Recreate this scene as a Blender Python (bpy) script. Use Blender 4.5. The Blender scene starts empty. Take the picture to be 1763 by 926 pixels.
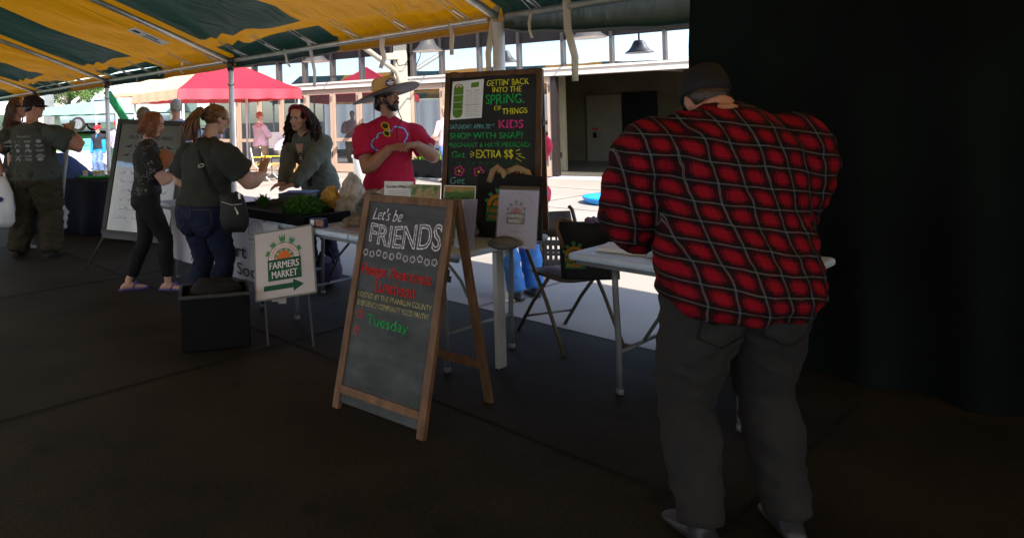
import bpy, bmesh, math, random
import numpy as np
from mathutils import Vector, Matrix, noise
from mathutils.bvhtree import BVHTree

S = bpy.context.scene
C = S.collection
R = math.radians
random.seed(7)

# ---------------------------------------------------------------- camera
EYE = 1.5
FOC = 1200.0                       # focal length in photo pixels (photo 1763 wide)
ROLL = R(1.6)
cam_d = bpy.data.cameras.new("camera")
cam = bpy.data.objects.new("camera", cam_d)
C.objects.link(cam)
cam.location = (0, 0, EYE)
cam.rotation_euler = (Matrix.Rotation(R(90), 3, 'X') @ Matrix.Rotation(-ROLL, 3, 'Z')).to_euler()
cam_d.sensor_width = 36.0
cam_d.lens = 36.0 * FOC / 1763.0
cam_d.shift_x = (881.5 - 600) / 1763.0
cam_d.shift_y = -(463 - 205) / 1763.0
cam_d.clip_start = 0.05
cam_d.clip_end = 3000
S.camera = cam

# ---------------------------------------------------------------- world, sun, exposure
SUN_AZ, SUN_EL = R(161), R(42)
w = bpy.data.worlds.new("World")
S.world = w
w.use_nodes = True
nt = w.node_tree
sky = nt.nodes.new('ShaderNodeTexSky')
sky.sky_type = 'NISHITA'
sky.sun_disc = False
sky.sun_elevation = SUN_EL
sky.sun_rotation = SUN_AZ
sky.dust_density = 1.0
bg = nt.nodes['Background']
bg.inputs['Strength'].default_value = 0.11
nt.links.new(sky.outputs[0], bg.inputs[0])
sun_d = bpy.data.lights.new("sun", 'SUN')
sun_d.energy = 3.0
sun_d.angle = R(0.53)
sun_d.color = (1.0, 0.94, 0.85)
sun = bpy.data.objects.new("sun", sun_d)
C.objects.link(sun)
sd = Vector((math.sin(SUN_AZ) * math.cos(SUN_EL), math.cos(SUN_AZ) * math.cos(SUN_EL), math.sin(SUN_EL)))
sun.rotation_euler = sd.to_track_quat('Z', 'Y').to_euler()
sun.location = sd * 60
S.view_settings.view_transform = 'Standard'
S.view_settings.look = 'None'
S.view_settings.exposure = 1.95
S.view_settings.gamma = 1.0
S.cycles.max_bounces = 8
S.cycles.diffuse_bounces = 4
S.cycles.glossy_bounces = 4
S.cycles.transmission_bounces = 6
S.cycles.transparent_max_bounces = 8
S.cycles.caustics_reflective = False
S.cycles.caustics_refractive = False
S.cycles.sample_clamp_indirect = 6.0
try:
    S.cycles.use_denoising = True
except Exception:
    pass

# ---------------------------------------------------------------- geometry helpers
CR, SR = math.cos(ROLL), math.sin(ROLL)


def P(px, py, d):
    """world point seen at a photo pixel at depth d"""
    a, b = (px - 600) / FOC, (205 - py) / FOC
    return Vector(((a * CR + b * SR) * d, d, EYE + (-a * SR + b * CR) * d))


def G(px, py, z=0.0):
    a, b = (px - 600) / FOC, (205 - py) / FOC
    d = (z - EYE) / (-a * SR + b * CR)
    return P(px, py, d)


def frame(right, up, out, o):
    m = Matrix.Identity(4)
    for i, vv in enumerate((right, up, out, o)):
        for k in range(3):
            m[k][i] = vv[k]
    return m


def axes_from(d, hint=Vector((0, 0, 1))):
    d = d.normalized()
    if abs(d.dot(hint)) > 0.95:
        hint = Vector((0, 1, 0))
    x = d.cross(hint).normalized()
    y = x.cross(d).normalized()
    return x, y


class MB:
    def __init__(self):
        self.v, self.f, self.m = [], [], []

    def add(self, vs, fs, M=None, mi=0):
        o = len(self.v)
        self.v += [(M @ Vector(q)) if M else Vector(q) for q in vs]
        self.f += [tuple(i + o for i in q) for q in fs]
        self.m += [mi] * len(fs)

    def box(self, c, s, M=None, mi=0):
        x, y, z = [k / 2 for k in s]
        vs = [Vector(c) + Vector((sx * x, sy * y, sz * z)) for sx in (-1, 1) for sy in (-1, 1) for sz in (-1, 1)]
        fs = [(0, 1, 3, 2), (4, 6, 7, 5), (0, 4, 5, 1), (2, 3, 7, 6), (0, 2, 6, 4), (1, 5, 7, 3)]
        self.add(vs, fs, M, mi)

    def bar(self, a, b, wd, th, up=Vector((0, 0, 1)), mi=0):
        a, b = Vector(a), Vector(b)
        x, y = axes_from(b - a, up)
        vs = [p + x * sx * wd / 2 + y * sy * th / 2 for p in (a, b) for sx, sy in ((-1, -1), (1, -1), (1, 1), (-1, 1))]
        self.add(vs, [(3, 2, 1, 0), (4, 5, 6, 7), (0, 1, 5, 4), (1, 2, 6, 5), (2, 3, 7, 6), (3, 0, 4, 7)], None, mi)

    def loft(self, rings, mi=0, cap=True):
        n = len(rings[0])
        o = len(self.v)
        for r in rings:
            self.v += [Vector(q) for q in r]
        for k in range(len(rings) - 1):
            for i in range(n):
                j = (i + 1) % n
                self.f.append((o + k * n + i, o + k * n + j, o + (k + 1) * n + j, o + (k + 1) * n + i))
                self.m.append(mi)
        if cap:
            self.f.append(tuple(o + i for i in reversed(range(n))))
            self.f.append(tuple(o + (len(rings) - 1) * n + i for i in range(n)))
            self.m += [mi, mi]

    def tube(self, pts, r, n=10, mi=0, flat=1.0, hint=Vector((0, 0, 1))):
        pts = [Vector(p) for p in pts]
        rr = r if isinstance(r, (list, tuple)) else [r] * len(pts)
        rings = []
        px = None
        for i, p in enumerate(pts):
            t = (pts[min(i + 1, len(pts) - 1)] - pts[max(i - 1, 0)]).normalized()
            if px is None:
                x, y = axes_from(t, hint)
            else:
                x = (px - t * px.dot(t)).normalized()
                y = t.cross(x) * -1
                y = x.cross(t)
            px = x
            rings.append([p + x * math.cos(2 * math.pi * k / n) * rr[i] - y * math.sin(2 * math.pi * k / n) * rr[i] * flat for k in range(n)])
        self.loft(rings, mi)

    def ell(self, c, r, M=None, nu=18, nv=11, mi=0):
        c = Vector(c)
        r = r if isinstance(r, (list, tuple)) else (r, r, r)
        vs, fs = [], []
        for j in range(nv + 1):
            th = math.pi * j / nv
            for i in range(nu):
                ph = 2 * math.pi * i / nu
                q = Vector((r[0] * math.sin(th) * math.cos(ph), r[1] * math.sin(th) * math.sin(ph), r[2] * math.cos(th)))
                vs.append(q)
        # poles collapse
        vs2 = [Vector((0, 0, r[2]))]
        for j in range(1, nv):
            vs2 += vs[j * nu:(j + 1) * nu]
        vs2.append(Vector((0, 0, -r[2])))
        for i in range(nu):
            k = (i + 1) % nu
            fs.append((0, 1 + i, 1 + k))
            for j in range(nv - 2):
                a = 1 + j * nu
                fs.append((a + i, a + nu + i, a + nu + k, a + k))
            a = 1 + (nv - 2) * nu
            fs.append((a + i, len(vs2) - 1, a + k))
        if M is not None:
            M3 = M.to_3x3()
            vs2 = [M3 @ q for q in vs2]
        self.add([c + q for q in vs2], fs, None, mi)

    def lathe(self, prof, c=(0, 0, 0), n=24, M=None, mi=0, cap=True):
        rings = []
        for (r, z) in prof:
            ring = [Vector((r * math.cos(2 * math.pi * k / n), r * math.sin(2 * math.pi * k / n), z)) + Vector(c) for k in range(n)]
            rings.append([M @ q for q in ring] if M else ring)
        self.loft(rings, mi, cap)

    def poly(self, pts, M, th=0.0, mi=0):
        """flat outline (2-d points) in frame M, thickness th upward"""
        n = len(pts)
        top = [M @ Vector((x, y, th)) for x, y in pts]
        o = len(self.v)
        self.v += top
        self.f.append(tuple(range(o, o + n)))
        self.m.append(mi)
        if th > 0:
            self.v += [M @ Vector((x, y, 0)) for x, y in pts]
            for i in range(n):
                j = (i + 1) % n
                self.f.append((o + n + i, o + n + j, o + j, o + i))
                self.m.append(mi)

    def mesh(self, name, inv=None):
        me = bpy.data.meshes.new(name)
        vs = [inv @ q for q in self.v] if inv else self.v
        me.from_pydata([tuple(q) for q in vs], [], self.f)
        me.update()
        return me

    def build(self, name, mats, parent=None, smooth=False, bevel=0.0, local=False):
        inv = None
        if parent is not None and not local:
            inv = WM[parent.name].inverted()
        me = self.mesh(name, inv)
        mats = mats if isinstance(mats, (list, tuple)) else [mats]
        for m in mats:
            me.materials.append(m)
        if len(mats) > 1:
            me.polygons.foreach_set('material_index', self.m)
        return link(name, me, parent, smooth, bevel)


WM = {}


def link(name, me, parent=None, smooth=False, bevel=0.0):
    o = bpy.data.objects.new(name, me)
    C.objects.link(o)
    if parent is not None:
        o.parent = parent
        WM[o.name] = WM[parent.name]
    else:
        WM[o.name] = Matrix.Identity(4)
    if smooth:
        me.polygons.foreach_set('use_smooth', [True] * len(me.polygons))
    if bevel:
        md = o.modifiers.new('bevel', 'BEVEL')
        md.width = bevel
        md.segments = 2
        md.limit_method = 'ANGLE'
        md.angle_limit = R(40)
    return o


def tag(o, label=None, cat=None, group=None, kind=None):
    if label:
        o['label'] = label
    if cat:
        o['category'] = cat
    if group:
        o['group'] = group
    if kind:
        o['kind'] = kind
    return o


def thing(name, label, cat, loc=(0, 0, 0), rotz=0.0, group=None):
    o = bpy.data.objects.new(name, None)
    C.objects.link(o)
    o.location = loc
    o.rotation_euler = (0, 0, rotz)
    WM[o.name] = Matrix.Translation(Vector(loc)) @ Matrix.Rotation(rotz, 4, 'Z')
    o.empty_display_size = 0.1
    return tag(o, label, cat, group)


def remesh(mb, voxel, iters=4, fac=0.5):
    me = mb.mesh('tmp')
    o = bpy.data.objects.new('tmp', me)
    C.objects.link(o)
    md = o.modifiers.new('r', 'REMESH')
    md.mode = 'VOXEL'
    md.voxel_size = voxel
    md.adaptivity = 0
    if iters:
        sm = o.modifiers.new('s', 'SMOOTH')
        sm.factor = fac
        sm.iterations = iters
    dg = bpy.context.evaluated_depsgraph_get()
    me2 = bpy.data.meshes.new_from_object(o.evaluated_get(dg))
    bpy.data.objects.remove(o)
    bpy.data.meshes.remove(me)
    return me2


def displace(me, fn):
    n = len(me.vertices)
    co = np.empty(n * 3)
    me.vertices.foreach_get('co', co)
    no = np.empty(n * 3)
    me.vertex_normals.foreach_get('vector', no)
    co = co.reshape(-1, 3)
    no = no.reshape(-1, 3)
    amt = np.array([fn(Vector(c)) for c in co])
    co = co + no * amt[:, None]
    me.vertices.foreach_set('co', co.ravel())
    me.update()


# ---------------------------------------------------------------- materials
def pmat(name, col, rough=0.6, metal=0.0, spec=0.3, var=0.18, vs=6.0, bump=0.08, bs=70.0, stretch=None, col2=None, alpha=None):
    m = bpy.data.materials.new(name)
    m.use_nodes = True
    t = m.node_tree
    p = t.nodes['Principled BSDF']
    p.inputs['Roughness'].default_value = rough
    p.inputs['Metallic'].default_value = metal
    p.inputs['Specular IOR Level'].default_value = spec
    tc = t.nodes.new('ShaderNodeTexCoord')
    src = tc.outputs['Object']
    if stretch:
        mp = t.nodes.new('ShaderNodeMapping')
        mp.inputs['Scale'].default_value = stretch
        t.links.new(src, mp.inputs[0])
        src = mp.outputs[0]
    c1 = tuple(max(0, k * (1 - var)) for k in col)
    c2 = col2 or tuple(min(1, k * (1 + var)) for k in col)
    if var or col2:
        nz = t.nodes.new('ShaderNodeTexNoise')
        nz.inputs['Scale'].default_value = vs
        nz.inputs['Detail'].default_value = 5
        t.links.new(src, nz.inputs['Vector'])
        mr = t.nodes.new('ShaderNodeMapRange')
        mr.inputs['From Min'].default_value = 0.3
        mr.inputs['From Max'].default_value = 0.7
        t.links.new(nz.outputs['Fac'], mr.inputs[0])
        mx = t.nodes.new('ShaderNodeMix')
        mx.data_type = 'RGBA'
        mx.inputs[6].default_value = (*c1, 1)
        mx.inputs[7].default_value = (*c2, 1)
        t.links.new(mr.outputs[0], mx.inputs[0])
        t.links.new(mx.outputs[2], p.inputs['Base Color'])
    else:
        p.inputs['Base Color'].default_value = (*col, 1)
    if bump:
        nb = t.nodes.new('ShaderNodeTexNoise')
        nb.inputs['Scale'].default_value = bs
        nb.inputs['Detail'].default_value = 3
        t.links.new(src, nb.inputs['Vector'])
        bp = t.nodes.new('ShaderNodeBump')
        bp.inputs['Strength'].default_value = bump
        bp.inputs['Distance'].default_value = 0.01
        t.links.new(nb.outputs['Fac'], bp.inputs['Height'])
        t.links.new(bp.outputs[0], p.inputs['Normal'])
    if alpha is not None:
        p.inputs['Alpha'].default_value = alpha
    return m


def cloth_translucent(name, col, tcol, fac=0.5, rough=0.5, var=0.12, gloss=0.05, folds=0.0):
    """fabric that lets some sun through"""
    m = bpy.data.materials.new(name)
    m.use_nodes = True
    t = m.node_tree
    t.nodes.clear()
    out = t.nodes.new('ShaderNodeOutputMaterial')
    df = t.nodes.new('ShaderNodeBsdfDiffuse')
    tr = t.nodes.new('ShaderNodeBsdfTranslucent')
    gl = t.nodes.new('ShaderNodeBsdfGlossy')
    gl.inputs['Roughness'].default_value = 0.35
    gl.inputs['Color'].default_value = (0.8, 0.8, 0.8, 1)
    mx = t.nodes.new('ShaderNodeMixShader')
    mx2 = t.nodes.new('ShaderNodeMixShader')
    mx.inputs[0].default_value = fac
    mx2.inputs[0].default_value = gloss
    tc = t.nodes.new('ShaderNodeTexCoord')
    nz = t.nodes.new('ShaderNodeTexNoise')
    nz.inputs['Scale'].default_value = 1.3
    nz.inputs['Detail'].default_value = 6
    t.links.new(tc.outputs['Object'], nz.inputs['Vector'])
    for node, c in ((df, col), (tr, tcol)):
        mc = t.nodes.new('ShaderNodeMix')
        mc.data_type = 'RGBA'
        mc.inputs[6].default_value = (*[k * (1 - var) for k in c], 1)
        mc.inputs[7].default_value = (*[min(1, k * (1 + var)) for k in c], 1)
        t.links.new(nz.outputs['Fac'], mc.inputs[0])
        t.links.new(mc.outputs[2], node.inputs['Color'])
    if folds:
        # creases running up the slope of the roof
        mp = t.nodes.new('ShaderNodeMapping')
        mp.vector_type = 'TEXTURE'
        mp.inputs['Rotation'].default_value = (0, 0, math.atan2(-3.3, 2.74))
        mp.inputs['Scale'].default_value = (0.16, 1.7, 1.0)
        nf = t.nodes.new('ShaderNodeTexNoise')
        nf.inputs['Scale'].default_value = 1.0
        nf.inputs['Detail'].default_value = 3
        nf.inputs['Distortion'].default_value = 0.8
        bp = t.nodes.new('ShaderNodeBump')
        bp.inputs['Strength'].default_value = folds
        bp.inputs['Distance'].default_value = 0.06
        t.links.new(tc.outputs['Object'], mp.inputs[0])
        t.links.new(mp.outputs[0], nf.inputs['Vector'])
        t.links.new(nf.outputs['Fac'], bp.inputs['Height'])
        for k in (df, tr, gl):
            t.links.new(bp.outputs[0], k.inputs['Normal'])
    t.links.new(df.outputs[0], mx.inputs[1])
    t.links.new(tr.outputs[0], mx.inputs[2])
    t.links.new(mx.outputs[0], mx2.inputs[1])
    t.links.new(gl.outputs[0], mx2.inputs[2])
    t.links.new(mx2.outputs[0], out.inputs[0])
    return m


def mirror_glass(name, col=(0.72, 0.76, 0.8), fac=0.6, rough=0.01):
    m = bpy.data.materials.new(name)
    m.use_nodes = True
    t = m.node_tree
    t.nodes.clear()
    out = t.nodes.new('ShaderNodeOutputMaterial')
    df = t.nodes.new('ShaderNodeBsdfDiffuse')
    df.inputs[0].default_value = (0.02, 0.022, 0.022, 1)
    gl = t.nodes.new('ShaderNodeBsdfGlossy')
    gl.inputs['Roughness'].default_value = rough
    gl.inputs['Color'].default_value = (*col, 1)
    tc = t.nodes.new('ShaderNodeTexCoord')
    nz = t.nodes.new('ShaderNodeTexNoise')
    nz.inputs['Scale'].default_value = 0.9
    t.links.new(tc.outputs['Object'], nz.inputs['Vector'])
    bp = t.nodes.new('ShaderNodeBump')
    bp.inputs['Strength'].default_value = 0.02
    t.links.new(nz.outputs['Fac'], bp.inputs['Height'])
    t.links.new(bp.outputs[0], gl.inputs['Normal'])
    mx = t.nodes.new('ShaderNodeMixShader')
    mx.inputs[0].default_value = fac
    t.links.new(df.outputs[0], mx.inputs[1])
    t.links.new(gl.outputs[0], mx.inputs[2])
    t.links.new(mx.outputs[0], out.inputs[0])
    return m


def clear_plastic(name, tint=(0.9, 0.92, 0.95), fac=0.35):
    m = bpy.data.materials.new(name)
    m.use_nodes = True
    t = m.node_tree
    t.nodes.clear()
    out = t.nodes.new('ShaderNodeOutputMaterial')
    tr = t.nodes.new('ShaderNodeBsdfTransparent')
    tr.inputs[0].default_value = (*tint, 1)
    p = t.nodes.new('ShaderNodeBsdfPrincipled')
    p.inputs['Base Color'].default_value = (*tint, 1)
    p.inputs['Roughness'].default_value = 0.15
    nz = t.nodes.new('ShaderNodeTexNoise')
    nz.inputs['Scale'].default_value = 14
    bp = t.nodes.new('ShaderNodeBump')
    bp.inputs['Strength'].default_value = 0.3
    t.links.new(nz.outputs['Fac'], bp.inputs['Height'])
    t.links.new(bp.outputs[0], p.inputs['Normal'])
    mx = t.nodes.new('ShaderNodeMixShader')
    mx.inputs[0].default_value = fac
    t.links.new(tr.outputs[0], mx.inputs[1])
    t.links.new(p.outputs[0], mx.inputs[2])
    t.links.new(mx.outputs[0], out.inputs[0])
    return m


M = {}
M['alu'] = pmat('aluminium', (0.62, 0.62, 0.6), 0.38, 0.75, var=0.15, vs=9, bump=0.02)
M['alu_white'] = pmat('white_pole', (0.72, 0.72, 0.7), 0.4, 0.0, var=0.1, vs=5, bump=0.02)
M['steel_dark'] = pmat('dark_steel', (0.06, 0.06, 0.065), 0.45, 0.5, var=0.2)
M['black'] = pmat('black_plastic', (0.005, 0.005, 0.006), 0.6, spec=0.12, var=0.25)
M['black_cloth'] = pmat('black_cloth', (0.012, 0.012, 0.013), 0.85, var=0.3, bump=0.25, bs=120)
M['yellow_tent'] = cloth_translucent('yellow_vinyl', (0.45, 0.195, 0.004), (0.23, 0.098, 0.0008), 0.42, folds=0.55, gloss=0.07)
M['green_tent'] = cloth_translucent('green_vinyl', (0.010, 0.032, 0.022), (0.007, 0.022, 0.016), 0.3, var=0.3, folds=0.55, gloss=0.08)
M['webbing'] = pmat('webbing', (0.55, 0.48, 0.36), 0.7, var=0.15)
M['white_strap'] = pmat('white_strap', (0.7, 0.68, 0.64), 0.7, var=0.1)
M['white'] = pmat('white_paint', (0.75, 0.75, 0.73), 0.5, var=0.06)
M['table_top'] = pmat('table_plastic', (0.56, 0.68, 0.84), 0.4, spec=0.4, var=0.07, bump=0.12, bs=160)
M['table_leg'] = pmat('grey_leg', (0.16, 0.17, 0.18), 0.45, 0.3, var=0.15)
M['paper'] = pmat('paper', (0.78, 0.78, 0.76), 0.6, var=0.04, bump=0.02)
M['wood'] = pmat('stained_wood', (0.10, 0.045, 0.018), 0.5, var=0.45, vs=7, stretch=(3, 3, 0.6), bump=0.15, bs=40)
M['wood_light'] = pmat('worn_wood', (0.17, 0.09, 0.045), 0.55, var=0.4, vs=7, stretch=(3, 3, 0.6), bump=0.15, bs=40)
M['slate'] = pmat('chalkboard', (0.035, 0.040, 0.040), 0.5, var=0.35, vs=5, bump=0.03, col2=(0.075, 0.085, 0.085), stretch=(1, 1, 2.2))
M['slate_black'] = pmat('black_chalkboard', (0.012, 0.013, 0.012), 0.5, var=0.5, vs=3, bump=0.03, col2=(0.022, 0.024, 0.022))


def chalk(name, c):
    """chalk stroke: grainy, thin in places"""
    m = pmat(name, c, 0.95, var=0.3, vs=60, bump=0.0, spec=0.05)
    t = m.node_tree
    tc = t.nodes.new('ShaderNodeTexCoord')
    nz = t.nodes.new('ShaderNodeTexNoise')
    nz.inputs['Scale'].default_value = 95
    nz.inputs['Detail'].default_value = 4
    t.links.new(tc.outputs['Object'], nz.inputs['Vector'])
    mr = t.nodes.new('ShaderNodeMapRange')
    mr.inputs['From Min'].default_value = 0.36
    mr.inputs['From Max'].default_value = 0.56
    mr.inputs['To Min'].default_value = 0.45
    t.links.new(nz.outputs['Fac'], mr.inputs[0])
    t.links.new(mr.outputs[0], t.nodes['Principled BSDF'].inputs['Alpha'])
    return m


M['c_white'] = chalk('white_chalk', (0.8, 0.74, 0.78))
M['c_yellow'] = chalk('yellow_chalk', (0.75, 0.72, 0.05))
M['c_green'] = chalk('green_chalk', (0.03, 0.42, 0.10))
M['c_dgreen'] = chalk('dull_green_chalk', (0.02, 0.15, 0.06))
M['c_pink'] = chalk('pink_chalk', (0.75, 0.06, 0.28))
M['c_red'] = chalk('red_chalk', (0.62, 0.03, 0.03))
M['c_blue'] = chalk('pale_blue_chalk', (0.18, 0.50, 0.52))
M['c_cream'] = chalk('cream_chalk', (0.55, 0.50, 0.22))
M['ink'] = pmat('ink', (0.02, 0.02, 0.022), 0.7, var=0.0, bump=0)
M['ink_grey'] = pmat('grey_ink', (0.25, 0.25, 0.25), 0.7, var=0.0, bump=0)
M['ink_green'] = pmat('green_ink', (0.012, 0.10, 0.05), 0.7, var=0.1, bump=0)
M['leaf_ink'] = pmat('leaf_ink', (0.06, 0.30, 0.10), 0.7, var=0.1, bump=0)
M['orange_ink'] = pmat('orange_ink', (0.75, 0.18, 0.03), 0.7, var=0.1, bump=0)
M['lawn_ink'] = pmat('lawn_ink', (0.10, 0.22, 0.02), 0.7, var=0.2, bump=0)


# ---------------------------------------------------------------- lettering
def text_shape(s, outline=0.0):
    cu = bpy.data.curves.new('t', 'FONT')
    cu.body = s
    cu.size = 1.0
    cu.resolution_u = 3
    if outline:
        cu.fill_mode = 'NONE'
        cu.bevel_depth = outline
        cu.bevel_resolution = 0
    o = bpy.data.objects.new('t', cu)
    C.objects.link(o)
    dg = bpy.context.evaluated_depsgraph_get()
    me = bpy.data.meshes.new_from_object(o.evaluated_get(dg))
    vs = np.array([v.co[:] for v in me.vertices]) if len(me.vertices) else np.zeros((0, 3))
    fs = [tuple(p.vertices) for p in me.polygons]
    bpy.data.objects.remove(o)
    bpy.data.curves.remove(cu)
    bpy.data.meshes.remove(me)
    return vs, fs


def lettering(mb, s, Mx, u0, u1, vc, h, slant=0.0, wob=0.0, drop=0.0, bold=0.0, outline=0.0, mi=0, lift=0.0015):
    """text fitted between u0..u1, centred at height vc with cap height h, in frame Mx; the edges of each letter waver by wob"""
    vs, fs = text_shape(s, outline)
    if not len(vs):
        return
    x0, x1 = vs[:, 0].min(), vs[:, 0].max()
    capref, _ = text_shape('H')
    cap = capref[:, 1].max()
    sx = (u1 - u0) / max(1e-6, x1 - x0)
    sy = h / cap
    base = Vector((u0 * 13.7, vc * 7.1, len(s)))
    for k, ox in enumerate(((0,) if not bold else (-bold, 0, bold))):
        out = []
        for x, y, z in vs:
            X = (x - x0) * sx
            Y = (y - cap / 2) * sy
            if wob:
                q = base + Vector((X / h * 0.55, Y / h * 0.55, 0))
                X += noise.noise(q) * wob * h
                Y += noise.noise(q + Vector((9, 4, 2))) * wob * h * 1.2
            X += slant * Y
            out.append(Vector((u0 + X + ox * h, vc + Y - drop * X, lift + k * 0.0004 + z * sy)))
        mb.add(out, fs, Mx, mi)


def arc_text(mb, s, Mx, cx, cy, r, a0, a1, h, mi=0, lift=0.0015, inward=False):
    n = len(s)
    capref, _ = text_shape('H')
    cap = capref[:, 1].max()
    for i, ch in enumerate(s):
        if ch == ' ':
            continue
        a = a0 + (a1 - a0) * (i + 0.5) / n
        vs, fs = text_shape(ch)
        if not len(vs):
            continue
        xm = (vs[:, 0].min() + vs[:, 0].max()) / 2
        out = []
        for x, y, z in vs:
            X, Y = (x - xm) * h / cap, (y - cap / 2) * h / cap
            if inward:
                ux, uy = -math.cos(a), -math.sin(a)
            else:
                ux, uy = math.cos(a), math.sin(a)
            rx, ry = uy, -ux
            px_, py_ = cx + r * math.cos(a), cy + r * math.sin(a)
            out.append(Vector((px_ + rx * X + ux * Y, py_ + ry * X + uy * Y, lift)))
        mb.add(out, fs, Mx, mi)


def disc_pts(cx, cy, r, n=20, ry=None, a0=0, a1=2 * math.pi):
    ry = ry or r
    full = abs(a1 - a0 - 2 * math.pi) < 1e-6
    k = n if full else n + 1
    return [(cx + r * math.cos(a0 + (a1 - a0) * i / n), cy + ry * math.sin(a0 + (a1 - a0) * i / n)) for i in range(k)]


def band_pts(cx, cy, r0, r1, a0, a1, n=20):
    o = [(cx + r1 * math.cos(a0 + (a1 - a0) * i / n), cy + r1 * math.sin(a0 + (a1 - a0) * i / n)) for i in range(n + 1)]
    i_ = [(cx + r0 * math.cos(a0 + (a1 - a0) * i / n), cy + r0 * math.sin(a0 + (a1 - a0) * i / n)) for i in reversed(range(n + 1))]
    return o + i_


def shifted(Mx, z):
    return Mx @ Matrix.Translation((0, 0, z))


def chalk_flower(mb, Mx, cx, cy, r, mi=0, centre=None):
    for k in range(5):
        a = 2 * math.pi * k / 5 + 0.3 + cx * 9
        pts = band_pts(cx + r * 0.62 * math.cos(a), cy + r * 0.62 * math.sin(a), r * 0.28, r * 0.5, a - 2.2, a + 2.2, 8)
        mb.poly(pts, shifted(Mx, 0.0015 + 0.0003 * k), 0, mi)
    if centre is not None:
        mb.poly(disc_pts(cx, cy, r * 0.25, 10), shifted(Mx, 0.0035), 0, centre)


def market_logo(parts, Mx, cx, cy, wd):
    """farmers' market emblem: arch with lettering, oranges, leaves, green block; parts = dict of MB by colour"""
    s = wd
    Mz = lambda k: shifted(Mx, 0.0015 + 0.0006 * k)
    r1, r0 = 0.46 * s, 0.30 * s
    by = cy
    # leaves round the arch
    for a, L in ((2.75, .16), (2.2, .2), (1.62, .3), (1.1, .24), (0.5, .16)):
        for da in (-0.2, 0, 0.2):
            aa = a + da * 0.9
            bx, byy = cx + r1 * 0.98 * math.cos(a + da * 0.35), by + r1 * 0.98 * math.sin(a + da * 0.35)
            tip = (bx + L * s * math.cos(aa), byy + L * s * math.sin(aa))
            nx, ny = -math.sin(aa) * 0.035 * s, math.cos(aa) * 0.035 * s
            mx_, my_ = (bx + tip[0]) / 2, (byy + tip[1]) / 2
            parts['leaf'].poly([(bx - nx * .4, byy - ny * .4), (mx_ - nx * -1, my_ - ny * -1), tip, (mx_ - nx, my_ - ny)][::-1], Mz(0 + da), 0)
    parts['white'].poly(band_pts(cx, by, 0.31 * s, 0.47 * s, 0.0, math.pi, 24), Mz(1), 0)
    parts['green'].poly(band_pts(cx, by, 0.46 * s, 0.48 * s, 0.0, math.pi, 24), Mz(2), 0)
    parts['green'].poly(band_pts(cx, by, 0.285 * s, 0.305 * s, 0.0, math.pi, 24), Mz(2), 0)
    arc_text(parts['orange'], 'FRANKLIN COUNTY', shifted(Mx, 0.003), cx, by, 0.385 * s, math.pi * 0.97, math.pi * 0.03, 0.085 * s)
    for k in range(5):
        a = math.pi * (0.12 + 0.19 * k)
        parts['leaf'].poly(disc_pts(cx + .24 * s * math.cos(a), by + .24 * s * math.sin(a), .045 * s, 10), Mz(1), 0)
    for ox, oy in ((-.14, .05), (.0, .06), (.13, .05), (-.07, .15), (.07, .15)):
        parts['orange'].poly(disc_pts(cx + ox * s, by + oy * s, .085 * s, 14), Mz(2 + ox), 0)
    parts['green'].poly([(cx - .5 * s, by - .62 * s), (cx + .5 * s, by - .62 * s), (cx + .5 * s, by), (cx - .5 * s, by)], Mz(3), 0)
    lettering(parts['white'], 'FARMERS', shifted(Mx, 0.003), cx - .44 * s, cx + .44 * s, by - .18 * s, .2 * s, bold=.03)
    lettering(parts['white'], 'MARKET', shifted(Mx, 0.003), cx - .38 * s, cx + .38 * s, by - .45 * s, .2 * s, bold=.03)


def logo_parts():
    return {k: MB() for k in ('leaf', 'white', 'green', 'orange')}


def logo_build(parts, parent, mats=None):
    mm = {'leaf': M['leaf_ink'], 'white': M['paper'], 'green': M['ink_green'], 'orange': M['orange_ink']}
    mm.update(mats or {})
    nm = {'leaf': 'leaf_print', 'white': 'lettering', 'green': 'green_print', 'orange': 'orange_print'}
    for k, b in parts.items():
        b.build(nm[k], mm[k], parent)

# ================================================================ THE SETTING
# frame of the striped tent: eave line through the legs
L2 = Vector((-1.5, 8.98, 0))
BAY = Vector((2.74, -3.3, 0))
U = BAY.normalized()                   # along the eave, towards the right and nearer
N = Vector((-U.y, U.x, 0)) * -1        # into the tent (towards the camera)
if N.y > 0:
    N = -N
BL = BAY.length
EAVE = 2.35
PITCH = 0.365
HALF = 3.05


def T(k, s, z):
    """tent coordinates: leg number k along the eave, s metres into the tent"""
    q = L2 + BAY * (k - 2) + N * s
    return Vector((q.x, q.y, z))


def roof_z(s):
    return EAVE + PITCH * (s if s <= HALF else 2 * HALF - s)


# ---- ground
M['ground'] = pmat('trodden_ground', (0.05, 0.045, 0.03), 0.9, var=0.3, vs=0.8, bump=0.2, bs=18)
M['slab'] = pmat('shade_dark_concrete', (0.015, 0.0122, 0.0058), 0.8, var=0.55, vs=1.6, bump=0.25, bs=26)  # concrete colour darkened to carry the canopy's shade
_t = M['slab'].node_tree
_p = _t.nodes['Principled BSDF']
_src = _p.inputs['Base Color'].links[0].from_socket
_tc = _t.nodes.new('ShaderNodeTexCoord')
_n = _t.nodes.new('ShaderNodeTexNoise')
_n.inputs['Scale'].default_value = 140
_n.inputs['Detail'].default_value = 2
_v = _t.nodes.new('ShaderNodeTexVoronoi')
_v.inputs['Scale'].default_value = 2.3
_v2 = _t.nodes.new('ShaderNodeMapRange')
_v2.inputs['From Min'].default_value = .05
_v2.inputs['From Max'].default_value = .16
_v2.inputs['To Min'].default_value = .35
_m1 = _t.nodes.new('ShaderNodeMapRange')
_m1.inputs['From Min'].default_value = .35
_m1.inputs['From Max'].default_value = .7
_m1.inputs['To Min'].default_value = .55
_m1.inputs['To Max'].default_value = 1.9
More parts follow.
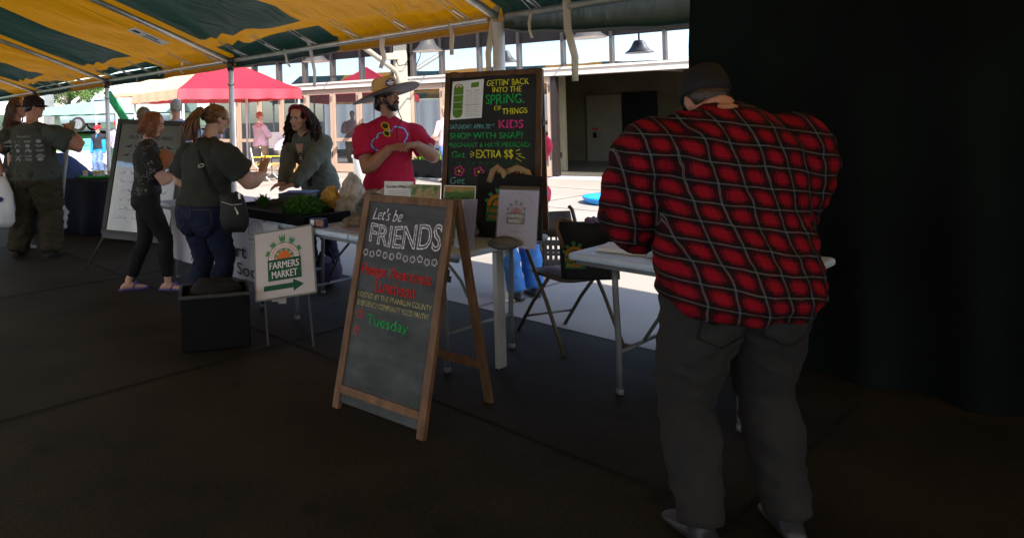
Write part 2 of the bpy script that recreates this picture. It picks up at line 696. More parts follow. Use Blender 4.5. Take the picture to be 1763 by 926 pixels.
_mm = _t.nodes.new('ShaderNodeMath')
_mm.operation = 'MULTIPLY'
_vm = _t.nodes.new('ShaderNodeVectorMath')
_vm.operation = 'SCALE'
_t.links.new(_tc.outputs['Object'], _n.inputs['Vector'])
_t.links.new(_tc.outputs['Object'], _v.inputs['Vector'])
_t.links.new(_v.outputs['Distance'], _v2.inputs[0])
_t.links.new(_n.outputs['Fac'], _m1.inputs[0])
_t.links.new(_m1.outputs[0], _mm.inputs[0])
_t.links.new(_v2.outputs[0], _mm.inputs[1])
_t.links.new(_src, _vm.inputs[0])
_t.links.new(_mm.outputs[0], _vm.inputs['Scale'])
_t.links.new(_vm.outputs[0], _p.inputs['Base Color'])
M['plaza'] = pmat('plaza_concrete', (0.32, 0.285, 0.245), 0.85, var=0.10, vs=0.9, bump=0.1, bs=40)
M['joint'] = pmat('joint_filler', (0.008, 0.008, 0.007), 0.9, var=0.1, bump=0)
M['joint_light'] = pmat('plaza_joint', (0.16, 0.15, 0.13), 0.9, var=0.1, bump=0)
b = MB()
b.add([(-600, -300, -0.01), (600, -300, -0.01), (600, 900, -0.01), (-600, 900, -0.01)], [(0, 1, 2, 3)])
tag(b.build('ground', M['ground']), kind='structure')


def sheet(pts, z):
    q = MB()
    q.v = [Vector((p.x, p.y, z)) for p in pts]
    q.f = [tuple(range(len(pts)))]
    q.m = [0]
    return q


tag(sheet([T(-8, 0.35, 0), T(3.36, 0.35, 0), T(3.36, -0.25, 0), T(9, -0.25, 0), T(9, 18, 0), T(-8, 18, 0)], -0.004).build('tent_shade_floor', M['slab']), kind='structure')  # dark sheet laid where the canopy shades the paving
tag(sheet([T(-3.5, 0.35, 0), T(-3.5, -40, 0), T(12, -40, 0), T(12, -0.25, 0), T(3.36, -0.25, 0), T(3.36, 0.35, 0)], 0.0).build('plaza', M['plaza']), kind='structure')
jb = MB()
for s in (1.9, 4.6, 7.3, 10.0):
    for k0 in np.arange(-6, 8, 1.0):
        a, c_ = T(k0, s, 0.001), T(k0 + 1, s, 0.001)
        jb.bar(a, c_, 0.016, 0.002)
for k in np.arange(-5, 8, 0.66):
    jb.bar(T(k, 0.4, 0.003), T(k, 14, 0.003), 0.014, 0.002)
tag(jb.build('floor_joints', M['joint']), kind='structure')
jb = MB()
for s in (-2.4, -5.0, -7.6):
    jb.bar(T(-2, s, 0.004), T(9, s, 0.004), 0.02, 0.002)
for k in np.arange(-1, 9, 0.8):
    jb.bar(T(k, 0.35, 0.006), T(k, -9.5, 0.006), 0.018, 0.002)
tag(jb.build('plaza_joints', M['joint_light']), kind='structure')

# ---- grass bank, steps, road beyond on the left
M['grass'] = pmat('grass', (0.07, 0.16, 0.02), 0.9, var=0.5, vs=2.0, bump=0.6, bs=40)
M['asphalt'] = pmat('asphalt', (0.06, 0.06, 0.062), 0.9, var=0.2)
M['far_green'] = pmat('hill_cover', (0.05, 0.075, 0.05), 1.0, var=0.5, vs=0.05, bump=0)
M['step_stone'] = pmat('pale_step_stone', (0.42, 0.42, 0.50), 0.85, var=0.15)
gb = MB()
nx, ny = 34, 18
for j in range(ny):
    for i in range(nx):
        x = -46 + i * 1.25
        t = j / (ny - 1)
        y = 23.2 + t * 8.0 - x * 0.03
        z = -0.05 + 1.33 * (t * t * (3 - 2 * t)) + 0.05 * noise.noise(Vector((x, y, 0)))
        gb.v.append(Vector((x, y, z)))
for j in range(ny - 1):
    for i in range(nx - 1):
        a = j * nx + i
        gb.f.append((a, a + 1, a + nx + 1, a + nx))
        gb.m.append(0)
tag(gb.build('grass_bank', M['grass'], smooth=True), kind='structure')
rb = MB()
rb.add([(-60, 31.5, 1.28), (0, 29.7, 1.28), (0, 40, 1.28), (-60, 42, 1.28)], [(0, 1, 2, 3)])
tag(rb.build('road', M['asphalt']), kind='structure')
sb = MB()
for k in range(4):
    sb.box((-9.2, 22.0 + k * 0.42, 0.09 + k * 0.17), (5.0, 0.42, 0.18 + k * 0.34 * 0))
    sb.box((-9.2, 22.0 + k * 0.42, 0.085 * k), (4.98, 0.41, 0.17 * k + 0.01))
st = thing('stone_steps', 'pale stone steps climbing the grass bank behind the child in the red cap', 'steps', (-9.2, 22, 0))
sb.build('tread', M['step_stone'], st)
hb = MB()
n = 90
for i in range(n + 1):
    a = math.pi * (0.02 + 0.96 * i / n)
    rr = 420
    h = 9 + 7 * noise.noise(Vector((i * 0.17, 0, 3))) + 2.2 * noise.noise(Vector((i * 0.9, 5, 3)))
    x, y = rr * math.cos(a), rr * math.sin(a)
    hb.v += [Vector((x, y, -1)), Vector((x * 1.02, y * 1.02, max(3, h))), Vector((x * 1.3, y * 1.3, max(3, h) * 1.1))]
for i in range(n):
    for k in range(2):
        a = i * 3 + k
        hb.f.append((a, a + 1, a + 4, a + 3))
        hb.m.append(0)
tag(hb.build('hills', M['far_green'], smooth=True), kind='structure')

# ================================================================ PAVILION
WX = Vector((0.8285, -0.5600, 0))
WY = Vector((0.5600, 0.8285, 0))
pav = thing('market_pavilion', 'long glass fronted pavilion with tan door frames and one bay standing open', 'building',
            (-0.56, 19.85, 0), math.atan2(WX.y, WX.x))
M['frame_tan'] = pmat('tan_anodised_frame', (0.40, 0.28, 0.21), 0.4, 0.1, var=0.07, vs=2, bump=0.02)
M['header'] = pmat('pale_header', (0.54, 0.48, 0.43), 0.45, var=0.06, vs=2, bump=0.02)
M['mullion'] = pmat('bronze_mullion', (0.075, 0.06, 0.055), 0.4, 0.2, var=0.08, bump=0.02)
M['reflection_and_jamb'] = pmat('dark_jamb_and_reflection', (0.018, 0.012, 0.011), 0.6, var=0.2, vs=1.5)  # bronze of the jamb, also used for the dark soffit reflection
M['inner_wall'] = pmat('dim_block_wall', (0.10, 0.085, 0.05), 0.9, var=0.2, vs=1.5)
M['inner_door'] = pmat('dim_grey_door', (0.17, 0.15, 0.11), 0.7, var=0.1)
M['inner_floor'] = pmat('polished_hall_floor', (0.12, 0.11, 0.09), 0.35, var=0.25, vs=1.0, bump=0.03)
M['cream_post'] = pmat('cream_paint', (0.36, 0.32, 0.21), 0.6, var=0.08, vs=3)
M['column'] = pmat('cream_column', (0.42, 0.39, 0.32), 0.5, var=0.08, vs=3)
M['glass'] = mirror_glass('reflective_glass', (0.62, 0.68, 0.80), fac=0.85)
M['door_glass'] = mirror_glass('tinted_door_glass', (0.62, 0.66, 0.72), fac=0.4)
M['roof'] = pmat('roof_metal', (0.2, 0.2, 0.2), 0.5, 0.4)
X0, X1 = -4.9, 14.0
XO0, XO1 = 6.42, 12.6      # the open bay
HDR, TR0, TR1, TOP = 2.36, 2.54, 3.18, 4.45


def bx(x0, x1, y0, y1, z0, z1, name, mat, parent, bevel=0.0):
    q = MB()
    q.box(((x0 + x1) / 2, (y0 + y1) / 2, (z0 + z1) / 2), (x1 - x0, y1 - y0, z1 - z0))
    return q.build(name, mat, parent, local=True, bevel=bevel)


bx(X0, X1, -0.12, 0.16, HDR, TR0, 'header', M['header'], pav, 0.006)
bx(X0, X1, -0.16, -0.122, TR0 - 0.04, TR0 + 0.012, 'ledge', M['header'], pav, 0.004)
bx(X0, X1, -0.02, 0.16, TR1, TOP, 'soffit_reflection_panel', M['reflection_and_jamb'], pav)  # wall above the transom coloured dark for the soffit mirrored in its glass
q = MB()
q.box(((X0 + X1) / 2, 2.7, TOP + 0.12), (X1 - X0 + 1.2, 7.4, 0.24))
q.build('roof', M['roof'], pav, local=True)
mull = [-4.7, -3.75, -2.75, -1.78, -0.80, 0.19, 1.17, 2.18, 2.78, 3.61, 4.64, 5.66, 6.71, 7.79, 8.88, 9.96, 11.04, 12.12, 13.2]
for x in mull:
    bx(x - 0.035, x + 0.035, -0.115, 0.10, TR0 + 0.013, TR1 + 0.9, 'mullion', M['mullion'], pav, 0.004)
for a, c_ in zip(mull[:-1], mull[1:]):
    bx(a + 0.036, c_ - 0.036, 0.0, 0.02, TR0 + 0.002, TR1 - 0.002, 'transom_pane', M['glass'], pav)
# folding glass doors
edges = [-4.6, -3.45, -2.59, -1.72, -0.77, 0.16, 1.05, 2.28]
edges2 = [2.68, 3.62, 4.56, 5.5, 6.40]
for ed in (edges, edges2):
    for a, c_ in zip(ed[:-1], ed[1:]):
        fr = MB()
        z0, z1 = 0.02, HDR - 0.01
        s = 0.085
        a_, b_ = a + 0.006, c_ - 0.006
        fr.box((a_ + s / 2, 0, (z0 + z1) / 2), (s, 0.06, z1 - z0))
        fr.box((b_ - s / 2, 0, (z0 + z1) / 2), (s, 0.06, z1 - z0))
        fr.box(((a_ + b_) / 2, 0, z1 - 0.07), (b_ - a_ - 2 * s, 0.056, 0.14))
        fr.box(((a_ + b_) / 2, 0, z0 + 0.12), (b_ - a_ - 2 * s, 0.056, 0.24))
        fr.box(((a_ + b_) / 2, 0, 0.92), (b_ - a_ - 2 * s, 0.05, 0.10))
        d = fr.build('door', M['frame_tan'], pav, local=True, bevel=0.004)
        g1 = MB()
        for za, zb in ((0.262, 0.868), (0.972, z1 - 0.142)):
            g1.box(((a_ + b_) / 2, 0.008, (za + zb) / 2), (b_ - a_ - 2 * s - 0.004, 0.014, zb - za))
        g1.build('glass', M['door_glass'], d, local=True)
        hg = MB()
        hg.box((b_ - 0.03, -0.038, 2.08), (0.02, 0.02, 0.16))
        hg.box((b_ - 0.03, -0.038, 0.5), (0.02, 0.02, 0.16))
        hg.build('hinge', M['mullion'], d, local=True)
# column with knee brace and the cable box
bx(2.29, 2.67, -0.2, 0.10, 0.0, HDR - 0.003, 'column', M['column'], pav, 0.01)
bx(2.29, 2.67, -0.2, -0.125, HDR - 0.002, 4.2, 'column', M['column'], pav, 0.01)
q = MB()
pts = [Vector((2.48, -0.2, 2.3)), Vector((2.48, -0.25, 2.55)), Vector((2.48, -0.45, 2.72)), Vector((2.48, -1.2, 2.98)), Vector((2.48, -2.1, 3.28)), Vector((2.48, -2.6, 3.5))]
q.tube(pts, 0.065, 12)
q.build('brace', M['column'], pav, True, local=True)
bx(2.05, 2.45, -0.32, -0.205, 3.02, 3.2, 'cable_box', M['column'], pav, 0.008)
q = MB()
q.tube([Vector((2.42, -0.27, 3.0)), Vector((2.5, -0.3, 2.85)), Vector((2.7, -0.3, 2.86)), Vector((2.85, -0.25, 3.1)), Vector((2.9, -0.2, 3.3))], 0.012, 6)
q.build('cable', M['black'], pav, True, local=True)
# hall inside the open bay
bx(XO0 - 0.02, XO0 + 0.10, -0.05, 0.2, 0.0, HDR - 0.004, 'jamb', M['reflection_and_jamb'], pav)
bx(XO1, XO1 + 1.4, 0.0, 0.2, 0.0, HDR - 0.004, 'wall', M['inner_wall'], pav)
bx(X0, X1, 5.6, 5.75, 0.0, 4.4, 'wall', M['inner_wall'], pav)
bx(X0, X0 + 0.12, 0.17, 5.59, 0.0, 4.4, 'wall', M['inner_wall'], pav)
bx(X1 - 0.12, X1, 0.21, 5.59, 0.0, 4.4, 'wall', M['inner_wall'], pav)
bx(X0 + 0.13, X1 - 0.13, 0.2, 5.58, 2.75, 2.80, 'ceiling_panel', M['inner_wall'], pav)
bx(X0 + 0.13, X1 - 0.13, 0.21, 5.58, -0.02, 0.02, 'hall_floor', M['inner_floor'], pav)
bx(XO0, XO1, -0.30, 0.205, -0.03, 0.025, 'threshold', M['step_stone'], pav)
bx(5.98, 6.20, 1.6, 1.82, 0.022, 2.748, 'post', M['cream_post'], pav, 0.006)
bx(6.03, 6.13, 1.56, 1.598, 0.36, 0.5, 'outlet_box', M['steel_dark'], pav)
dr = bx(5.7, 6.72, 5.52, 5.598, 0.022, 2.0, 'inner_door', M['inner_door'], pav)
bx(6.73, 7.7, 5.50, 5.598, 0.022, 2.05, 'dark_panel', M['black'], pav)
bx(5.84, 6.04, 5.50, 5.518, 0.97, 1.02, 'notice', M['c_red'], dr)
bx(5.88, 5.98, 5.48, 5.518, .72, .88, 'latch', M['black'], dr)
q = MB()
q.tube([Vector((7.9, 2.2, 2.5)), Vector((8.4, 2.2, 2.47)), Vector((8.9, 2.2, 2.42))], 0.008, 5)
q.build('wire', M['alu'], pav, local=True)

# barn lamps on outriggers from the wall
M['lamp_metal'] = pmat('galvanised_lamp', (0.07, 0.065, 0.062), 0.5, 0.2, var=0.15)
M['lamp_white'] = pmat('lamp_enamel', (0.75, 0.70, 0.64), 0.5, var=0.05)


def wall_pt(x, y, z):
    q = pav.location + WX * x + WY * y
    return Vector((q.x, q.y, z))


lamp_labels = ['grey barn lamp over the doors beside the red canopy', 'grey barn lamp right of the cream column with the cable box',
               'grey barn lamp over the open bay, behind the hanging strap']
lamp0 = None
for (x, z, lab) in ((1.3, 2.93, lamp_labels[0]), (4.4, 2.95, lamp_labels[1]), (7.9, 2.94, lamp_labels[2])):
    if lamp0 is None:
        lamp0 = thing('barn_lamp', lab, 'lamp', wall_pt(x, -2.3, z), math.atan2(WX.y, WX.x), 'barn lamps along the pavilion')
        q = MB()
        q.lathe([(0.345, 0.0), (0.34, 0.012), (0.25, 0.075), (0.19, 0.15), (0.15, 0.24), (0.12, 0.29), (0.10, 0.31), (0.0, 0.315)][::-1], n=30, cap=False)
        q.build('lamp_shade', M['lamp_metal'], lamp0, True, local=True)
        q = MB()
        q.lathe([(0.335, 0.004), (0.24, 0.07), (0.18, 0.14), (0.14, 0.23), (0.0, 0.28)], n=30, cap=False)
        q.build('reflector', M['lamp_white'], lamp0, True, local=True)
        q = MB()
        q.ell((0, 0, 0.1), (0.045, 0.045, 0.07))
        q.build('bulb', M['lamp_white'], lamp0, True, local=True)
        q = MB()
        q.tube([(0, 0, 0.3), (0, 0, 0.75), (0, 0.1, 0.92), (0, 0.3, 0.98), (0, 2.27, 0.98)], 0.022, 8)
        q.build('arm', M['lamp_metal'], lamp0, True, local=True)
    else:
        r_ = lamp0.copy()
        C.objects.link(r_)
        r_.location = wall_pt(x, -2.3, z)
        r_['label'] = lab
        for ch in list(lamp0.children):
            c2 = ch.copy()
            C.objects.link(c2)
            c2.parent = r_

# ================================================================ STRIPED TENT
tent = thing('striped_tent', 'large yellow and green striped frame tent sheltering the market tables', 'tent', tuple(T(2, 0, 0)))
K0, K1 = -1.0, 6.0
cb = MB()
ne = 16                               # columns in each half bay
ks = np.arange(K0, K1 + 1e-6, 0.5 / ne)
ss = [0.0, 0.06, 0.12, 0.2, 0.3, 0.42, 0.56, 0.72, 0.9, 1.1, 1.35, 1.6, 1.9, 2.2, 2.5, 2.8, 3.05]
ss = ss + [6.1 - q for q in reversed(ss[:-1])]
for s in ss:
    for k in ks:
        fr = k - math.floor(k)
        ds = min(s, 6.1 - s)
        sag = 0.10 * 4 * fr * (1 - fr) * min(1, ds / 1.2) * max(0.2, 1 - abs(ds - 1.6) / 3)
        z = roof_z(s) + 0.035 - sag
        # folds fanning out of the corner over every leg
        for kk in (math.floor(k), math.ceil(k)):
            dx, dy = (k - kk) * BL, ds
            r = math.hypot(dx, dy)
            if r > 0.02 and ds == s:
                a = math.atan2(dx, dy)
                z += 0.048 * min(1, r * 1.6) * math.exp(-r / 1.7) * math.sin(19 * a + 2.1 * kk + 1.5 * math.sin(5 * a)) * min(1, abs(dx) * 5)
        z += 0.010 * noise.noise(Vector((k * 6, s * 1.5, 1.7))) * min(1, ds)
        cb.v.append(T(k, s, z))
nk = len(ks)
for j in range(len(ss) - 1):
    for i in range(nk - 1):
        a = j * nk + i
        cb.f.append((a, a + nk, a + nk + 1, a + 1))
        fr = (ks[i] + 1e-6) % 1.0
        cb.m.append(1 if fr < 0.5 and not (0.19 < ss[j] < 0.40) else 0)
cb.build('canopy', [M['yellow_tent'], M['green_tent']], tent, True)
# valance hanging outside the rail, rolled a little at the bottom
vb = MB()
kv = np.arange(K0, K1 + 1e-6, 0.5 / 10)
for k in kv:
    wob = 0.02 * noise.noise(Vector((k * 9, 2, 0)))
    low = 1.0 if k < 3.02 else min(2.3, 1.2 + 2.5 * (k - 3))
    for (so, zz) in ((0.0, 0.035), (-0.05, 0.02), (-0.075, -0.05), (-0.08 + wob, -0.11), (-0.06 + wob, -0.155 + wob), (-0.03 + wob, -0.14 + wob)):
        vb.v.append(T(k, so, EAVE + (zz * low if zz < 0 else zz)))
for i in range(len(kv) - 1):
    for j in range(5):
        a = i * 6 + j
        vb.f.append((a, a + 1, a + 7, a + 6))
        vb.m.append(1 if (kv[i] + 1e-6) % 1.0 < 0.5 else 0)
vb.build('valance', [M['yellow_tent'], M['green_tent']], tent, True)
# rails, legs, rafters
for k in range(-1, 6):
    q = MB()
    g = 0.07 if k == 2 else 0.03
    q.tube([T(k + 0.02, 0.0, EAVE - 0.06), T(k + 1 - g / 3, 0.0, EAVE - 0.06)], 0.027, 12)
    q.build('eave_rail', M['alu'], tent, True)
for k in range(-1, 7):
    if k > 3 and k < 6:
        pass
    q = MB()
    q.tube([T(k, 0, 0.0), T(k, 0, EAVE - 0.10)], 0.036 if k != 3 else 0.05, 14)
    q.lathe([(0.09, 0), (0.09, 0.012), (0.05, 0.014)], c=T(k, 0, 0), n=14)
    lg = q.build('leg', M['alu_white'], tent, True)
    if k != 3:
        q = MB()
        q.lathe([(0.045, -0.13), (0.045, 0.02)], c=T(k, 0, EAVE - 0.06), n=12)
        q.tube([T(k - 0.03, 0, EAVE - 0.06), T(k + 0.03, 0, EAVE - 0.06)], 0.037, 12)
        q.build('corner_fitting', M['steel_dark'], tent, True)
        q = MB()
        ring = [T(k, 0, EAVE - 0.36) + Vector((0.043 * math.cos(a), 0.043 * math.sin(a), 0.02 * math.sin(a))) for a in np.linspace(0, 6.28, 15)]
        q.tube(ring, 0.006, 6)
        q.build('wire_clip', M['steel_dark'], lg, True)
    q = MB()
    q.tube([T(k, 0.03, EAVE - 0.05), T(k, HALF, roof_z(HALF) - 0.06)], 0.033, 12)
    q.build('rafter', M['alu'], tent, True)
    q = MB()
    q.tube([T(k, HALF, roof_z(HALF) - 0.06), T(k, 2 * HALF, EAVE - 0.05)], 0.033, 12)
    q.build('rafter', M['alu'], tent, True)
    q = MB()
    q.tube([T(k, 2 * HALF, 0), T(k, 2 * HALF, EAVE)], 0.036, 10)
    q.build('leg', M['alu_white'], tent, True)
q = MB()
q.tube([T(K0, HALF, roof_z(HALF) - 0.06), T(K1, HALF, roof_z(HALF) - 0.06)], 0.03, 10)
q.build('ridge_pole', M['alu'], tent, True)
# metal ties between the rail and the canopy
for k in np.arange(0.12, 4.0, 0.165):
    if abs(k - round(k)) < 0.06:
        continue
    q = MB()
    for o in (-0.012, 0.012):
        q.tube([T(k + o, 0.0, EAVE - 0.055), T(k + o * 0.6 + 0.012, 0.42, roof_z(0.42) - 0.04)], 0.005, 5)
    q.tube([T(k, 0.0, EAVE - 0.03), T(k + 0.006, 0.22, roof_z(0.22) - 0.05)], 0.012, 5)
    q.build('tie', M['alu'], tent)
# loose webbing straps hanging from the rail
SP = [(659, 62, 655, 118, .028), (776, 42, 778, 95, .024), (855, 15, 842, 126, .03), (976, 3, 990, 140, .034),
      (531, 70, 541, 150, .022), (490, 88, 500, 116, .018), (914, 25, 916, 66, .014), (234, 130, 234, 142, .014),
      (272, 122, 273, 131, .014), (312, 110, 316, 128, .018)]
for i, (x0, y0, x1, y1, wd) in enumerate(SP):
    k = 2 + None if False else None
    # depth of the rail under this pixel
    a = (x0 - 600) / FOC
    dd = None
    t_ = (-1.5 - a * 8.98) / (a * -3.3 - 2.74)
    q0 = L2 + BAY * t_
    d = q0.y - 0.05
    pa, pb = P(x0, y0, d), P(x1, y1, d - 0.02)
    pm1 = pa.lerp(pb, 0.35) + Vector((0.015 * math.sin(i * 2.0), 0.03, 0))
    pm2 = pa.lerp(pb, 0.7) + Vector((0.03 * math.cos(i * 1.7), -0.02, 0))
    q = MB()
    q.tube([pa + Vector((0, 0, 0.02)), pa, pm1, pm2, pb], [wd * 0.8, wd, wd * 0.9, wd * 0.8, wd * 0.7], 8, flat=0.12, hint=Vector((0, 1, 0)))
    q.build('strap', M['white_strap'] if i in (0, 4, 5) else M['webbing'], tent, True)
# maker's tag on the canopy
qa = T(1.925, 0.96, roof_z(0.96) - 0.115)
qm = frame(U * 1.0, (N * -1 + Vector((0, 0, -PITCH))).normalized(), Vector((0, 0, -1)), qa)
q = MB()
up_ = (N + Vector((0, 0, PITCH))).normalized()
Mt = frame(up_ * -1, U, (up_ * -1).cross(U), qa)
q.poly([(-.24, -.13), (.24, -.13), (.24, .13), (-.24, .13)], Mt, 0.004)
tg = q.build('care_tag', M['paper'], tent)
q = MB()
q.poly(disc_pts(-.16, 0, .05, 12), shifted(Mt, 0.006))
q.poly([(-.05, -.07), (.2, -.07), (.2, -.035), (-.05, -.035)], shifted(Mt, 0.006))
q.poly([(-.05, .02), (.12, .02), (.12, .06), (-.05, .06)], shifted(Mt, 0.006))
q.build('tag_print', M['ink'], tg)
# green guy strap at the second leg from the left
q = MB()
pa = T(1, 0.0, EAVE - 0.25)
pb = P(232, 232, 13.4)
q.tube([pa, pa.lerp(pb, 0.5), pb, P(262, 330, 13.6)], 0.075, 8, flat=0.08, hint=Vector((0, 1, 0)))
M['green_web'] = pmat('bright_green_webbing', (0.05, 0.45, 0.17), 0.6, var=0.15)
q.build('guy_strap', M['green_web'], tent, True)

# added dark curtain along the eave, shutting out the bright right side
M['curtain'] = pmat('added_dark_curtain', (0.006, 0.009, 0.008), 0.9, spec=0.05, var=0.3, vs=1.5, bump=0.1)
cur = MB()
kk = np.arange(3.362, 6.0, 0.008)
rings = []
for k in kk:
    f_ = 0.05 * math.sin(k * 62) + 0.02 * noise.noise(Vector((k * 20, 0, 0)))
    for z, so in ((EAVE - 0.08, 0.02), (1.9, 0.05 + f_ * 0.5), (1.0, 0.06 + f_), (-0.03, 0.07 + f_ * 1.2)):
        cur.v.append(T(k, so, z))
for i in range(len(kk) - 1):
    for j in range(3):
        a = i * 4 + j
        cur.f.append((a, a + 1, a + 5, a + 4))
        cur.m.append(0)
tag(cur.build('added_side_curtain', M['curtain'], smooth=True), 'added black green curtain screening the bright plaza behind the plaid shirt', 'curtain')


cur = MB()  # unseen white rear wall, added to spread sunlight as fill inside the tent
kk = np.arange(-1.0, 6.01, 0.05)
for k in kk:
    f_ = 0.05 * math.sin(k * 41)
    for z in (EAVE - 0.05, 1.2, 0.02):
        cur.v.append(T(k, 6.12 + f_ * (1.3 - z / EAVE), z))
for i in range(len(kk) - 1):
    for j in range(2):
        a = i * 3 + j
        cur.f.append((a, a + 1, a + 4, a + 3))
        cur.m.append(0)
M['fill_wall'] = cloth_translucent('white_fill_cloth', (0.85, 0.85, 0.85), (0.92, 0.92, 0.92), 0.75)
cur.build('rear_fill_curtain', M['fill_wall'], tent, True)


# ================================================================ POP-UP CANOPIES
def popup(label, crn, zv, zp, vh, mat, mat_in=None, legs=(0, 1, 2, 3), group='pop up canopies on the plaza', side=None, side_mats=None):
    c4 = [Vector((x, y, 0)) for x, y in crn]
    ctr = sum(c4, Vector()) / 4
    root = thing('popup_canopy', label, 'canopy', tuple(ctr), 0, group)
    n = 12
    for e in range(4):
        q = MB()
        a, c_ = c4[e], c4[(e + 1) % 4]
        o = len(q.v)
        for j in range(n + 1):
            t = j / n
            for i in range(n + 1):
                p = a.lerp(c_, i / n).lerp(ctr, t)
                u = i / n
                z = zv + vh + (zp - zv - vh) * (t ** 1.12)
                z -= 0.10 * 4 * u * (1 - u) * (1 - t) * t * 2
                z += 0.03 * math.sin(u * 34 + e) * math.exp(-abs(t - 0.45) * 7) * math.exp(-u * 3)
                q.v.append(Vector((p.x, p.y, z)))
        for j in range(n):
            for i in range(n):
                b0 = o + j * (n + 1) + i
                q.f.append((b0, b0 + 1, b0 + n + 2, b0 + n + 1))
                q.m.append(0)
        q.build('canopy_cloth', side_mats[0] if e == side else mat, root, True)
    for e in range(4):
        a, c_ = c4[e], c4[(e + 1) % 4]
        out = ((a + c_) / 2 - ctr).normalized()
        q = MB()
        for i in range(n * 2 + 1):
            p = a.lerp(c_, i / (n * 2))
            wv = 0.012 * math.sin(i * 1.3)
            for zz, off in ((zv + vh, 0.0), (zv + vh * 0.5, 0.02 + wv), (zv + 0.02 * abs(math.sin(i * 0.65)), 0.03 + wv)):
                q.v.append(Vector((p.x, p.y, zz)) + out * off)
        for i in range(n * 2):
            for j in range(2):
                b0 = i * 3 + j
                q.f.append((b0, b0 + 1, b0 + 4, b0 + 3))
                q.m.append(0)
        q.build('valance', side_mats[1] if e == side else (mat_in or mat), root, True)
    for e in legs:
        q = MB()
        p = c4[e].lerp(ctr, 0.03)
        q.bar((p.x, p.y, 0), (p.x, p.y, zv + vh), 0.045, 0.045)
        q.box((p.x, p.y, 0.006), (0.11, 0.11, 0.012))
        q.build('leg', M['alu_white'], root)
    for e in range(4):
        a, c_ = c4[e].lerp(ctr, 0.04), c4[(e + 1) % 4].lerp(ctr, 0.04)
        q = MB()
        for i in range(4):
            p0, p1 = a.lerp(c_, i / 4), a.lerp(c_, (i + 1) / 4)
            za, zb = zv + 0.10, zv + vh
            q.bar((p0.x, p0.y, za), (p1.x, p1.y, zb), 0.02, 0.012)
            q.bar((p0.x, p0.y, zb), (p1.x, p1.y, za), 0.02, 0.012)
        q.build('truss', M['alu_white'], root)
    return root


M['red_canopy'] = cloth_translucent('red_polyester', (0.68, 0.025, 0.045), (0.62, 0.02, 0.05), 0.3, gloss=0.09)
M['orange_canopy'] = cloth_translucent('cream_orange_polyester', (0.80, 0.56, 0.34), (0.8, 0.40, 0.15), 0.3)
M['orange_trim'] = cloth_translucent('orange_red_polyester', (0.85, 0.45, 0.28), (0.8, 0.15, 0.05), 0.4)
M['pale_green_canopy'] = cloth_translucent('pale_green_polyester', (0.30, 0.52, 0.42), (0.12, 0.22, 0.18), 0.3)
M['olive_canopy'] = cloth_translucent('grey_green_polyester', (0.30, 0.42, 0.36), (0.03, 0.05, 0.045), 0.15)
popup('bright red pop up canopy in front of the glass doors', [(-3.72, 15.3), (-1.13, 17.0), (-2.83, 19.55), (-5.55, 17.95)], 2.02, 3.22, 0.25, M['red_canopy'], side=3, side_mats=(M['orange_canopy'], M['orange_canopy']))
popup('cream canopy with orange valance directly behind the red canopy', [(-6.9, 20.6), (-4.6, 19.5), (-3.5, 21.8), (-5.8, 22.9)], 2.32, 3.55, 0.10, M['orange_canopy'], M['orange_trim'])
popup('pale green canopy in front of the parked silver car', [(-12.4, 27.3), (-9.0, 27.0), (-9.3, 30.0), (-12.6, 30.2)], 1.95, 2.5, 0.25, M['pale_green_canopy'], legs=(0, 1))
popup('grey green canopy behind the grey haired man', [(-9.1, 25.0), (-5.9, 25.2), (-6.1, 28.2), (-9.2, 28.0)], 1.92, 2.75, 0.38, M['olive_canopy'])
# dark sidewall of the grey green canopy


# ================================================================ FAR THINGS ON THE LEFT
# parked car on the road above the bank
M['car_paint'] = pmat('silver_blue_paint', (0.42, 0.52, 0.56), 0.25, 0.5, var=0.03, bump=0)
M['car_glass'] = pmat('car_window', (0.03, 0.035, 0.04), 0.08, spec=0.6, var=0, bump=0)
M['tyre'] = pmat('tyre_rubber', (0.02, 0.02, 0.02), 0.8, var=0.2)
M['rim'] = pmat('alloy_rim', (0.55, 0.56, 0.58), 0.3, 0.8, var=0.1)
car = thing('parked_car', 'silver blue car parked on the road above the grass bank', 'car', (-11.0, 33.0, 1.28), R(-3))
prof = [(-2.3, .35), (-2.35, .75), (-2.15, .95), (-1.35, 1.02), (-0.75, 1.48), (0.55, 1.52), (1.45, 1.05), (2.15, .92), (2.35, .7), (2.3, .35)]
q = MB()
rings = []
for (yy, sc) in ((-0.88, 0.96), (-0.8, 1.0), (0.8, 1.0), (0.88, 0.96)):
    rings.append([Vector((x * (0.99 if abs(yy) > 0.85 else 1), yy * (1 if z < 1.1 else 0.84), 0.30 + (z - 0.30) * sc)) for x, z in prof])
q.loft(rings)
q.build('body', M['car_paint'], car, True, 0.03, local=True)
q = MB()
for yy in (-0.86, 0.86):
    f_ = -1 if yy < 0 else 1
    q.add([(-1.2, yy * .985, 1.04), (1.25, yy * .985, 1.06), (0.5, yy * .87, 1.44), (-0.7, yy * .87, 1.42)], [(0, 1, 2, 3)])
q.build('window', M['car_glass'], car, local=True)
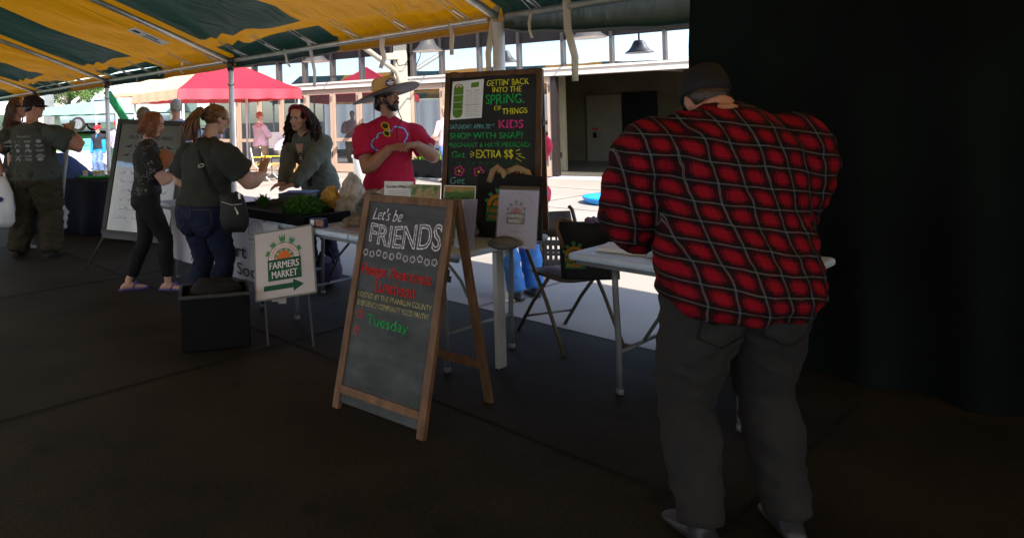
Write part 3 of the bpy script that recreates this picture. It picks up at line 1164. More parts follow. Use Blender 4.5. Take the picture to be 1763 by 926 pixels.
for x in (-1.45, 1.4):
    for yy in (-0.82, 0.82):
        q = MB()
        Mw = Matrix.Translation((x, yy, 0.33)) @ Matrix.Rotation(R(90), 4, 'X')
        q.lathe([(0.22, -.1), (0.32, -.1), (0.335, -.06), (0.335, .06), (0.32, .1), (0.22, .1)], n=24, M=Mw)
        wh = q.build('wheel', M['tyre'], car, True, local=True)
        q = MB()
        for k in range(5):
            a = k * 2 * math.pi / 5
            q.bar(Mw @ Vector((0, 0, .09 if yy < 0 else -.09)), Mw @ Vector((.2 * math.cos(a), .2 * math.sin(a), .1 if yy < 0 else -.1)), 0.06, 0.02)
        q.lathe([(0.2, -.11), (0.225, -.11), (0.225, .11), (0.2, .11)], n=24, M=Mw)
        q.build('rim', M['rim'], wh, local=True)
for x, nm in ((-2.3, 'taillight'), (2.3, 'headlight')):
    for yy in (-0.6, 0.6):
        q = MB()
        q.box((x, yy, 0.75), (0.1, 0.35, 0.14))
        q.build(nm, M['c_red'] if x < 0 else M['lamp_white'], car, local=True, bevel=0.02)

# brick pier of the building beyond
M['pale_brick'] = pmat('pale_brick', (0.42, 0.40, 0.38), 0.9, var=0.2, vs=3, bump=0.3, bs=12)
pr = thing('brick_pier', 'pale brick pier seen above the heads of the long haired pair', 'pier', (-14.2, 30.4, 0))
q = MB()
q.box((-13.6, 30.4, 2.3), (1.1, 1.1, 4.6))
q.build('shaft', M['pale_brick'], pr)
q = MB()
q.box((-13.6, 30.4, 4.66), (1.3, 1.3, 0.12))
q.build('cap', M['step_stone'], pr, bevel=0.02)
# signs and boxes on the bank
M['teal'] = pmat('teal_board', (0.12, 0.45, 0.42), 0.6)
ts = thing('yard_sign', 'small teal yard sign stuck in the grass bank', 'sign', (-9.6, 25.2, 0.3))
q = MB()
q.box((-9.6, 25.2, 0.85), (0.62, 0.015, 0.42))
q.build('panel', M['teal'], ts)
q = MB()
for dx in (-0.2, 0.2):
    q.bar((-9.6 + dx, 25.21, 0.2), (-9.6 + dx, 25.21, 0.66), 0.012, 0.012)
q.build('stake', M['alu'], ts)
q = MB()
q.poly([(-.2, -.06), (.22, -.06), (.22, -.03), (-.2, -.03)], frame(Vector((1, 0, 0)), Vector((0, 0, 1)), Vector((0, -1, 0)), Vector((-9.6, 25.19, .85))))
q.poly(disc_pts(0, .06, .08, 12), frame(Vector((1, 0, 0)), Vector((0, 0, 1)), Vector((0, -1, 0)), Vector((-9.6, 25.19, .85))))
q.build('print', M['ink_green'], ts)

# tree
M['bark'] = pmat('bark', (0.20, 0.17, 0.13), 0.9, var=0.3, bump=0.4, bs=20)
M['leaf'] = cloth_translucent('spring_leaf', (0.16, 0.26, 0.07), (0.22, 0.34, 0.06), 0.45, var=0.4)


def tree(label, x, y, z, h, crown_c, crown_r, nleaf, seed, lsz=0.16):
    rnd = random.Random(seed)
    root = thing('leafy_tree', label, 'tree', (x, y, z), 0, 'trees beyond the tent')
    q = MB()
    base = Vector((x, y, z))
    top = base + Vector((0.2, 0.1, h * 0.6))
    q.tube([base, base.lerp(top, 0.3) + Vector((0.08, 0, 0)), base.lerp(top, 0.65), top], [0.22, 0.17, 0.13, 0.09], 10)
    tips = []
    cc = base + Vector(crown_c)
    for i in range(17):
        st_ = base.lerp(top, 0.45 + 0.55 * rnd.random())
        dr_ = Vector((rnd.uniform(-1, 1), rnd.uniform(-1, 1), rnd.uniform(-0.3, 0.9))).normalized()
        tip = cc + Vector((dr_.x * crown_r[0], dr_.y * crown_r[1], dr_.z * crown_r[2])) * rnd.uniform(.55, .9)
        mid = st_.lerp(tip, 0.5) + Vector((0, 0, 0.25))
        q.tube([st_, mid, tip], [0.055, 0.035, 0.012], 6)
        tips += [tip, mid.lerp(tip, 0.5), mid]
    q.build('trunk', M['bark'], root, True)
    q = MB()
    for i in range(nleaf):
        t = rnd.choice(tips)
        d_ = Vector((rnd.gauss(0, 1), rnd.gauss(0, 1), rnd.gauss(0, 0.8)))
        c = t + d_ * 0.33 * (h / 6)
        a = Vector((rnd.uniform(-1, 1), rnd.uniform(-1, 1), rnd.uniform(-1, 1))).normalized()
        x_, y_ = axes_from(a)
        s = lsz * rnd.uniform(.5, 1.1)
        q.add([c - x_ * s * .5, c + y_ * s * .32, c + x_ * s * .5, c - y_ * s * .32], [(0, 1, 2, 3)])
    q.build('crown', M['leaf'], root)
    return root


tree('low tree in fresh pale leaf behind the pale green canopy', -14.6, 36.0, 1.3, 3.0, (0.4, 0, 1.75), (2.7, 2.2, 1.25), 6500, 3, 0.13)

# ================================================================ PEOPLE
SKIN = {}


def skin(name, c):
    if name not in SKIN:
        m = pmat('skin_' + name, c, 0.5, spec=0.35, var=0.10, vs=14, bump=0.04, bs=160)
        SKIN[name] = m
    return SKIN[name]


def ik(a, b, l1, l2, pole):
    d = b - a
    L = max(1e-4, min(d.length, (l1 + l2) * 0.999))
    dn = d.normalized()
    b = a + dn * L
    x = (l1 * l1 - l2 * l2 + L * L) / (2 * L)
    h = math.sqrt(max(0, l1 * l1 - x * x))
    p = pole - dn * pole.dot(dn)
    p = p.normalized() if p.length > 1e-5 else axes_from(dn)[0]
    return a + dn * x + p * h, b


def rot(axis, a):
    return Matrix.Rotation(a, 3, axis)


def ring(c, rx, fx, w, d, n=20, db=None):
    """ellipse with half width w along rx, half depth d in front and db behind"""
    db = db if db is not None else d
    o = []
    for k in range(n):
        a = 2 * math.pi * k / n
        s = math.sin(a)
        o.append(c + rx * w * math.cos(a) + fx * (d if s >= 0 else db) * s)
    return o


class Pose:
    pass


def make_pose(H, b=1.0, lean=0.0, side=0.0, twist=0.0, head=(0, 0, 0), ra=None, la=None, rpole=(0.6, -0.6, -0.5), lpole=(-0.6, -0.6, -0.5),
              feet=((.1, .02), (-.1, -.02)), belly=0.0, bust=0.0, hips=1.0, shoulders=1.0, drop=0.0, hipx=0.0, sit=None, headfwd=0.02, legb=1.0, neck=1.0):
    p = Pose()
    p.H, p.b = H, b
    hip = Vector((hipx, 0, 0.51 * H - drop))
    p.hip = hip
    lv = [(-.055, .080, .060, .062), (-.02, .100, .068, .082), (.03, .100, .068, .078), (.07, .092, .066, .066), (.11, .086, .064, .060),
          (.16, .092, .068, .064), (.21, .102, .073, .070), (.25, .106, .070, .070), (.28, .095, .058, .062), (.305, .068, .046, .050), (.325, .048, .036, .042), (.345, .036, .033, .036)]
    p.secs = []
    c = hip + Vector((0, 0, lv[0][0] * H))
    prev = lv[0][0]
    for (l, wd, d, db) in lv:
        f = min(1, max(0, (l + .02) / .2))
        A = rot('Z', twist * f) @ rot('X', -lean * f) @ rot('Y', side * f)
        up, rt, fr = A @ Vector((0, 0, 1)), A @ Vector((1, 0, 0)), A @ Vector((0, 1, 0))
        c = c + up * (l - prev) * H
        prev = l
        bb = 1 + (b - 1) * (1.0 if l < .26 else max(0, (.345 - l) / .085) * .6)
        ww = wd * H * bb
        if l < .05:
            ww *= hips
        if l > .2:
            ww *= shoulders
        bel = belly * math.exp(-((l - .06) / .075) ** 2)
        bu = bust * math.exp(-((l - .20) / .035) ** 2)
        p.secs.append([l, c.copy(), rt, fr, up, ww, d * H * bb + bel + bu, db * H * (1 + (b - 1) * .7)])
    top = p.secs[-1]
    p.ch = p.secs[7]
    p.neck = p.secs[-2][1]
    # head
    A = rot('Z', twist) @ rot('X', -lean * .6)
    Hd = A @ rot('Z', head[0]) @ rot('X', -head[1]) @ rot('Y', head[2])
    p.hs = H / 1.7
    p.Hr, p.Hf, p.Hu = Hd @ Vector((1, 0, 0)), Hd @ Vector((0, 1, 0)), Hd @ Vector((0, 0, 1))
    nb = top[1]
    p.nb = nb
    p.hc = nb + top[4] * 0.035 * H * neck + top[3] * headfwd + p.Hu * 0.055 * H * (.4 + .6 * neck)
    # arms
    sw = .118 * H * (1 + (b - 1) * .75) * shoulders
    p.sh = {}
    p.el, p.wr = {}, {}
    for s, tgt, pole in ((1, ra, rpole), (-1, la, lpole)):
        sec = p.secs[8]
        sh = sec[1] + sec[2] * s * sw + sec[4] * (-.020 * H) - sec[3] * .005
        l1, l2 = .172 * H, .152 * H
        if tgt is None:
            tgt = (s * (sw + .07), .04, sh.z - .32 * H)
        e, wv = ik(sh, Vector(tgt), l1, l2, Vector(pole))
        p.sh[s], p.el[s], p.wr[s] = sh, e, wv
    # legs
    p.hp, p.kn, p.an, p.ft = {}, {}, {}, {}
    for s, f in ((1, feet[0]), (-1, feet[1])):
        hp = hip + Vector((s * .052 * H * (1 + (b - 1) * .5) * hips, 0, -.012 * H))
        an = Vector((f[0], f[1] - .02, .045 * H + (f[2] if len(f) > 2 else 0)))
        k, an2 = ik(hp, an, .243 * H, .232 * H, Vector((s * .12, 1, 0)))
        p.hp[s], p.kn[s], p.an[s] = hp, k, an2
        p.ft[s] = f[3] if len(f) > 3 else s * -0.18
    p.legb = legb * (1 + (b - 1) * .85)
    return p


def lerp_pts(a, b_, ts):
    return [a.lerp(b_, t) for t in ts]


def torso_loft(mb, p, ease=0.0, l0=-.06, l1=.35, flare=0.0, neck=0.0):
    rings = []
    for (l, c, rt, fr, up, ww, d, db) in p.secs:
        if l < l0 - 1e-6 or l > l1 + 1e-6:
            continue
        e = ease + flare * max(0, (.12 - l) / .18)
        rings.append(ring(c, rt, fr, ww + e + (neck if l > .3 else 0), d + e, 24, db + e))
    mb.loft(rings)
    # shoulder caps
    for s in (1, -1):
        q = p.secs[8]
        mid = p.secs[7][1]
        r = .042 * p.H * (1 + (p.b - 1) * .5)
        mb.ell(p.sh[s] - q[2] * s * .014, (r * .95 + ease, r * .95 + ease, r * .90 + ease))
        mb.tube([mid + q[2] * s * .02 + q[4] * .025, p.sh[s] - q[4] * .004], [.044 * p.H + ease, .036 * p.H + ease], 12)
        mb.tube([p.secs[9][1] + q[4] * .012, p.sh[s] - q[2] * s * .02 + q[4] * .012], [.036 * p.H + ease * .6, .028 * p.H + ease * .6], 12)


def arm_tube(mb, p, s, ease=0.0, upto='wrist', tail=0.0, fat=1.0):
    H = p.H
    bb = (1 + (p.b - 1) * .8) * fat
    sh, e, wv = p.sh[s], p.el[s], p.wr[s]
    pts, rr = [], []
    up = [(0, .039), (.25, .0385), (.55, .036), (.85, .031), (1, .030)]
    lo = [(.12, .031), (.3, .032), (.6, .026), (1, .0195)]
    end = {'none': -1, 'half': .62, 'elbow': .95, 'three': 1.5, 'wrist': 2}[upto]
    for t, r in up:
        if t <= end:
            pts.append(sh.lerp(e, t))
            rr.append(r * H * bb + ease + tail * t)
    if end < 1:
        pts.append(sh.lerp(e, end))
        rr.append(.037 * H * bb + ease + tail)
    for t, r in lo:
        if 1 + t <= end + 1e-6:
            pts.append(e.lerp(wv, t))
            rr.append(r * H * (bb if t < .7 else 1 + (bb - 1) * .4) + ease)
    # soften the elbow
    mb.tube(pts, rr, 14)


def leg_tube(mb, p, s, ease=0.0, end=1.0, tail=0.0):
    H, bb = p.H, p.legb
    hp, k, an = p.hp[s], p.kn[s], p.an[s]
    pts, rr = [], []
    for t, r in ((-.05, .050), (.1, .054), (.35, .050), (.65, .042), (.92, .036)):
        pts.append(hp.lerp(k, t))
        rr.append(r * H * bb + ease)
    for t, r in ((.08, .0345), (.3, .036), (.6, .029), (.85, .0235), (1.0, .022)):
        if t <= end:
            pts.append(k.lerp(an, t) + Vector((0, -.012 * H * math.sin(math.pi * min(1, t * 1.6)), 0)))
            rr.append(r * H * (1 + (bb - 1) * .6) + ease + tail * t)
    mb.tube(pts, rr, 16, hint=Vector((0, 1, 0)))


def foot(mb, p, s, ease=0.0, bare=True):
    an = p.an[s]
    z0 = an.z - .045 * p.H
    a = p.ft[s]
    f = Vector((-math.sin(a) * 1, math.cos(a), 0))
    r = Vector((f.y, -f.x, 0))
    L = .148 * p.H
    base = Vector((an.x, an.y, z0))
    rings = []
    for t, wv, h in ((-.3, .018, .035), (-.24, .03, .055), (-.08, .034, .075), (.1, .036, .07), (.3, .042, .05), (.5, .046, .036), (.64, .036, .028), (.7, .016, .018)):
        c = base + f * t * L
        rings.append([c + r * (wv + ease) * math.cos(q) + Vector((0, 0, max(0.004, (h + ease) * (.5 + .5 * math.sin(q)) if math.sin(q) > -.99 else .004))) for q in np.linspace(0, 2 * math.pi, 15)[:-1]])
    mb.loft(rings)
    mb.tube([an + Vector((0, 0, .03)), base + f * .0 + Vector((0, 0, .04))], [.03 + ease, .036 + ease], 12)


def hand(mb, wv, fdir, pn, side, sc=1.0, curl=0.5, spread=0.12):
    """palm, four unequal fingers and a thumb; fdir = where fingers point, pn = where palm faces, side = +1 right"""
    f = fdir.normalized()
    n = (pn - f * pn.dot(f)).normalized()
    th = f.cross(n) * side
    k = sc
    rings = []
    for t, wd, tk in ((-.012, .024, .019), (.015, .03, .020), (.05, .04, .019), (.08, .041, .016), (.094, .036, .012)):
        c = wv + f * t * k
        rings.append(ring(c, th, n, wd * k, tk * k, 16))
    mb.loft(rings)
    for i, (o, L) in enumerate(((.030, .068), (.010, .078), (-.011, .072), (-.030, .056))):
        root = wv + f * .082 * k + th * o * k
        d = (f + th * spread * (o / .03)).normalized()
        pts = [root - d * .02 * k, root]
        ax = th
        cur = d
        c_ = curl * (0.8 + .15 * i)
        for seg, ang in ((.45, c_ * .7), (.32, c_ * .9), (.23, c_ * .6)):
            cur = (cur * math.cos(ang) + n * math.sin(ang)).normalized()
            pts.append(pts[-1] + cur * L * seg * k)
        mb.tube(pts, [.0095 * k, .0095 * k, .0088 * k, .008 * k, .0062 * k], 8)
    root = wv + f * .022 * k + th * .026 * k + n * .004
    d1 = (f * .55 + th * .75 + n * .3).normalized()
    d2 = (f * .85 + th * .35 + n * .35).normalized()
    mb.tube([root - d1 * .012 * k, root + d1 * .03 * k, root + d1 * .036 * k + d2 * .026 * k, root + d1 * .036 * k + d2 * .05 * k],
            [.014 * k, .0125 * k, .0105 * k, .0075 * k], 8)


HEADSEC = [(-.110, .020, .076, .050), (-.099, .036, .087, .020), (-.078, .049, .088, -.012), (-.045, .058, .086, -.05), (-.012, .064, .084, -.078),
           (.02, .068, .088, -.092), (.05, .070, .090, -.097), (.075, .066, .080, -.092), (.095, .052, .058, -.074), (.108, .034, .03, -.05), (.113, .012, .0, -.02)]


def hp_(p, x, y, z):
    return p.hc + (p.Hr * x + p.Hf * y + p.Hu * z) * p.hs


def head_mesh(mb, p, fat=1.0):
    rings = []
    for u, wd, fy, by in HEADSEC:
        cy = (fy + by) / 2
        rings.append(ring(hp_(p, 0, cy, u), p.Hr, p.Hf, wd * p.hs * fat, (fy - by) / 2 * p.hs, 22))
    mb.loft(rings)
    # brow, nose, lips, cheeks, ears
    Mx = frame(p.Hr, p.Hf, p.Hu, Vector())
    s = p.hs
    mb.ell(hp_(p, 0, .078, .032), (.048 * s, .016 * s, .010 * s), Mx)
    mb.tube([hp_(p, 0, .085, .026), hp_(p, 0, .098, .002), hp_(p, 0, .108, -.018), hp_(p, 0, .094, -.028)], [.008 * s, .0095 * s, .0125 * s, .009 * s], 10)
    for q in (-1, 1):
        mb.ell(hp_(p, q * .012, .092, -.022), (.009 * s, .011 * s, .008 * s), Mx)
        mb.ell(hp_(p, q * .038, .062, -.022), (.024 * s, .02 * s, .02 * s), Mx)
        mb.ell(hp_(p, q * .070 * fat, -.010, -.004), (.008 * s, .019 * s, .031 * s), Mx)
    mb.ell(hp_(p, 0, .084, -.050), (.022 * s, .011 * s, .0065 * s), Mx)
    mb.ell(hp_(p, 0, .083, -.061), (.020 * s, .011 * s, .0075 * s), Mx)
    mb.ell(hp_(p, 0, .074, -.092), (.020 * s, .014 * s, .016 * s), Mx)
    # neck
    mb.tube([p.neck - Vector((0, 0, .02)), p.nb, hp_(p, 0, -.022, -.06), hp_(p, 0, -.018, 0.0)], [.05 * s * (1 + (p.b - 1) * .6), .049 * s * (1 + (p.b - 1) * .6), .051 * s * (1 + (p.b - 1) * .4), .05 * s], 14)


M['eye_white'] = pmat('eye_white', (0.6, 0.58, 0.55), 0.3, var=0, bump=0)
M['iris'] = pmat('iris', (0.03, 0.02, 0.015), 0.2, var=0, bump=0)
M['lip'] = pmat('lip', (0.36, 0.12, 0.10), 0.5, var=0.1, bump=0)


def face(p, root, brow=(0.03, 0.02, 0.015), closed=False, lips=True):
    s = p.hs
    Mx = frame(p.Hr, p.Hf, p.Hu, Vector())
    mb_ = pmat('brow_hair', brow, 0.8, var=0.2, bump=0)
    for q in (-1, 1):
        if not closed:
            e = MB()
            e.ell(hp_(p, q * .030, .0785, .010), (.0125 * s, .008 * s, .0062 * s), Mx, 12, 8)
            eo = e.build('eye', M['eye_white'], root, True, local=True)
            e = MB()
            e.ell(hp_(p, q * .030, .0838, .0095), (.0058 * s, .0035 * s, .0058 * s), Mx, 10, 6)
            e.build('iris', M['iris'], eo, True, local=True)
        e = MB()
        e.tube([hp_(p, q * .018, .0835, .0155 if not closed else .003), hp_(p, q * .030, .088, .0185 if not closed else .0), hp_(p, q * .043, .078, .0135 if not closed else .003)], 0.0022 * s, 6)
        e.build('eyelash', mb_, root, True, local=True)
        e = MB()
        e.tube([hp_(p, q * .012, .0935, .029), hp_(p, q * .028, .092, .034), hp_(p, q * .046, .077, .028)], [.0035 * s, .0042 * s, .002 * s], 6)
        e.build('eyebrow', mb_, root, True, local=True)
    if lips:
        e = MB()
        e.tube([hp_(p, -.020, .086, -.054), hp_(p, -.008, .0955, -.0535), hp_(p, .008, .0955, -.0535), hp_(p, .020, .086, -.054)], [.002 * s, .0048 * s, .0048 * s, .002 * s], 8)
        e.tube([hp_(p, -.018, .086, -.058), hp_(p, 0, .0945, -.0615), hp_(p, .018, .086, -.058)], [.002 * s, .0058 * s, .002 * s], 8)
        e.build('mouth', M['lip'], root, True, local=True)


def cloth_fold(me, amp=0.006, sc=9.0, seed=0.0, stretch=(1, 1, .55)):
    st_ = Vector(stretch)

    def fn(c):
        q = Vector((c.x * st_.x, c.y * st_.y, c.z * st_.z)) * sc + Vector((seed, seed * 1.7, 0))
        r = 1 - abs(noise.noise(q + Vector((noise.noise(q * .6), 0, 0)) * 1.2)) * 2
        g = noise.noise(Vector((c.x * 5 + seed, c.y * 5, (c.z + c.x * .7) * 13)))
        g2 = noise.noise(Vector((c.x * 6 - seed, c.y * 6, (c.z - c.x * .8) * 16)))
        return amp * (r * .9 + noise.noise(q * 2.3) * .55 + (1 - abs(g) * 2.2) * .7 + (1 - abs(g2) * 2.2) * .5)
    displace(me, fn)


def garment(name, mb, mat, root, vox=0.012, amp=0.006, sc=9.0, it=5, stretch=(1, 1, .55)):
    me = remesh(mb, vox, it)
    cloth_fold(me, amp, sc, random.random() * 50, stretch)
    me.materials.clear()
    me.materials.append(mat)
    return link(name, me, root, True)


def hair_mat(name, c, c2=None):
    return pmat(name, c, 0.42, spec=0.45, var=0.35, vs=30, bump=0.35, bs=90, col2=c2)


def hair_cap(mb, p, grow=1.0, z=0.036, rx=.079, ry=.097, rz=.084, y=-.016):
    s = p.hs
    Mx = frame(p.Hr, p.Hf, p.Hu, Vector())
    mb.ell(hp_(p, 0, y, z), (rx * grow * s, ry * grow * s, rz * grow * s), Mx, 26, 16)
    mb.ell(hp_(p, 0, -.05, -.005), (.068 * grow * s, .055 * grow * s, .06 * grow * s), Mx, 22, 12)


def strand(mb, pts, r, rnd, wave=0.0, freq=3.0, n=9):
    """a lock of hair along a smooth path"""
    pts = [Vector(q) for q in pts]
    m = len(pts) - 1
    out, rr = [], []
    ph = rnd.uniform(0, 6.28)
    for i in range(n):
        t = i / (n - 1) * m
        k = min(int(t), m - 1)
        f = t - k
        p0, p1, p2, p3 = pts[max(0, k - 1)], pts[k], pts[k + 1], pts[min(m, k + 2)]
        q = 0.5 * ((2 * p1) + (p2 - p0) * f + (2 * p0 - 5 * p1 + 4 * p2 - p3) * f * f + (3 * p1 - p0 - 3 * p2 + p3) * f ** 3)
        g = i / (n - 1)
        q = q + Vector((math.sin(ph + g * freq * 6.28), math.cos(ph * 1.3 + g * freq * 6.28), 0.3 * math.sin(ph + g * 9))) * wave * g
        out.append(q)
        rr.append(r * (0.75 + 0.4 * math.sin(math.pi * min(1, g * 1.05))) * (1 - .55 * g ** 4))
    mb.tube(out, rr, 5, flat=.6)


def person(label, x, y, yaw, p, sk, z=0.0, group=None, vox=.009, bare_feet=False, hands=True, rh=None, lh=None, legs_bare=False, headfat=1.0, fat=1.0):
    root = thing('person', label, 'person', (x, y, z), yaw, group)
    mb = MB()
    torso_loft(mb, p, -0.004)
    head_mesh(mb, p, headfat)
    for s in (1, -1):
        arm_tube(mb, p, s, 0.0, fat=fat)
        leg_tube(mb, p, s, -.004)
        foot(mb, p, s, -.004)
        hd = (rh if s > 0 else lh) or {}
        fd = Vector(hd.get('f', (p.wr[s] - p.el[s])))
        pn = Vector(hd.get('n', (-s, 0, 0)))
        if hands:
            hand(mb, p.wr[s], fd, pn, s, p.hs * hd.get('k', 1.0), hd.get('curl', .5), hd.get('spread', .15))
        else:
            mb.ell(p.wr[s] + fd.normalized() * .06 * p.hs, .045 * p.hs)
    me = remesh(mb, vox, 3, .4)
    me.materials.clear()
    me.materials.append(sk)
    link('body', me, root, True)
    return root


def shirt(p, root, mat, ease=.016, sleeve='half', hem=-.03, flare=.01, name='shirt', vox=.012, amp=.007, sc=9, tail=.012, cuff=.004, top=.33, fat=1.0, neck=0.008):
    mb = MB()
    torso_loft(mb, p, ease, hem, top, flare, neck)
    for s in (1, -1):
        if sleeve != 'none':
            arm_tube(mb, p, s, ease * .75, sleeve, tail if sleeve == 'half' else cuff, fat)
    return garment(name, mb, mat, root, vox, amp, sc)


def trousers(p, root, mat, ease=.012, top=.06, end=1.0, tail=.012, name='trousers', amp=.007, vox=.012, sc=10, stretch=(1, 1, 1.2), bum=0.0):
    mb = MB()
    rings = []
    for (l, c, rt, fr, up, ww, d, db) in p.secs:
        if l <= top:
            rings.append(ring(c, rt, fr, ww + ease, d + ease, 24, db + ease + bum))
    mb.loft(rings)
    for s in (1, -1):
        leg_tube(mb, p, s, ease, end, tail)
        if bum:
            mb.ell(p.hip + Vector((s * .046 * p.H * p.b * .8, -.042 * p.H - bum * .5, -.03 * p.H)), (.052 * p.H * p.b, .042 * p.H * p.b, .085 * p.H))
    return garment(name, mb, mat, root, vox, amp, sc, 5, stretch)


def shoes(p, root, mat, ease=.008, sole=None):
    for s in (1, -1):
        mb = MB()
        foot(mb, p, s, ease)
        me = remesh(mb, .01, 3)
        me.materials.clear()
        me.materials.append(mat)
        link('shoe', me, root, True)


def plain_hair(p, root, mat, grow=1.0, amp=.006, sc=26, extra=None, name='hair', vox=.008, **kw):
    mb = MB()
    hair_cap(mb, p, grow, **kw)
    if extra:
        extra(mb)
    me = remesh(mb, vox, 2)
    displace(me, lambda c: amp * noise.noise(Vector((c.x, c.y, c.z * .4)) * sc))
    me.materials.clear()
    me.materials.append(mat)
    return link(name, me, root, True)


def cap_hat(p, root, mat, back=False, brim=True, grow=1.0, visor=None):
    """baseball cap: crown and a curved peak"""
    s = p.hs * grow * 1.07
    mb = MB()
    rings = []
    for u, k in ((.028, 1.0), (.05, 1.02), (.08, .97), (.105, .82), (.122, .55), (.13, .2)):
        rg = ring(hp_(p, 0, -.004 - (.01 if u > .1 else 0), u), p.Hr, p.Hf, .078 * s * k, .103 * s * k, 24, .100 * s * k)
        if u < .06:
            rg = [v - p.Hu * (.040 if u < .04 else .02) * max(0, -math.sin(2 * math.pi * i / 24)) ** .7 for i, v in enumerate(rg)]
        rings.append(rg)
    mb.loft(rings)
    c = mb.build('cap', mat, root, True, local=True)
    mb = MB()
    mb.ell(hp_(p, 0, -.008, .131 * grow), .008)
    mb.build('button', mat, c, True, local=True)
    if brim:
        d = -1 if back else 1
        mb = MB()
        o = len(mb.v)
        n = 12
        for lay in (0, .004):
            for i in range(n + 1):
                a = math.pi * i / n
                for rr in (0.97, 1.2, 1.45, 1.65):
                    xx = .074 * math.cos(a) * (1 if rr < 1.3 else 1.02)
                    yy = (.095 * math.sin(a) ** .8) * (rr if rr < 1 else 1 + (rr - 1) * 1.0) if math.sin(a) > .01 else 0
                    drop = -.018 * (xx / .074) ** 2 - .02 * (rr - .97)
                    mb.v.append(hp_(p, xx * grow, d * yy * grow, (.03 + drop + lay) * 1.0))
        W_ = 4
        for lay in range(2):
            b0 = lay * (n + 1) * W_
            for i in range(n):
                for j in range(W_ - 1):
                    a = b0 + i * W_ + j
                    mb.f.append((a, a + 1, a + W_ + 1, a + W_))
                    mb.m.append(0)
        mb.build('peak', visor or mat, c, True, local=True)
    return c


def local_T(root):
    return WM[root.name].inverted()


def decal(name, mb, mats, target, direction, root, off=.004):
    """lay a flat print onto a garment by dropping its points along direction (root space)"""
    me = target.data
    bvh = BVHTree.FromPolygons([v.co.copy() for v in me.vertices], [tuple(q.vertices) for q in me.polygons])
    d = Vector(direction).normalized()
    out = []
    for v in mb.v:
        hit = bvh.ray_cast(v - d * .5, d)
        out.append(hit[0] - d * off if hit[0] is not None else v)
    mb.v = out
    return mb.build(name, mats, target, local=True)


def world_to(root, v):
    return WM[root.name].inverted() @ Vector(v)


def to_local(x, y, yaw, wp):
    return Matrix.Rotation(-yaw, 3, 'Z') @ (Vector(wp) - Vector((x, y, 0)))


def dir_local(yaw, v):
    return Matrix.Rotation(-yaw, 3, 'Z') @ Vector(v)


fair = skin('fair', (0.58, 0.34, 0.25))
ruddy = skin('ruddy', (0.44, 0.21, 0.14))
tan = skin('tan', (0.38, 0.19, 0.11))
olive = skin('olive', (0.44, 0.25, 0.17))
pale = skin('pale', (0.62, 0.40, 0.31))

# ---------------------------------------------------------------- big man in khaki trousers, seen from behind
X, Y, YW = -3.68, 8.1, R(-8)
t_hand = to_local(X, Y, YW, P(121, 226, 8.25))
p = make_pose(1.84, 1.42, lean=.02, twist=R(-6), head=(R(-42), .05, .02), ra=t_hand, rpole=(1, -.1, -.8), la=to_local(X, Y, YW, P(2, 298, 7.95)), lpole=(-.6, -.8, -.2),
              feet=((.2, .0), (-.2, -.02)), belly=.10, shoulders=.98, legb=1.12)
man = person('big man seen from behind in grey printed T-shirt, khaki trousers and dark cap', X, Y, YW, p, ruddy, vox=.01,
             rh=dict(f=dir_local(YW, (-.5, .2, .8)), n=(-.6, .6, 0), curl=.9), lh=dict(f=(0, 0, -1), n=(1, 0, 0), curl=1.1))
m_grey_tee = pmat('charcoal_jersey', (0.052, 0.060, 0.051), 0.9, var=0.15, vs=4, bump=0.12, bs=200)
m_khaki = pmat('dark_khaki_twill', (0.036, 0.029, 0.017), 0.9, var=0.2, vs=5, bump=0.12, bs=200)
sh = shirt(p, man, m_grey_tee, .02, 'half', -.02, .03, amp=.010, sc=7, tail=.03)
under = MB()
torso_loft(under, p, .010, -.056, .0, .012)
garment('undershirt', under, pmat('blue_jersey', (0.03, 0.16, 0.34), 0.9), man, amp=.002)
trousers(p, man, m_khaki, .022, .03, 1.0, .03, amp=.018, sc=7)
shoes(p, man, pmat('dark_suede', (0.022, 0.018, 0.014), 0.85), .012)
plain_hair(p, man, hair_mat('dark_brown_hair', (0.02, 0.012, 0.009)), .98)
cp = cap_hat(p, man, pmat('dark_brown_cap', (0.016, 0.010, 0.008), 0.85, bump=.15), False)
q = MB()
for s in (-1, 1):
    q.bar(hp_(p, s * .074, .085, .012), hp_(p, s * .079, -.01, .012), .006, .012)
    q.ell(hp_(p, s * .035, .098, .004), (.028, .006, .02), frame(p.Hr, p.Hf, p.Hu, Vector()))
q.build('sunglasses', M['black'], man, True, local=True)
# sponsor print across the back
cs = p.secs[6]
pm = MB()
bo = p.secs[4][1] + Vector((0, -.3, .04))
Mb = frame(Vector((1, 0, 0)), Vector((0, 0, 1)), Vector((0, -1, 0)), bo)
lettering(pm, 'THANKS!', Mb, -.09, .09, .22, .022)
rr_ = random.Random(4)
for r_i, yy in enumerate((.165, .115, .06, .0, -.04)):
    for c_i, xx in enumerate((-.2, -.07, .06, .18)):
        if (r_i + c_i) % 4 == 3:
            pm.poly(disc_pts(xx, yy, .026, 14, .02), Mb)
        elif (r_i * 2 + c_i) % 3 == 0:
            pm.poly([(xx - .045, yy - .006), (xx - .02, yy + .012), (xx, yy + .022), (xx + .02, yy + .012), (xx + .045, yy - .006)], Mb)
            pm.poly([(xx - .04, yy - .018), (xx + .04, yy - .018), (xx + .04, yy - .011), (xx - .04, yy - .011)], Mb)
        else:
            pm.poly([(xx - .04, yy + .002), (xx + .04, yy + .002), (xx + .04, yy + .009), (xx - .04, yy + .009)], Mb)
            pm.poly([(xx - .03, yy - .012), (xx + .035, yy - .012), (xx + .035, yy - .005), (xx - .03, yy - .005)], Mb)
for yy in (-.085, -.105):
    pm.poly([(-.2, yy), (.22, yy), (.22, yy + .006), (-.2, yy + .006)], Mb)
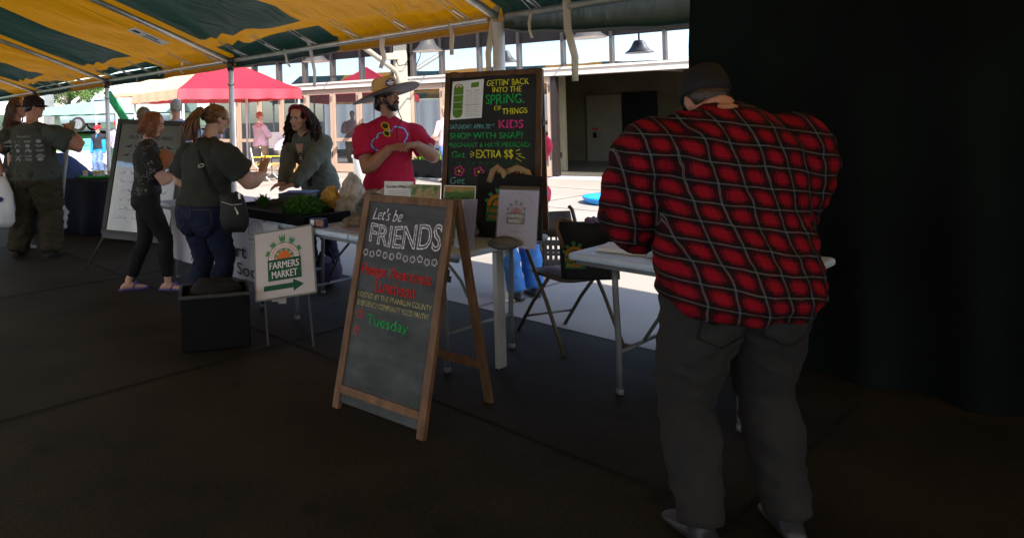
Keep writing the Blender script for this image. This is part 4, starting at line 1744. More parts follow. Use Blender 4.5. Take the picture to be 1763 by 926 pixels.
decal('shirt_print', pm, pmat('faded_print', (0.30, 0.31, 0.29), 0.9, bump=0), sh, (0, 1, 0), man, .004)
# phone in the raised hand
ph = thing('phone', 'pale phone held up by the big man in khaki trousers', 'phone', tuple(P(123, 222, 8.3)))
q = MB()
c_ = P(123, 219, 8.3)
q.bar(c_ + Vector((-.02, 0, -.06)), c_ + Vector((.012, .02, .075)), .012, .075, Vector((1, 0, 0)))
q.build('case', pmat('pale_green_case', (0.30, 0.33, 0.20), .4), ph, bevel=.004)
q = MB()
q.bar(c_ + Vector((-.027, 0, -.052)), c_ + Vector((.005, .02, .067)), .002, .065, Vector((1, 0, 0)))
q.build('screen', M['black'], ph)
# carrier bag in his other hand
bag = thing('carrier_bag', 'white plastic carrier bag hanging from the big man\'s left hand', 'bag', tuple(P(3, 400, 7.9)))
q = MB()
c_ = P(4, 345, 7.9)
rings = []
for dz, wv, dp in ((.27, .05, .03), (.2, .085, .05), (.08, .12, .075), (-.1, .14, .09), (-.24, .13, .085), (-.30, .09, .05)):
    rings.append([c_ + Vector((wv * math.cos(a) * (1 + .08 * math.sin(5 * a + dz * 20)), dp * math.sin(a) * (1 + .1 * math.cos(4 * a + dz * 14)), dz)) for a in np.linspace(0, 6.2832, 25)[:-1]])
q.loft(rings)
q.build('sack', clear_plastic('thin_white_film', (.75, .77, .8), .75), bag, True)
q = MB()
for dx in (-.04, .04):
    q.tube([c_ + Vector((dx, 0, .24)), c_ + Vector((dx * .6, 0, .31)), P(2, 300, 7.95)], .012, 6, flat=.4)
q.build('handle', M['paper'], bag)
q = MB()
q.poly(disc_pts(0, 0, .045, 14, .03), frame(Vector((1, 0, 0)), Vector((0, 0, 1)), Vector((0, -1, 0)), c_ + Vector((.02, -.1, .02))))
q.build('print', pmat('navy_ink', (.02, .03, .12), .8), bag)

# ---------------------------------------------------------------- long haired person in sunglasses beyond him
X, Y, YW = -4.17, 8.75, R(-75)
p = make_pose(1.86, 1.1, head=(R(-15), .05, 0), feet=((.1, .05), (-.1, -.05)))
pr_ = person('long haired person in sunglasses and grey trousers facing the big man', X, Y, YW, p, ruddy, vox=.011, hands=True)
shirt(p, pr_, pmat('dark_top', (0.03, 0.03, 0.028), .9), .014, 'half')
trousers(p, pr_, pmat('grey_trouser', (0.09, 0.09, 0.085), .9), .016, amp=.012)
shoes(p, pr_, pmat('grey_trainer', (0.22, 0.22, 0.22), .8), .012)
hm = hair_mat('long_brown_hair', (0.05, 0.022, 0.012), (0.12, 0.05, 0.02))
q = MB()
hair_cap(q, p)
rnd = random.Random(3)
for i in range(90):
    a = rnd.uniform(R(75), R(285))
    r0 = hp_(p, .03 * math.sin(a), .03 * math.cos(a) - .01, .115)
    r1 = hp_(p, .088 * math.sin(a), .1 * math.cos(a) - .015, .03)
    r2 = hp_(p, .1 * math.sin(a), .11 * math.cos(a) - .02, -.09)
    r3 = hp_(p, (.13 + .03 * rnd.random()) * math.sin(a), .13 * math.cos(a) - .03, -.2 - .12 * rnd.random())
    strand(q, [r0, r1, r2, r3], .009, rnd, .02, 2)
q.build('hair', hm, pr_, True, local=True)
face(p, pr_, lips=True, closed=True)
q = MB()
for s in (-1, 1):
    q.bar(hp_(p, s * .07, .08, .014), hp_(p, s * .075, -.01, .014), .006, .012)
    q.ell(hp_(p, s * .033, .094, .008), (.028, .007, .02), frame(p.Hr, p.Hf, p.Hu, Vector()))
q.build('sunglasses', M['black'], pr_, True, local=True)

# ---------------------------------------------------------------- person in blue bending behind the cloth covered table
X, Y, YW = -3.98, 10.3, R(95)
p = make_pose(1.62, 1.15, lean=1.15, drop=.10, head=(0, -.4, 0), ra=(.2, .65, .62), la=(-.2, .65, .62), feet=((.12, .1), (-.12, 0)))
pb_ = person('person in blue bending over behind the navy covered table', X, Y, YW, p, fair, vox=.013, hands=True)
shirt(p, pb_, pmat('blue_sweatshirt', (0.05, 0.09, 0.24), .9), .014, 'half', amp=.008)
trousers(p, pb_, pmat('blue_denim', (0.06, 0.10, 0.24), .9, var=.25), .018, .05, amp=.008, bum=.03)
shoes(p, pb_, M['steel_dark'])
plain_hair(p, pb_, hair_mat('brown_hair', (0.04, 0.02, 0.012)))

# ---------------------------------------------------------------- young woman with a red bob
X, Y, YW = -1.86, 6.36, R(-72)
p = make_pose(1.60, 1.0, lean=.06, head=(R(-24), .30, 0), ra=(.02, .27, 1.09), la=(-.04, .30, 1.03), rpole=(.9, -.5, -.6), lpole=(-.8, -.4, -.6),
              feet=((.09, .18, 0, -.35), (-.08, -.16, 0, .1)), bust=.018, hips=1.04)
wm = person('young woman with a red bob in a black patterned top, looking down with folded arms', X, Y, YW, p, fair, vox=.0075,
            rh=dict(f=(-.75, .5, .0), n=(0, .3, -1), curl=.6), lh=dict(f=(.75, .45, -.05), n=(0, .3, -1), curl=.6))
M['speckle'] = bpy.data.materials.new('black_speckled_print')
m = M['speckle']
m.use_nodes = True
t = m.node_tree
pb2 = t.nodes['Principled BSDF']
pb2.inputs['Roughness'].default_value = .85
tc = t.nodes.new('ShaderNodeTexCoord')
vo = t.nodes.new('ShaderNodeTexVoronoi')
vo.inputs['Scale'].default_value = 75
nz = t.nodes.new('ShaderNodeTexNoise')
nz.inputs['Scale'].default_value = 11
t.links.new(tc.outputs['Object'], vo.inputs['Vector'])
t.links.new(tc.outputs['Object'], nz.inputs['Vector'])
th = t.nodes.new('ShaderNodeMath')
th.operation = 'LESS_THAN'
th.inputs[1].default_value = .26
t.links.new(vo.outputs['Distance'], th.inputs[0])
th2 = t.nodes.new('ShaderNodeMath')
th2.operation = 'GREATER_THAN'
th2.inputs[1].default_value = .52
t.links.new(nz.outputs['Fac'], th2.inputs[0])
mu = t.nodes.new('ShaderNodeMath')
mu.operation = 'MULTIPLY'
t.links.new(th.outputs[0], mu.inputs[0])
t.links.new(th2.outputs[0], mu.inputs[1])
mx = t.nodes.new('ShaderNodeMix')
mx.data_type = 'RGBA'
mx.inputs[6].default_value = (.010, .010, .011, 1)
mx.inputs[7].default_value = (.42, .42, .40, 1)
t.links.new(mu.outputs[0], mx.inputs[0])
t.links.new(mx.outputs[2], pb2.inputs['Base Color'])
shirt(p, wm, m, .012, 'half', -.0, .012, amp=.006, vox=.01)
trousers(p, wm, pmat('black_stretch', (0.008, 0.008, 0.009), .8, bump=.1), .008, .06, .86, .012, amp=.004, vox=.01)
face(p, wm, (0.12, 0.05, 0.02), closed=True)
hb_ = hair_mat('copper_hair', (0.15, 0.045, 0.015), (0.30, 0.10, 0.035))
q = MB()
hair_cap(q, p, .99, rx=.077)
rnd = random.Random(8)
for i in range(210):
    a = rnd.uniform(R(38), R(322))
    sd_ = math.sin(a)
    r0 = hp_(p, .012 * sd_ + .01, .012 * math.cos(a), .118)
    rA = hp_(p, .058 * sd_, .07 * math.cos(a) - .012, .092)
    r1 = hp_(p, .086 * sd_, .105 * math.cos(a) - .016, .03)
    r2 = hp_(p, .099 * sd_, .115 * math.cos(a) - .02, -.05)
    r3 = hp_(p, (.086 + .014 * rnd.random()) * sd_, .105 * math.cos(a) - .016, -.115 - .02 * rnd.random())
    strand(q, [r0, rA, r1, r2, r3], .0075, rnd, .006, 1)
q.build('hair', hb_, wm, True, local=True)
M['sandal'] = pmat('violet_rubber', (0.10, 0.08, 0.30), .6)
for s in (1, -1):
    an = p.an[s]
    a = p.ft[s]
    f = Vector((-math.sin(a), math.cos(a), 0))
    r = Vector((f.y, -f.x, 0))
    q = MB()
    pts2 = [(-.035, -.075), (-.03, .03), (-.045, .11), (-.035, .17), (0, .185), (.035, .165), (.043, .1), (.03, .03), (.033, -.075), (0, -.092)]
    q.poly(pts2[::-1], frame(r, f, Vector((0, 0, 1)), Vector((an.x, an.y, -.006))), .016)
    for k in (-1, 1):
        b0 = Vector((an.x, an.y, 0)) + f * .03 + r * k * .04
        b1 = Vector((an.x, an.y, .035)) + f * .10
        q.tube([b0 + Vector((0, 0, .01)), b0.lerp(b1, .5) + Vector((0, 0, .045)), b1], .008, 6)
    q.build('flip_flop', M['sandal'], wm, local=True)
# the brown folder she holds
fo = thing('brown_folder', 'small brown folder held in the folded arms of the red bobbed woman', 'folder', tuple(P(272, 272, 6.25)))
q = MB()
q.bar(P(272, 268, 6.20), P(292, 282, 6.15), .004, .17, Vector((0, .3, 1)))
q.build('cover', pmat('brown_card', (.26, .10, .04), .7), fo)

# ---------------------------------------------------------------- woman with a ponytail, grey T-shirt and jeans
X, Y, YW = -1.13, 5.35, R(-33)
rhand = P(452, 302, 5.55)
p = make_pose(1.63, 1.30, lean=.15, twist=R(-10), headfwd=.04, head=(R(-10), .20, R(4)), ra=to_local(X, Y, YW, rhand), rpole=(.6, -.7, -.9),
              la=(-.20, .27, .98), lpole=(-1, -.35, -.1), feet=((.075, .04), (-.075, -.02)), bust=.05, hips=1.02, belly=.04, shoulders=1.02, legb=.86)
wp = person('woman with a ponytail and glasses in charcoal T-shirt and jeans, one hand raised', X, Y, YW, p, fair, vox=.0075,
            rh=dict(f=dir_local(YW, (.16, .1, 1)), n=dir_local(YW, (.55, .8, 0)), curl=.22, spread=.2, k=1.08), lh=dict(f=(.9, .4, 0), n=(0, .5, -1), curl=.7))
m_charc = pmat('faded_black_jersey', (0.030, 0.035, 0.029), 0.92, var=0.15, vs=4, bump=0.1, bs=220)
m_denim = pmat('dark_denim', (0.007, 0.012, 0.034), 0.9, var=0.3, vs=9, bump=0.2, bs=240)
sh = shirt(p, wp, m_charc, .018, 'half', -.0, .014, amp=.009, sc=8, tail=.022, vox=.010)
jn = trousers(p, wp, m_denim, .012, .05, 1.0, .008, amp=.008, bum=.012, vox=.010)
m_seam = pmat('faded_seam_thread', (.05, .045, .05), .9, bump=0)


def pockets(tr, root, mat, z, xo, wd, hg):
    pm_ = MB()
    Mk_ = frame(Vector((1, 0, 0)), Vector((0, 0, 1)), Vector((0, -1, 0)), Vector((0, -.5, 0)))
    for s_ in (-1, 1):
        cx_ = s_ * xo
        out_ = [(cx_ - wd / 2, z), (cx_ + wd / 2, z), (cx_ + wd / 2, z - hg * .8), (cx_, z - hg), (cx_ - wd / 2, z - hg * .8)]
        for i_ in range(5):
            a_, b_ = Vector((*out_[i_], 0)), Vector((*out_[(i_ + 1) % 5], 0))
            n_ = (b_ - a_).normalized()
            n_ = Vector((-n_.y, n_.x, 0)) * .003
            for t_ in range(5):
                u0, u1 = a_.lerp(b_, t_ / 5), a_.lerp(b_, (t_ + 1) / 5)
                pm_.add([u0 - n_, u1 - n_, u1 + n_, u0 + n_], [(0, 1, 2, 3)], Mk_)
    for t_ in range(8):
        z0_ = z + .05 - t_ * .03
        pm_.add([(-.003, z0_ - .03, 0), (.003, z0_ - .03, 0), (.003, z0_, 0), (-.003, z0_, 0)], [(0, 1, 2, 3)], Mk_)
    decal('seam_stitching', pm_, mat, tr, (0, 1, 0), root, .003)


pockets(jn, wp, m_seam, .86, .115, .14, .15)
shoes(p, wp, M['steel_dark'], .012)
hp2 = hair_mat('auburn_hair', (0.10, 0.042, 0.016), (0.22, 0.10, 0.036))
q = MB()
hair_cap(q, p, .985)
rnd = random.Random(5)
tie = hp_(p, 0, -.128, .02)
for i in range(200):
    a = rnd.uniform(0, 6.283)
    zz = rnd.uniform(-.04, .115)
    rr_ = math.sqrt(max(.05, 1 - (zz / .125) ** 2)) if zz > 0 else 1
    fx, fy = math.sin(a), math.cos(a)
    if zz < .06 and fy > .25:
        continue
    s0 = hp_(p, .080 * fx * rr_, .100 * fy * rr_ - .016, zz)
    mid = s0.lerp(tie, .55) + (s0.lerp(tie, .55) - hp_(p, 0, -.02, .02)).normalized() * .018
    strand(q, [s0, mid, tie], .0065, rnd, 0.002, 1, 7)
for i in range(120):
    o = Vector((rnd.gauss(0, 1), rnd.gauss(0, 1), rnd.gauss(0, 1)))
    e1 = tie + p.Hf * -.045 + p.Hu * (.005 + .012 * o.z) + p.Hr * .024 * o.x
    e2 = tie + p.Hf * (-.075 + .02 * o.y) + p.Hu * -.10 + p.Hr * .034 * o.x
    e3 = tie + p.Hf * (-.055 + .028 * o.y) + p.Hu * (-.20 - .05 * rnd.random()) + p.Hr * .034 * o.x
    strand(q, [tie + p.Hr * .008 * o.x, e1, e2, e3], .0085, rnd, .016, 2)
q.build('hair', hp2, wp, True, local=True)
q = MB()
q.tube([tie + p.Hr * .022 * math.cos(a) + p.Hu * .022 * math.sin(a) + p.Hf * -.004 for a in np.linspace(0, 6.28, 13)], .006, 6)
q.build('hair_tie', M['white_strap'], wp, True, local=True)
face(p, wp, (0.1, 0.05, 0.02))
q = MB()
for s in (-1, 1):
    q.tube([hp_(p, s * .072, -.012, .012), hp_(p, s * .074, .05, .014), hp_(p, s * .066, .088, .014)], .0026, 6)
    q.tube([hp_(p, s * .034 + .027 * math.cos(a), .098 - .01 * abs(math.cos(a)) * (1 if s * math.cos(a) > 0 else 0), .006 + .018 * math.sin(a)) for a in np.linspace(0, 6.28, 17)], .0026, 6)
q.build('glasses', pmat('purple_frame', (.03, .01, .04), .3, var=0, bump=0), wp, True, local=True)
# cross-body bag
bag = thing('crossbody_bag', 'black cross-body bag slung on the hip of the woman with the ponytail', 'bag', tuple(P(402, 400, 5.1)))
q = MB()
c_ = P(402, 362, 5.02)
rings = []
for dz, wv, dp, dx in ((.125, .055, .03, -.025), (.10, .085, .045, -.012), (.03, .095, .06, 0), (-.05, .105, .065, .005), (-.11, .10, .06, .01), (-.15, .07, .04, .012)):
    rings.append([c_ + Vector((dx + wv * math.cos(a), dp * math.sin(a), dz + .01 * math.sin(3 * a))) for a in np.linspace(0, 6.2832, 25)[:-1]])
q.loft(rings)
bo = q.build('pouch', pmat('black_nylon', (0.014, 0.015, 0.015), .6, bump=.2, bs=50), bag, True)
q = MB()
q.tube([c_ + Vector((-.075, -.055, .07)), c_ + Vector((0, -.066, .045)), c_ + Vector((.07, -.05, .05))], .004, 5)
q.build('zip', M['alu'], bo)
q = MB()
q.tube([c_ + Vector((.02, -.065, .03)), c_ + Vector((.035, -.07, -.0)), c_ + Vector((.042, -.07, -.02))], .006, 5)
q.tube([c_ + Vector((.05, -.04, .125)), c_ + Vector((.055, -.045, .085))], .01, 5, flat=.5)
q.build('zip_pull', M['alu'], bo)
# strap: over the back of the shirt
me = sh.data
bvh = BVHTree.FromPolygons([v.co.copy() for v in me.vertices], [tuple(k.vertices) for k in me.polygons])
path = []
Wi = WM[wp.name].inverted()
for (px_, py_) in ((336, 232), (340, 250), (345, 270), (350, 290), (357, 308), (366, 326), (376, 336)):
    a_ = Wi @ Vector((0, 0, EYE))
    d_ = (Wi @ P(px_, py_, 5.0) - a_).normalized()
    hit = bvh.ray_cast(a_, d_)
    if hit[0] is not None:
        path.append(WM[wp.name] @ (hit[0] - d_ * .004))
q = MB()
full = path + [c_ + Vector((-.06, -.02, .10))]
full2 = []
for i in range(len(full) - 1):
    full2 += [full[i], full[i].lerp(full[i + 1], .5)]
full2.append(full[-1])
q.tube(full2, .016, 6, flat=.16, hint=Vector((0, 1, 0)))
st_ = q.build('strap', M['black_cloth'], bag, True)
q = MB()
c2 = P(347, 285, 5.0)
hit = bvh.ray_cast(Wi @ Vector((0, 0, EYE)), (Wi @ c2 - Wi @ Vector((0, 0, EYE))).normalized())
if hit[0] is not None:
    c2 = WM[wp.name] @ hit[0] + Vector((0, -.012, 0))
ang = R(14)
q.tube([c2 + Vector((.021 * math.cos(a) * (1 if abs(math.cos(a)) < .3 else 1.05), -.003, .011 * math.sin(a) + .021 * math.cos(a) * math.tan(ang))) for a in np.linspace(0, 6.28, 21)], .0028, 6)
q.build('buckle', M['white_strap'], st_, True)

# ---------------------------------------------------------------- woman with dark curls and a headband behind the table
X, Y, YW = -.30, 6.95, R(140)
p = make_pose(1.70, .95, lean=.55, twist=R(6), head=(R(4), -.12, R(-6)), ra=to_local(X, Y, YW, P(487, 321, 6.45)), la=to_local(X, Y, YW, P(503, 322, 6.35)),
              rpole=(.9, -.4, -.4), lpole=(-.9, -.4, -.3), feet=((.1, .05), (-.1, -.05)), bust=.03)
wf = person('woman with long dark curls and red headband leaning over the table in olive jacket', X, Y, YW, p, olive, vox=.0075,
            rh=dict(f=dir_local(YW, (-.8, -.3, -.25)), n=(0, 0, -1), curl=.35), lh=dict(f=dir_local(YW, (-.8, -.35, -.2)), n=(0, 0, -1), curl=.35))
m_olive = pmat('grey_olive_cotton', (0.10, 0.118, 0.10), .9, var=.15, vs=5, bump=.12, bs=200)
q = MB()
torso_loft(q, p, .012, -.06, .31, .01)
garment('vest', q, pmat('black_striped_knit', (0.014, 0.014, 0.015), .9), wf)
jk = shirt(p, wf, m_olive, .020, 'wrist', -.06, .03, 'jacket', amp=.010, sc=8, cuff=.012, vox=.010)
trousers(p, wf, m_denim, .012)
shoes(p, wf, M['steel_dark'])
# collar and open front edge
q = MB()
for s in (-1, 1):
    n0 = p.secs[9][1]
    rt, fr, up = p.secs[9][2], p.secs[9][3], p.secs[9][4]
    a0 = n0 + rt * s * .02 - fr * .065 + up * .045
    a1 = n0 + rt * s * .075 + fr * .01 + up * .03
    a2 = n0 + rt * s * .05 + fr * .085 - up * .02
    a3 = n0 + rt * s * .085 + fr * .075 - up * .045
    a4 = n0 + rt * s * .105 + fr * .0 - up * .0
    a5 = n0 + rt * s * .03 - fr * .085 + up * .0
    o = len(q.v)
    q.v += [a0, a1, a2, a3, a4, a5]
    q.f += [(o, o + 1, o + 4, o + 5), (o + 1, o + 2, o + 3, o + 4)]
    q.m += [0, 0]
cl = q.build('collar', m_olive, jk, local=True)
cl.modifiers.new('s', 'SOLIDIFY').thickness = .006
# open front of the jacket: dark striped knit showing, laid on the chest
pm = MB()
c6 = p.secs[5]
Mf = frame(c6[2], c6[4], c6[3], c6[1] + c6[3] * .4)
tmpb = MB()
torso_loft(tmpb, p, .034, -.06, .33, .03)
tmpo = garment('tmp_torso', tmpb, m_olive, wf, .012, .0)
pm2 = MB()
for i in range(16):
    y0 = -.20 + i * .0225
    w0 = .018 + .022 * (1 - abs(i - 6) / 11)
    for j in range(3):
        xa, xb = -w0 + j * 2 * w0 / 3, -w0 + (j + 1) * 2 * w0 / 3
        pm2.add([(xa, y0, 0), (xb, y0, 0), (xb, y0 + .0225, 0), (xa, y0 + .0225, 0)], [(0, 1, 2, 3)], Mf)
decal('vest_front', pm2, M['black_cloth'], tmpo, tuple(-c6[3]), wf, .004)
for i in range(5):
    y0 = .03 + i * .02
    pm.add([(-.022, y0, 0), (.022, y0, 0), (.022, y0 + .006, 0), (-.022, y0 + .006, 0)], [(0, 1, 2, 3)], Mf)
decal('vest_stripe', pm, M['paper'], tmpo, tuple(-c6[3]), wf, .007)
pm = MB()
c9 = p.secs[8]
Mv = frame(c9[2], c9[4], c9[3], c9[1] + c9[3] * .35)
for i in range(6):
    y0 = -.09 + i * .022
    w0 = .004 + .0075 * i
    pm.add([(-w0, y0, 0), (w0, y0, 0), (w0 + .0075, y0 + .022, 0), (-w0 - .0075, y0 + .022, 0)], [(0, 1, 2, 3)], Mv)
decal('neckline', pm, olive, tmpo, tuple(-c9[3]), wf, .0045)
for ch in list(tmpo.children):
    ch.parent = jk
bpy.data.objects.remove(tmpo)
face(p, wf)
hc_ = pmat('black_curls', (0.010, 0.006, 0.005), 0.6, spec=.2, var=.3, vs=30, bump=.3, bs=90, col2=(0.035, 0.015, 0.011))
q = MB()
hair_cap(q, p, 1.0)
rnd = random.Random(12)
for i in range(380):
    a = rnd.uniform(R(74), R(286))
    sd_, cd_ = math.sin(a), math.cos(a)
    r0 = hp_(p, .03 * sd_, .03 * cd_ - .01, .125)
    r1 = hp_(p, .095 * sd_, .11 * cd_ - .02, .06)
    sp = rnd.uniform(.0, 1)
    r2 = hp_(p, (.115 + .05 * sp) * sd_, (.12 + .05 * sp) * cd_ - .04, -.07)
    r3 = hp_(p, (.12 + .08 * sp) * sd_, (.12 + .05 * sp) * cd_ - .05, -.2) + Vector((0, 0, -.03))
    L = rnd.uniform(.6, 1)
    r4 = r3 + Vector((0, 0, -.17 * L)) + p.Hr * sd_ * .02
    strand(q, [r0, r1, r2, r3, r4], .0085, rnd, .042, 4.5, 20)
q.build('hair', hc_, wf, True, local=True)
q = MB()
pts = []
for a in np.linspace(R(-105), R(105), 17):
    pts.append(hp_(p, .093 * math.sin(a), -.0 + .012 * math.cos(a) + .03 * math.cos(a), .02 + .108 * math.cos(a)))
q.tube(pts, .02, 8, flat=.3, hint=p.Hf)
q.build('headband', pmat('crimson_band', (0.22, 0.01, 0.03), .7), wf, True, local=True)

# ---------------------------------------------------------------- man in straw hat and red T-shirt
X, Y, YW = .335, 5.95, R(188)
rhw = P(672, 255, 5.72)       # his right hand is on the picture's left
lhw = P(716, 249, 5.66)
p = make_pose(1.77, 1.07, lean=-.0, twist=R(4), head=(R(42), -.06, R(2)), ra=to_local(X, Y, YW, rhw), la=to_local(X, Y, YW, lhw),
              rpole=(.95, -.6, -.7), lpole=(-.95, -.5, -.7), feet=((.14, .03), (-.14, 0)), shoulders=1.0, belly=.03)
mh = person('man in a wide straw hat and red T-shirt talking with both hands at his chest', X, Y, YW, p, tan, vox=.0075,
            rh=dict(f=dir_local(YW, (.95, -.25, .12)), n=dir_local(YW, (.1, .5, -.85)), curl=.35, spread=.3, k=1.1),
            lh=dict(f=dir_local(YW, (-.85, -.4, -.05)), n=dir_local(YW, (.0, .2, -1)), curl=.45, spread=.25, k=1.1))
m_red = pmat('crimson_jersey', (0.50, 0.014, 0.055), .9, var=.12, vs=4, bump=.1, bs=220)
sh = shirt(p, mh, m_red, .018, 'half', -.055, .016, amp=.008, sc=7, tail=.018, vox=.010)
trousers(p, mh, m_denim, .014)
shoes(p, mh, M['steel_dark'])
face(p, mh)
hd = hair_mat('near_black_hair', (0.012, 0.008, 0.007), (0.03, 0.018, 0.013))


def neckhair(mb):
    Mx = frame(p.Hr, p.Hf, p.Hu, Vector())
    mb.ell(hp_(p, 0, -.075, -.05), (.07, .045, .06), Mx)
    for s in (-1, 1):
        mb.ell(hp_(p, s * .07, -.035, -.02), (.016, .03, .045), Mx)


plain_hair(p, mh, hd, 1.03, .012, 34, neckhair)
# beard and moustache
q = MB()
Mx = frame(p.Hr, p.Hf, p.Hu, Vector())
rings = []
for u, wd, fy, by in ((-.118, .022, .078, .045), (-.104, .041, .095, .02), (-.082, .0535, .0965, -.008), (-.066, .0565, .093, -.02)):
    rings.append(ring(hp_(p, 0, (fy + by) / 2, u), p.Hr, p.Hf, wd, (fy - by) / 2, 22))
q.loft(rings)
for s in (-1, 1):
    q.tube([hp_(p, s * .054, .05, -.066), hp_(p, s * .062, .022, -.045), hp_(p, s * .0665, .002, -.01)], [.013, .011, .008], 8)
    q.tube([hp_(p, s * .003, .1, -.041), hp_(p, s * .02, .093, -.045), hp_(p, s * .034, .076, -.062)], [.008, .0085, .007], 8)
me = remesh(q, .004, 1)
displace(me, lambda c: .0035 * noise.noise(c * 120))
me.materials.clear()
me.materials.append(hd)
link('beard', me, mh, True)
# straw hat
hat = thing('straw_hat', 'wide brimmed tan straw hat with a blue patch, worn by the man in red', 'hat', tuple(WM[mh.name] @ hp_(p, 0, 0, .06)))
M['straw'] = pmat('tan_straw', (0.58, 0.37, 0.13), .8, var=.2, vs=60, bump=.5, bs=220, stretch=(1, 1, 3))
M['brim_under'] = pmat('grey_brim_lining', (0.20, 0.21, 0.24), .85, var=.15, vs=20, bump=.1)
tilt = Matrix.Rotation(R(7), 3, 'X') @ Matrix.Rotation(R(1), 3, 'Y')
ctr = hp_(p, 0, -.008, .034)
Ml = frame(p.Hr * 1.16, p.Hf * 1.12, p.Hu * 1.22, ctr)
Mh = WM[mh.name] @ Ml @ tilt.to_4x4()
q = MB()
rings = []
for z, rx, ry in ((0, .087, .108), (.03, .087, .107), (.07, .083, .102), (.098, .076, .094), (.112, .066, .082), (.114, .05, .06), (.108, .02, .03)):
    rings.append([Mh @ Vector((rx * math.cos(a), ry * math.sin(a), z)) for a in np.linspace(0, 6.2832, 37)[:-1]])
q.loft(rings)
q.build('crown', M['straw'], hat, True)
for nm, off, mt in (('brim', 0.0, M['straw']), ('brim_lining', -.006, M['brim_under'])):
    q = MB()
    nn = 48
    for i in range(nn):
        a = 2 * math.pi * i / nn
        for j in range(6):
            t = j / 5
            rx, ry = .087 + (.25 - .087) * t, .108 + (.265 - .108) * t
            z = .004 + .012 * t - .055 * t * t * (math.cos(a) ** 2) * .6 + .02 * t * t * math.sin(a) + .012 * t * math.sin(2 * a + 1)
            q.v.append(Mh @ Vector((rx * math.cos(a), ry * math.sin(a), z + off)))
    for i in range(nn):
        for j in range(5):
            a0, b0 = i * 6 + j, ((i + 1) % nn) * 6 + j
            q.f.append((a0, a0 + 1, b0 + 1, b0))
            q.m.append(0)
    q.build(nm, mt, hat, True)
q = MB()
rings = []
for z in (.002, .014):
    rings.append([Mh @ Vector((.0885 * math.cos(a), .1095 * math.sin(a), z)) for a in np.linspace(0, 6.2832, 37)[:-1]])
q.loft(rings, 0, False)
q.build('hat_band', M['black'], hat, True)
# patch on the crown, towards the viewer's side
pa_ = -R(-62)
pa_ = R(62)
q = MB()
av = R(58)
for sc_, lift, mt, nm in ((1.0, .004, pmat('blue_patch', (.015, .05, .30), .8), 'patch'), (.0, .006, M['paper'], 'patch_lettering')):
    q = MB()
    if sc_:
        pts_ = [(0, -.034), (.040, -.006), (.036, .016), (0, .034), (-.036, .016), (-.040, -.006)]
        for ring_ in (1.0,):
            o = len(q.v)
            for (u_, v_) in pts_:
                a = av - u_ / .095
                q.v.append(Mh @ Vector(((.0875 + lift) * math.cos(a), (.107 + lift) * math.sin(a), .056 + v_)))
            q.f.append(tuple(range(o, o + 6)))
            q.m.append(0)
        pb0 = q.build(nm, mt, hat)
    else:
        for (x0, x1, y0, y1) in ((-.028, .028, -.003, .007), (-.018, .018, -.016, -.011), (-.012, .012, .014, .019)):
            o = len(q.v)
            for (u_, v_) in ((x0, y0), (x1, y0), (x1, y1 + .003), (x0, y1)):
                a = av - u_ / .095
                q.v.append(Mh @ Vector(((.0875 + lift + .002) * math.cos(a), (.107 + lift + .002) * math.sin(a), .056 + v_)))
            q.f.append((o, o + 1, o + 2, o + 3))
            q.m.append(0)
        q.build(nm, mt, pb0)
# chin cord hanging to the chest
q = MB()
W_ = WM[mh.name]
q.tube([W_ @ hp_(p, -.075, .02, .03), W_ @ hp_(p, -.062, .05, -.06), W_ @ hp_(p, -.02, .085, -.125), W_ @ (hp_(p, 0, .12, -.19)), P(683, 222, 5.62), P(684, 240, 5.60)], .004, 6)
q.tube([W_ @ hp_(p, .075, .02, .03), W_ @ hp_(p, .062, .05, -.06), W_ @ hp_(p, .02, .085, -.125)], .004, 6)
q.build('chin_cord', M['black'], hat, True)
# blue outlined map print on the shirt
pm = MB()
W2 = WM[mh.name].inverted()
prof = [(640, 252), (643, 243), (651, 238), (655, 230), (664, 231), (670, 224), (678, 226), (683, 218), (692, 220), (702, 222), (708, 232), (706, 240),
        (700, 250), (690, 254), (684, 262), (674, 262), (666, 267), (656, 264), (648, 262)]
rnd = random.Random(2)
loop = []
for i in range(len(prof)):
    a, b2 = Vector((*prof[i], 0)), Vector((*prof[(i + 1) % len(prof)], 0))
    for k in range(4):
        q_ = a.lerp(b2, k / 4)
        loop.append((q_.x + rnd.uniform(-.8, .8), q_.y + rnd.uniform(-.8, .8)))
fw = W2.to_3x3() @ Vector((0.02, 1, -0.01))


def outline(wd, off):
    pb_ = MB()
    n_ = len(loop)
    cx_, cy_ = 674, 243
    for i in range(n_):
        x_, y_ = loop[i]
        dx_, dy_ = x_ - cx_, y_ - cy_
        L_ = math.hypot(dx_, dy_)
        for k in (-wd, wd):
            pb_.v.append(W2 @ P(x_ + dx_ / L_ * k, y_ + dy_ / L_ * k, 5.4))
    for i in range(n_):
        j = (i + 1) % n_
        pb_.f.append((2 * i, 2 * i + 1, 2 * j + 1, 2 * j))
        pb_.m.append(0)
    return pb_


decal('map_print', outline(1.9, 0), pmat('sky_blue_print', (.06, .22, .62), .8, bump=0), sh, tuple(fw), mh, .005)
decal('map_print_edge', outline(.6, 0), pmat('white_print', (.7, .72, .75), .8, bump=0), sh, tuple(fw), mh, .008)
# yellow sunglasses hooked on the neckline
sg = thing('sunglasses', 'yellow framed sunglasses hooked on the red T-shirt', 'sunglasses', tuple(P(663, 225, 5.62)))
mes = sh.data
bvh = BVHTree.FromPolygons([v.co.copy() for v in mes.vertices], [tuple(k.vertices) for k in mes.polygons])


